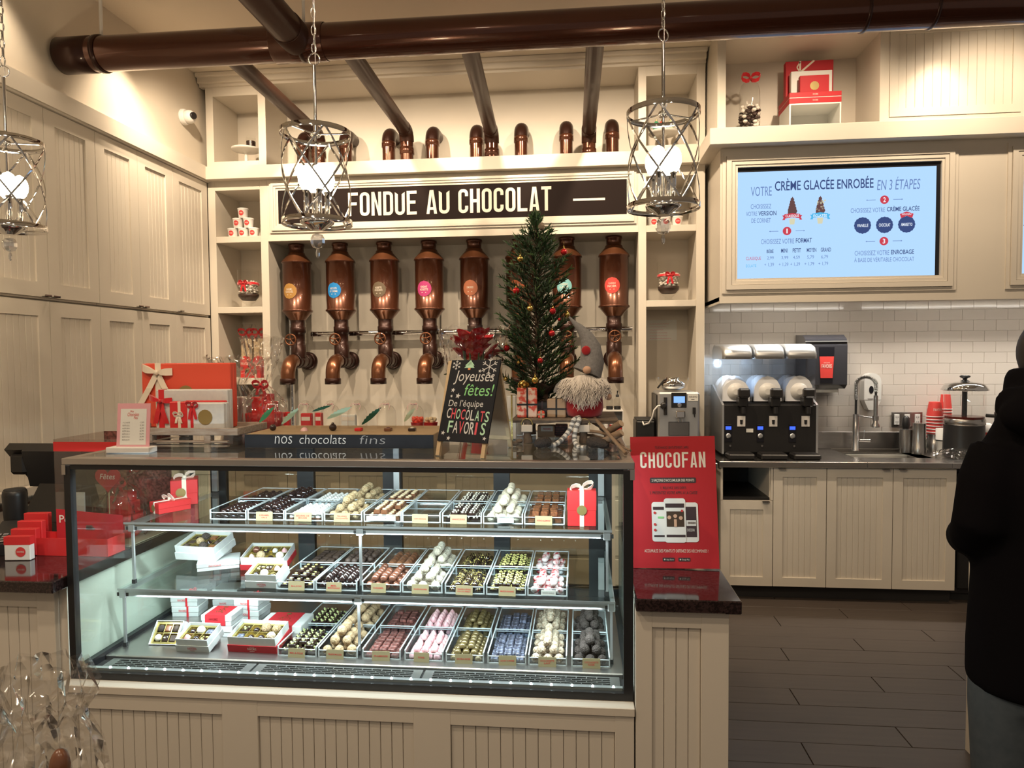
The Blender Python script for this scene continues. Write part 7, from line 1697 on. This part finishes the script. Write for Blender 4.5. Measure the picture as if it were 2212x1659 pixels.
for px, top, r0, nst, lab, Y in ((2019, 868, .052, 11, 'stack of upturned red paper cups with white rims, left of two', 5.03), (2042, 852, .040, 14, 'slim stack of upturned red cups beside the drink urn, right of two', 5.07)):
    x = oy(px, 900, Y).x; zt_ = oy(px, top, Y).z-CZ; zt0 = zt_-.105
    for k in range(nst+1):
        z = zt0*k/nst
        tt = thing('red_cup', ('topmost upturned red cup of the ' if k == nst else 'upturned red cup nested low in the ')+lab.split(' of upturned')[0].replace('stack', 'stack')+(' at the left' if px < 2030 else ' at the urn'), 'cup', (x, Y, CZ+z), 0, None if k == nst else lab[:40])
        mb = MB(); mb.lathe((0,0,0), [(r0,.004),(r0*.72,.105)], 22); obj('cup_wall', mb, 'cup_red', tt); mb = MB(); mb.lathe((0,0,0), [(r0,.0),(r0+.003,.002),(r0+.003,.005),(r0,.007)], 22); obj('rim', mb, 'cup_white', tt)
        if k == nst and px < 2030: cf = CylFlat((0,0), r0*.86+.001, .0, .05); cf.text('FAVORIS', -.028,-.008,.028,.012,bold=.02); obj('lettering', cf, 'print_cream', tt, kind='stuff')
t = pot(2036, 962, 'white_canister', 'white lidded canister with a dark band beside the red cups', 'canister', [(.043,0),(.043,.085),(.0435,.086),(.0435,.092),(.043,.093),(.043,.165),(.040,.17)], 'plastic_white', 4.95); mb = MB(); mb.lathe((0,0,.085), [(.0445,0),(.0445,.006)], 22); obj('band', mb, 'black_rubber', t)
ux, uy = oy(2085, 985, 4.82).x, 4.84
t = thing('drink_urn', 'hot chocolate urn with clear jar, steel lid and black base', 'drink dispenser', (ux, uy, CZ)); z1 = oy(2085, 905, uy-.1).z-CZ; z2 = oy(2085, 845, uy-.1).z-CZ
mb = MB(); mb.lathe((0,0,0), [(.12,0),(.125,.01),(.122,.05),(.118,z1-.04)], 28); obj('base', mb, 'black_plastic', t); mb = MB(); mb.lathe((0,0,z1-.045), [(.119,0),(.122,.004),(.122,.035),(.119,.04)], 28); obj('steel_band', mb, 'steel', t)
mb = MB(); mb.lathe((0,0,z1-.02), [(.118,0),(.122,.03),(.122,z2-z1+.02)], 28, cap0=False, cap1=False); obj('clear_jar', mb, 'glass_clear', t); mb = MB(); mb.lathe((0,0,z1-.02), [(.112,0),(.115,.03)], 24); obj('drink', mb, 'red_tea', t); mb = MB(); mb.cyl((0,0,z1),(0,0,z2),.016,n=12); obj('stirrer', mb, 'smoke_plastic', t)
mb = MB(); mb.lathe((0,0,z2), [(.135,0),(.14,.004),(.115,.045),(.03,.06),(.0,.061)], 32); ld = obj('lid', mb, 'chrome', t); mb = MB(); mb.lathe((0,0,z2+.06), [(.03,0),(.012,.012),(.014,.02),(.03,.028),(.032,.036),(.02,.042)], 18); obj('knob', mb, 'black_plastic', ld)
mb = MB(); mb.tube([(.10,-.07,z1+.02),(.14,-.12,z1+.02)], .012, 10); mb.box(.125,-.135,z1-.02,.155,-.105,z1+.05,.006); mb.box(.128,-.128,z1+.05,.152,-.11,z1+.13,.008); obj('tap', mb, 'black_plastic', t)
c = oz(2040, 980, CZ); t = thing('plastic_bag', 'crumpled clear plastic bag lying on the steel counter by the sink', 'bag', (c.x, 4.72, CZ)); mb = MB(); cello(mb, (0,0,0), [(.13,.002),(.14,.02),(.10,.045),(.05,.055),(.004,.058)], 26, .25, 21, .75); obj('film', mb, 'cello', t)
t = thing('red_lamp_cup', 'small red and white cup glimpsed beside the person in black', 'cup', (oy(2131, 925, 4.9).x, 4.9, CZ)); mb = MB(); mb.lathe((0,0,0), [(.03,0),(.036,.17)], 16); obj('body', mb, 'cup_red', t); mb = MB(); mb.lathe((0,0,.15), [(.0365,0),(.0375,.05),(.02,.06)], 16); obj('lid', mb, 'cup_white', t)

# things in the niche over the menu screen
NZ = 3.051
a = oy(1619, 250, 4.72); t = thing('candy_jar', 'glass jar of dark and white sweets with a red bow, upper right niche', 'jar', (a.x, 4.72, NZ)); s_ = (oy(1642, 220, 4.72).x-oy(1597, 220, 4.72).x)/2
hj = oy(1619, 178, 4.72).z-NZ
mb = MB(); mb.lathe((0,0,0), [(s_*.92,0),(s_,.008),(s_,hj*.8),(s_*.85,hj*.93),(s_*.5,hj),(s_*.5,hj+.01)], 26, cap1=False); obj('jar_glass', mb, 'glass_clear', t)
mb = MB(); rnd = random.Random(9); 
for m_ in (0, 1):
    mb.m = m_
    for i in range(80): a_ = rnd.uniform(0,6.28); r = s_*.85*math.sqrt(rnd.uniform(.2,1)); mb.sph((r*math.cos(a_), r*math.sin(a_), .012+rnd.uniform(0,hj*.5)), .014, 6, 4, (1.2,.8,.8))
mb.m = 0; obj('sweets', mb, ['brownbeans', 'jar_white'], t, kind='stuff')
mb = MB(); mb.lathe((0,0,hj), [(s_*.5,.004),(s_*.5,.016),(.012,.022),(.012,.03),(.02,.045),(.004,.06)], 18); ld = obj('lid', mb, 'glass_clear', t); mb = MB(); bow(mb, (0,-.02,hj+.018), .06, w=.4, tl=.3); obj('bow', mb, 'red_ribbon', ld)
Yb_ = 4.66
def nb(px0, px1, pyt, pyb, y, d, m, label, z=None):
    a = oy(px0, pyb, y); b = oy(px1, pyb, y); zt = oy((px0+px1)/2, pyt, y).z; zb = z if z is not None else oy((px0+px1)/2, pyb, y).z; w = b.x-a.x; h = zt-zb
    t = thing('gift_box', label, 'gift box', ((a.x+b.x)/2, y+d/2, zb)); return t, w, h, d
t, w, h, d = nb(1705, 1817, 222, 252, 4.60, .22, 'box_white', 'white open-fronted riser box under the red-striped lid, upper right niche', NZ); t['category'] = 'riser'; t.name = 'riser_box'
ROOTM[t.name] = Matrix.Translation(t.location)
mb = MB(); e = .009; mb.box(-w/2,-d/2,0,-w/2+e,d/2,h); mb.box(w/2-e,-d/2,0,w/2,d/2,h); mb.box(-w/2+e,-d/2,h-e,w/2-e,d/2,h); mb.box(-w/2+e,d/2-e,0,w/2-e,d/2,h-e); mb.box(-w/2+e,-d/2,0,w/2-e,d/2-e,.004); obj('box', mb, 'white_card', t); zr = NZ+h+.0005
t, w, h, d = nb(1705, 1818, 198, 222, 4.60, .24, 'red_card', 'flat red gift box with a white stripe on the riser, upper right niche', zr); obj('box', MB().box(-w/2,-d/2,0,w/2,d/2,h*.5,.001), 'poster_red', t); obj('stripe', MB().box(-w/2+.002,-d/2+.002,h*.42,w/2-.002,d/2-.002,h*.58), 'white_card', t); obj('lid', MB().box(-w/2,-d/2,h*.56,w/2,d/2,h,.001), 'poster_red', t)
fl = Flat((0,-d/2,0),(1,0,0),(0,0,1),.001); fl.text('FAVORIS', -.016,h*.72,.016,h*.86); fl.text('FAVORIS', -.016,h*.18,.016,h*.32); obj('lettering', fl, 'print_cream', t, kind='stuff'); z3 = zr+h+.0005
t, w, h, d = nb(1697, 1800, 131, 198, 4.78, .05, 'red_card', 'large upright red gift box with pale ribbon print, upper right niche', z3); obj('box', MB().box(-w/2,-d/2,0,w/2,d/2,h,.002), 'poster_red', t); fl = Flat((0,-d/2,0),(1,0,0),(0,0,1),.001); x_ = -w*.2; fl.line([(x_,h*.7),(x_,h)], .012); fl.line([(x_,h*.72),(x_+.09,h)], .012); fl.line([(x_,h*.72),(x_-.02,h*.85),(x_,h*.98)], .008); obj('ribbon_print', fl, 'ivory_ribbon', t)
t, w, h, d = nb(1709, 1797, 153, 198, 4.72, .04, 'box_white', 'white upright gift box in the middle of the upper right niche', z3); obj('box', MB().box(-w/2,-d/2,0,w/2,d/2,h,.002), 'white_card', t); obj('lid', MB().box(-w/2-.001,-d/2-.001,0,w/2+.001,-d/2*.2,h+.001,.002), 'white_card', t)
t, w, h, d = nb(1728, 1791, 162, 198, 4.66, .035, 'red_card', 'small red upright gift box with gold seal in the upper right niche', z3); obj('box', MB().box(-w/2,-d/2,0,w/2,d/2,h,.002), 'poster_red', t); fl = Flat((0,-d/2,0),(1,0,0),(0,0,1),.001); fl.disc(0,h*.47,.028,28,.02,14); obj('seal', fl, 'gold_seal', t)

# ================================================================== till side
GZ = .911
t = thing('till_screen', 'black till monitor seen from behind on a slanting stand', 'monitor', (-2.25, 2.78, GZ))
M0 = Vector((-2.25, 2.78, GZ)); A = oy(33, 956, 2.78)-M0; B = oy(205, 960, 2.78)-M0; 
mb = MB(); mb.prism([(-.02,A.z),(-.05,A.z-.025),(.10,A.z-.20),(.14,A.z-.19)], A.x-.01, B.x+.01, 'x'); obj('screen_shell', mb, 'black_plastic', t)
mb = MB(); mb.prism([(-.035,A.z-.01),(-.06,A.z-.03),(-.02,A.z-.19),(.03,A.z-.17)], A.x+.08, B.x-.02, 'x'); obj('rear_housing', mb, 'black_metal', t)
mb = MB(); mb.add([(A.x+.13,-.02,A.z-.17),(B.x-.05,-.02,A.z-.17),(B.x-.05,.05,A.z-.17),(A.x+.13,.05,A.z-.17),(A.x+.10,-.10,.0),(B.x-.03,-.10,.0),(B.x-.03,.08,.0),(A.x+.10,.08,.0)], [(0,1,5,4),(1,2,6,5),(2,3,7,6),(3,0,4,7),(0,3,2,1),(4,5,6,7)]); obj('stand', mb, 'black_plastic', t)
a = oy(22, 1005, 2.74)-M0; mb = MB(); mb.box(a.x,-.05,A.z-.135,a.x+.075,-.005,A.z-.045,.012); obj('card_reader', mb, 'black_plastic', t)
c = oz(34, 1135, GZ); t = thing('black_canister', 'black round canister on the left counter in front of the till', 'canister', (oy(34, 1120, 2.42).x, 2.42, GZ)); zt_ = oy(34, 1058, 2.42).z-GZ
mb = MB(); mb.lathe((0,0,0), [(.032,0),(.036,.02),(.042,zt_-.02),(.040,zt_-.004),(.036,zt_)], 22); obj('body', mb, 'black_plastic', t); mb = MB(); mb.lathe((0,0,zt_), [(.037,0),(.035,.004),(.0,.006)], 22); obj('lid', mb, 'black_rubber', t)
t = thing('card_terminal', 'dark payment terminal at the left edge of the photo', 'card terminal', (oy(10, 1150, 2.25).x, 2.26, GZ), .4); mb = MB(); mb.prism([(-.07,0),(.09,0),(.09,.09),(-.07,.04)], -.045, .045, 'x'); obj('housing', mb, 'black_metal', t); fl = Flat((0,-.02,.0565),(1,0,0),(0,.95,.3),.002)
for i in range(3):
    for j in range(4): fl.rect(-.03+i*.022,-.04+j*.016,-.014+i*.022,-.03+j*.016)
obj('keys', fl, 'print_grey', t, kind='stuff'); t2 = t
for k in range(4):
    y = 2.16+k*.055; c = oy(40+k*13, 1190-k*22, y); z_ = GZ+.0+k*.0; hgt = oy(40+k*12, 1158-k*17, y).z-GZ
    t = thing('chocolate_bar_box', ('front red and white chocolate bar box with round logo', 'second red box in the fanned row by the till', 'third red box in the fanned row by the till', 'rearmost red box in the fanned row by the till')[k], 'box', (oy(42+k*14, 1180, y).x, y, GZ), .12, 'fanned red boxes by the till')
    w = .088; mb = MB(); mb.box(-w/2,-.012,0,w/2,.012,hgt,.002); obj('box', mb, 'red_card' if k else 'cup_white', t)
    if k == 0: obj('red_top', MB().box(-w/2-.0005,-.0125,hgt*.66,w/2+.0005,.0125,hgt+.0005), 'red_card', t); fl = Flat((0,-.012,0),(1,0,0),(0,0,1),.001); fl.disc(.012,hgt*.36,.017,24); lg = obj('logo', fl, 'print_red', t); fl = Flat((0,-.012,0),(1,0,0),(0,0,1),.0018); fl.text('FAVORIS', .0,hgt*.33,.024,hgt*.4,bold=.02); obj('lettering', fl, 'print_cream', lg, kind='stuff')
# red display tray with back card
t = thing('display_tray', 'open red cardboard display tray with back card lettered Po beside the case', 'tray', (-1.83, 2.32, GZ), .0)
P0 = oz(50, 1199, GZ); L0 = Vector((-1.83, 2.32, GZ)); a = P0-L0; x0, y0 = a.x, a.y; x1 = -1.632+1.83-.008; y1 = -.02; h = .062; e = .003
mb = MB(); mb.box(x0,y0,0,x1,y1,e); mb.box(x0,y0,e,x1,y0+e,h); mb.box(x0,y0+e,e,x0+e,y1,h); mb.box(x1-e,y0+e,e,x1,y1,h); mb.box(x0+e,y1-e,e,x1-e,y1,h); obj('tray', mb, 'red_card', t)
bc2 = MB(); zc = oy(180, 1101, 2.29).z-GZ; yb = -.026; xa = oy(121, 1150, 2.29).x-L0.x; bc2.add([(xa,yb,e),(x1-e,yb,e),(x1-e,yb,zc-.02),(xa,yb,zc),(xa,yb+.003,e),(x1-e,yb+.003,e),(x1-e,yb+.003,zc-.02),(xa,yb+.003,zc)], [(0,1,2,3),(7,6,5,4),(0,4,5,1),(1,5,6,2),(2,6,7,3),(3,7,4,0)]); bcd = obj('back_card', bc2, 'poster_red', t)
fl = Flat((xa,yb,0),(1,0,0),(0,0,1),.001); fl.text('Pop', .012,zc*.60,.075,zc*.85,bold=.03); obj('lettering', fl, 'print_cream', bcd, kind='stuff')
fl = Flat((xa,yb,0),(1,0,0),(0,0,1),.001)
for k in range(7): fl.disc(.12+.008*(k % 4), zc*.52+.008*(k//4), .006, 10, .1, 4)
obj('picture', fl, 'brick_choc', bcd, kind='stuff')
gx0, gx1, gy0, gy1, gh = -1.93, -1.646, 2.33, 2.60, .397
t = thing('gift_display_box', 'clear-fronted gift box with brown back card and red rim beside the case', 'gift box', ((gx0+gx1)/2, 2.46, GZ))
obj('base', MB().box(gx0, gy0, GZ, gx1, gy1, GZ+.004), 'kraft', t, t); obj('back_card', MB().box(gx0, gy1, GZ+.004, gx1, gy1+.004, GZ+gh), 'brick_choc', t, t)
obj('front_sheet', MB().box(gx0, gy0, GZ+.004, gx1, gy0+.002, GZ+gh), 'tint_window', t, t); obj('side_sheet', MB().box(gx0, gy0+.002, GZ+.004, gx0+.002, gy1, GZ+gh), 'tint_window', t, t)
obj('red_rim', MB().box(gx0, gy0-.001, GZ+gh-.045, gx1, gy0-.0002, GZ+gh-.010), 'red_card', t, t)
obj('side_card', MB().box(gx0+.01, gy0+.05, GZ+.004, gx0+.075, gy0+.056, GZ+.19), 'cup_white', t, t)
basket((-1.765, 2.47, GZ+.005), 1.05, 'red cellophane gift basket inside the clear-fronted box by the case', seed=14, tuft=.06)
t = thing('heart_tag', 'red heart-shaped tag with white lettering in front of the cellophane basket', 'tag', oy(233, 1035, 2.352)); mb = MB(); hp_ = [(.05*(math.sin(a_)**3), .05*(.8125*math.cos(a_)-.3125*math.cos(2*a_)-.125*math.cos(3*a_)-.0625*math.cos(4*a_))) for a_ in [2*PI*i/28 for i in range(28)]]; mb.prism(hp_, -.002, .002, 'y'); hb = obj('heart', mb, 'poster_red', t); fl = Flat((0,-.002,0),(1,0,0),(0,0,1),.001); fl.text('Fêtes', -.03,.0,.03,.02,shear=.2); obj('lettering', fl, 'print_cream', hb, kind='stuff'); mb = MB(); mb.cyl((0,.003,-.03),(0,.003,GZ+.005-t.location.z), .0022, n=6); obj('stick', mb, 'pale_wood', hb)
obj('trim_2', MB().box(-2.749, 1.5, .93, -2.70, 4.2, .972), 'cream', kind='structure')

# ================================================================== right-hand counter and the person in black
t = thing('right_counter', 'cream counter end behind the person in black', 'counter', (2.3, 2.8, 0)); obj('carcass', MB().box(1.542, 2.75, 0, 3.2, 2.86, .871), 'cream', t, t); obj('granite_top', MB().box(1.535, 2.72, .872, 3.25, 2.88, .91, .003), 'granite', t, t)
PX, PY = 1.285, 2.02
pe = thing('person', 'person in a black hooded jacket and jeans seen from behind, cut by the right edge', 'person', (PX, PY, 0), 0)
def rings_of(mb, rows, n=28):
    """closed lofted body of elliptical sections (x, y, z, rx, ry)"""
    return mb.rings([[(x+rx*math.cos(2*PI*j/n), y+ry*math.sin(2*PI*j/n), z) for j in range(n)] for x, y, z, rx, ry in rows])
def melt(name, mb, m, voxel, it=6):
    """fuse the overlapping volumes into one continuous smooth surface"""
    o = obj(name, mb, m, pe); r = o.modifiers.new('fuse', 'REMESH'); r.mode = 'VOXEL'; r.voxel_size = voxel; r.use_smooth_shade = True
    k = o.modifiers.new('smooth', 'SMOOTH'); k.factor = .5; k.iterations = it; return o
def hand(mb, c, s):
    mb.sph(c, .042, 12, 8, (.6,1.0,.5))
    for i, L in enumerate((.062,.07,.066,.052)): mb.tube([(c[0]+s*(i-1.5)*.018, c[1]+.03, c[2]), (c[0]+s*(i-1.5)*.02, c[1]+.03+L*.6, c[2]+.004), (c[0]+s*(i-1.5)*.02, c[1]+.03+L, c[2]-.012)], [.0095,.009,.0075], 8)
    mb.tube([(c[0]-s*.026, c[1], c[2]), (c[0]-s*.05, c[1]+.03, c[2]+.004), (c[0]-s*.052, c[1]+.055, c[2])], [.012,.011,.009], 8)
mb = MB()
rings_of(mb, [(0,0,.86,.15,.11),(0,0,.96,.16,.115),(0,0,1.10,.135,.10),(0,-.01,1.26,.16,.11),(0,-.015,1.33,.13,.09),(0,-.01,1.40,.08,.07),(0,0,1.47,.055,.055),(0,.012,1.53,.052,.052)])
mb.sph((.02,.02,1.585), .085, 20, 14, (.85,1.05,1.25)); mb.sph((.02,.11,1.57), .014, 8, 6, (.8,1,1.3))
for s in (-1, 1):
    mb.sph((.02+s*.073,.01,1.58), .018, 8, 6, (.5,.8,1.5))
    mb.tube([(s*.10,-.01,1.29),(s*.168,-.02,1.22),(s*.205,-.02,1.13),(s*.17,.06,1.08),(s*.10,.16,1.06)], [.045,.045,.042,.038,.03], 14); hand(mb, (s*.075,.19,1.06), s)
    mb.tube([(s*.075,0,.90),(s*.08,.005,.70),(s*.085,.01,.48),(s*.085,0,.30),(s*.085,-.01,.08)], [.095,.085,.06,.055,.042], 16); mb.tube([(s*.085,-.03,.045),(s*.087,.06,.04),(s*.09,.16,.03)], [.042,.042,.028], 12)
melt('body', mb, 'skin', .011)
mb = MB()
rings_of(mb, [(0,0,.655,.178,.15),(0,0,.68,.185,.155),(0,0,.78,.185,.155),(0,-.005,.95,.18,.15),(0,-.01,1.10,.178,.145),(0,-.02,1.25,.185,.145),(0,-.02,1.34,.168,.13),(0,-.015,1.41,.130,.108),(0,-.01,1.46,.112,.098),(0,0,1.53,.10,.095),(0,.005,1.555,.085,.08)], 32)
for s in (-1, 1): mb.tube([(s*.125,-.02,1.325),(s*.165,-.03,1.24),(s*.188,-.04,1.13),(s*.178,.0,1.09),(s*.13,.13,1.05),(s*.06,.185,1.05)], [.078,.075,.070,.066,.058,.05], 18)
mb.sph((-.01,-.115,1.435), .12, 20, 12, (1.5,.62,.68)); mb.tube([(-.14,-.04,1.46),(-.11,-.09,1.455),(0,-.12,1.45),(.11,-.09,1.455),(.14,-.04,1.46)], [.045,.06,.065,.06,.045], 14)
melt('jacket', mb, 'hoodie', .012, 4)
mb = MB(); rings_of(mb, [(0,0,.62,.165,.13),(0,0,.80,.175,.14),(0,0,.90,.165,.13)])
for s in (-1, 1): mb.tube([(s*.082,0,.80),(s*.085,.005,.60),(s*.088,.008,.45),(s*.088,0,.25),(s*.088,-.005,.07)], [.10,.095,.082,.076,.074], 18)
melt('jeans', mb, 'jeans', .012)
mb = MB(); mb.sph((.02,.0,1.60), .094, 20, 14, (.95,1.06,1.12)); mb.tube([(.02,-.04,1.58),(.015,-.05,1.50)], [.085,.07], 14); melt('hair', mb, 'hair', .012)
for s in (-1, 1): mb = MB(); mb.sph((s*.088,.055,.045), .052, 14, 8, (1,2.5,.85)); obj('shoe', mb, 'black_rubber', pe)

# ================================================================== wrapped sweets close to the camera
t = thing('display_stand', 'small round white stand below the cellophane bag near the camera', 'stand', (-.93, 1.10, 0)); mb = MB(); mb.lathe((0,0,0), [(.18,0),(.18,.02),(.03,.035),(.03,.68),(.2,.69),(.2,.715)], 28); obj('stand', mb, 'white_paint', t)
t = thing('cellophane_bag', 'crinkled clear gift bag with brown sweets at the bottom left, close to the camera', 'bag', (-.945, 1.10, .716))
mb = MB(); cello(mb, (0,0,0), [(.06,.0),(.085,.04),(.095,.14),(.085,.20),(.062,.255),(.085,.30),(.07,.345)], 26, .18, 33, .8); obj('cellophane', mb, 'cello', t)
mb = MB()
for i in range(7): a_ = i*2.4; r = .045*math.sqrt((i % 5)/5); mb.sph((r*math.cos(a_), r*math.sin(a_), .03+.011*i), .022, 10, 7, (1,1,.9), jit=.1)
obj('sweets', mb, 'choc_milk', t, kind='stuff')
mb = MB(); mb.sph((.062,-.045,.195), .020, 12, 8, (.8,.8,1.4), jit=.1); obj('praline', mb, 'choc_milk', t)
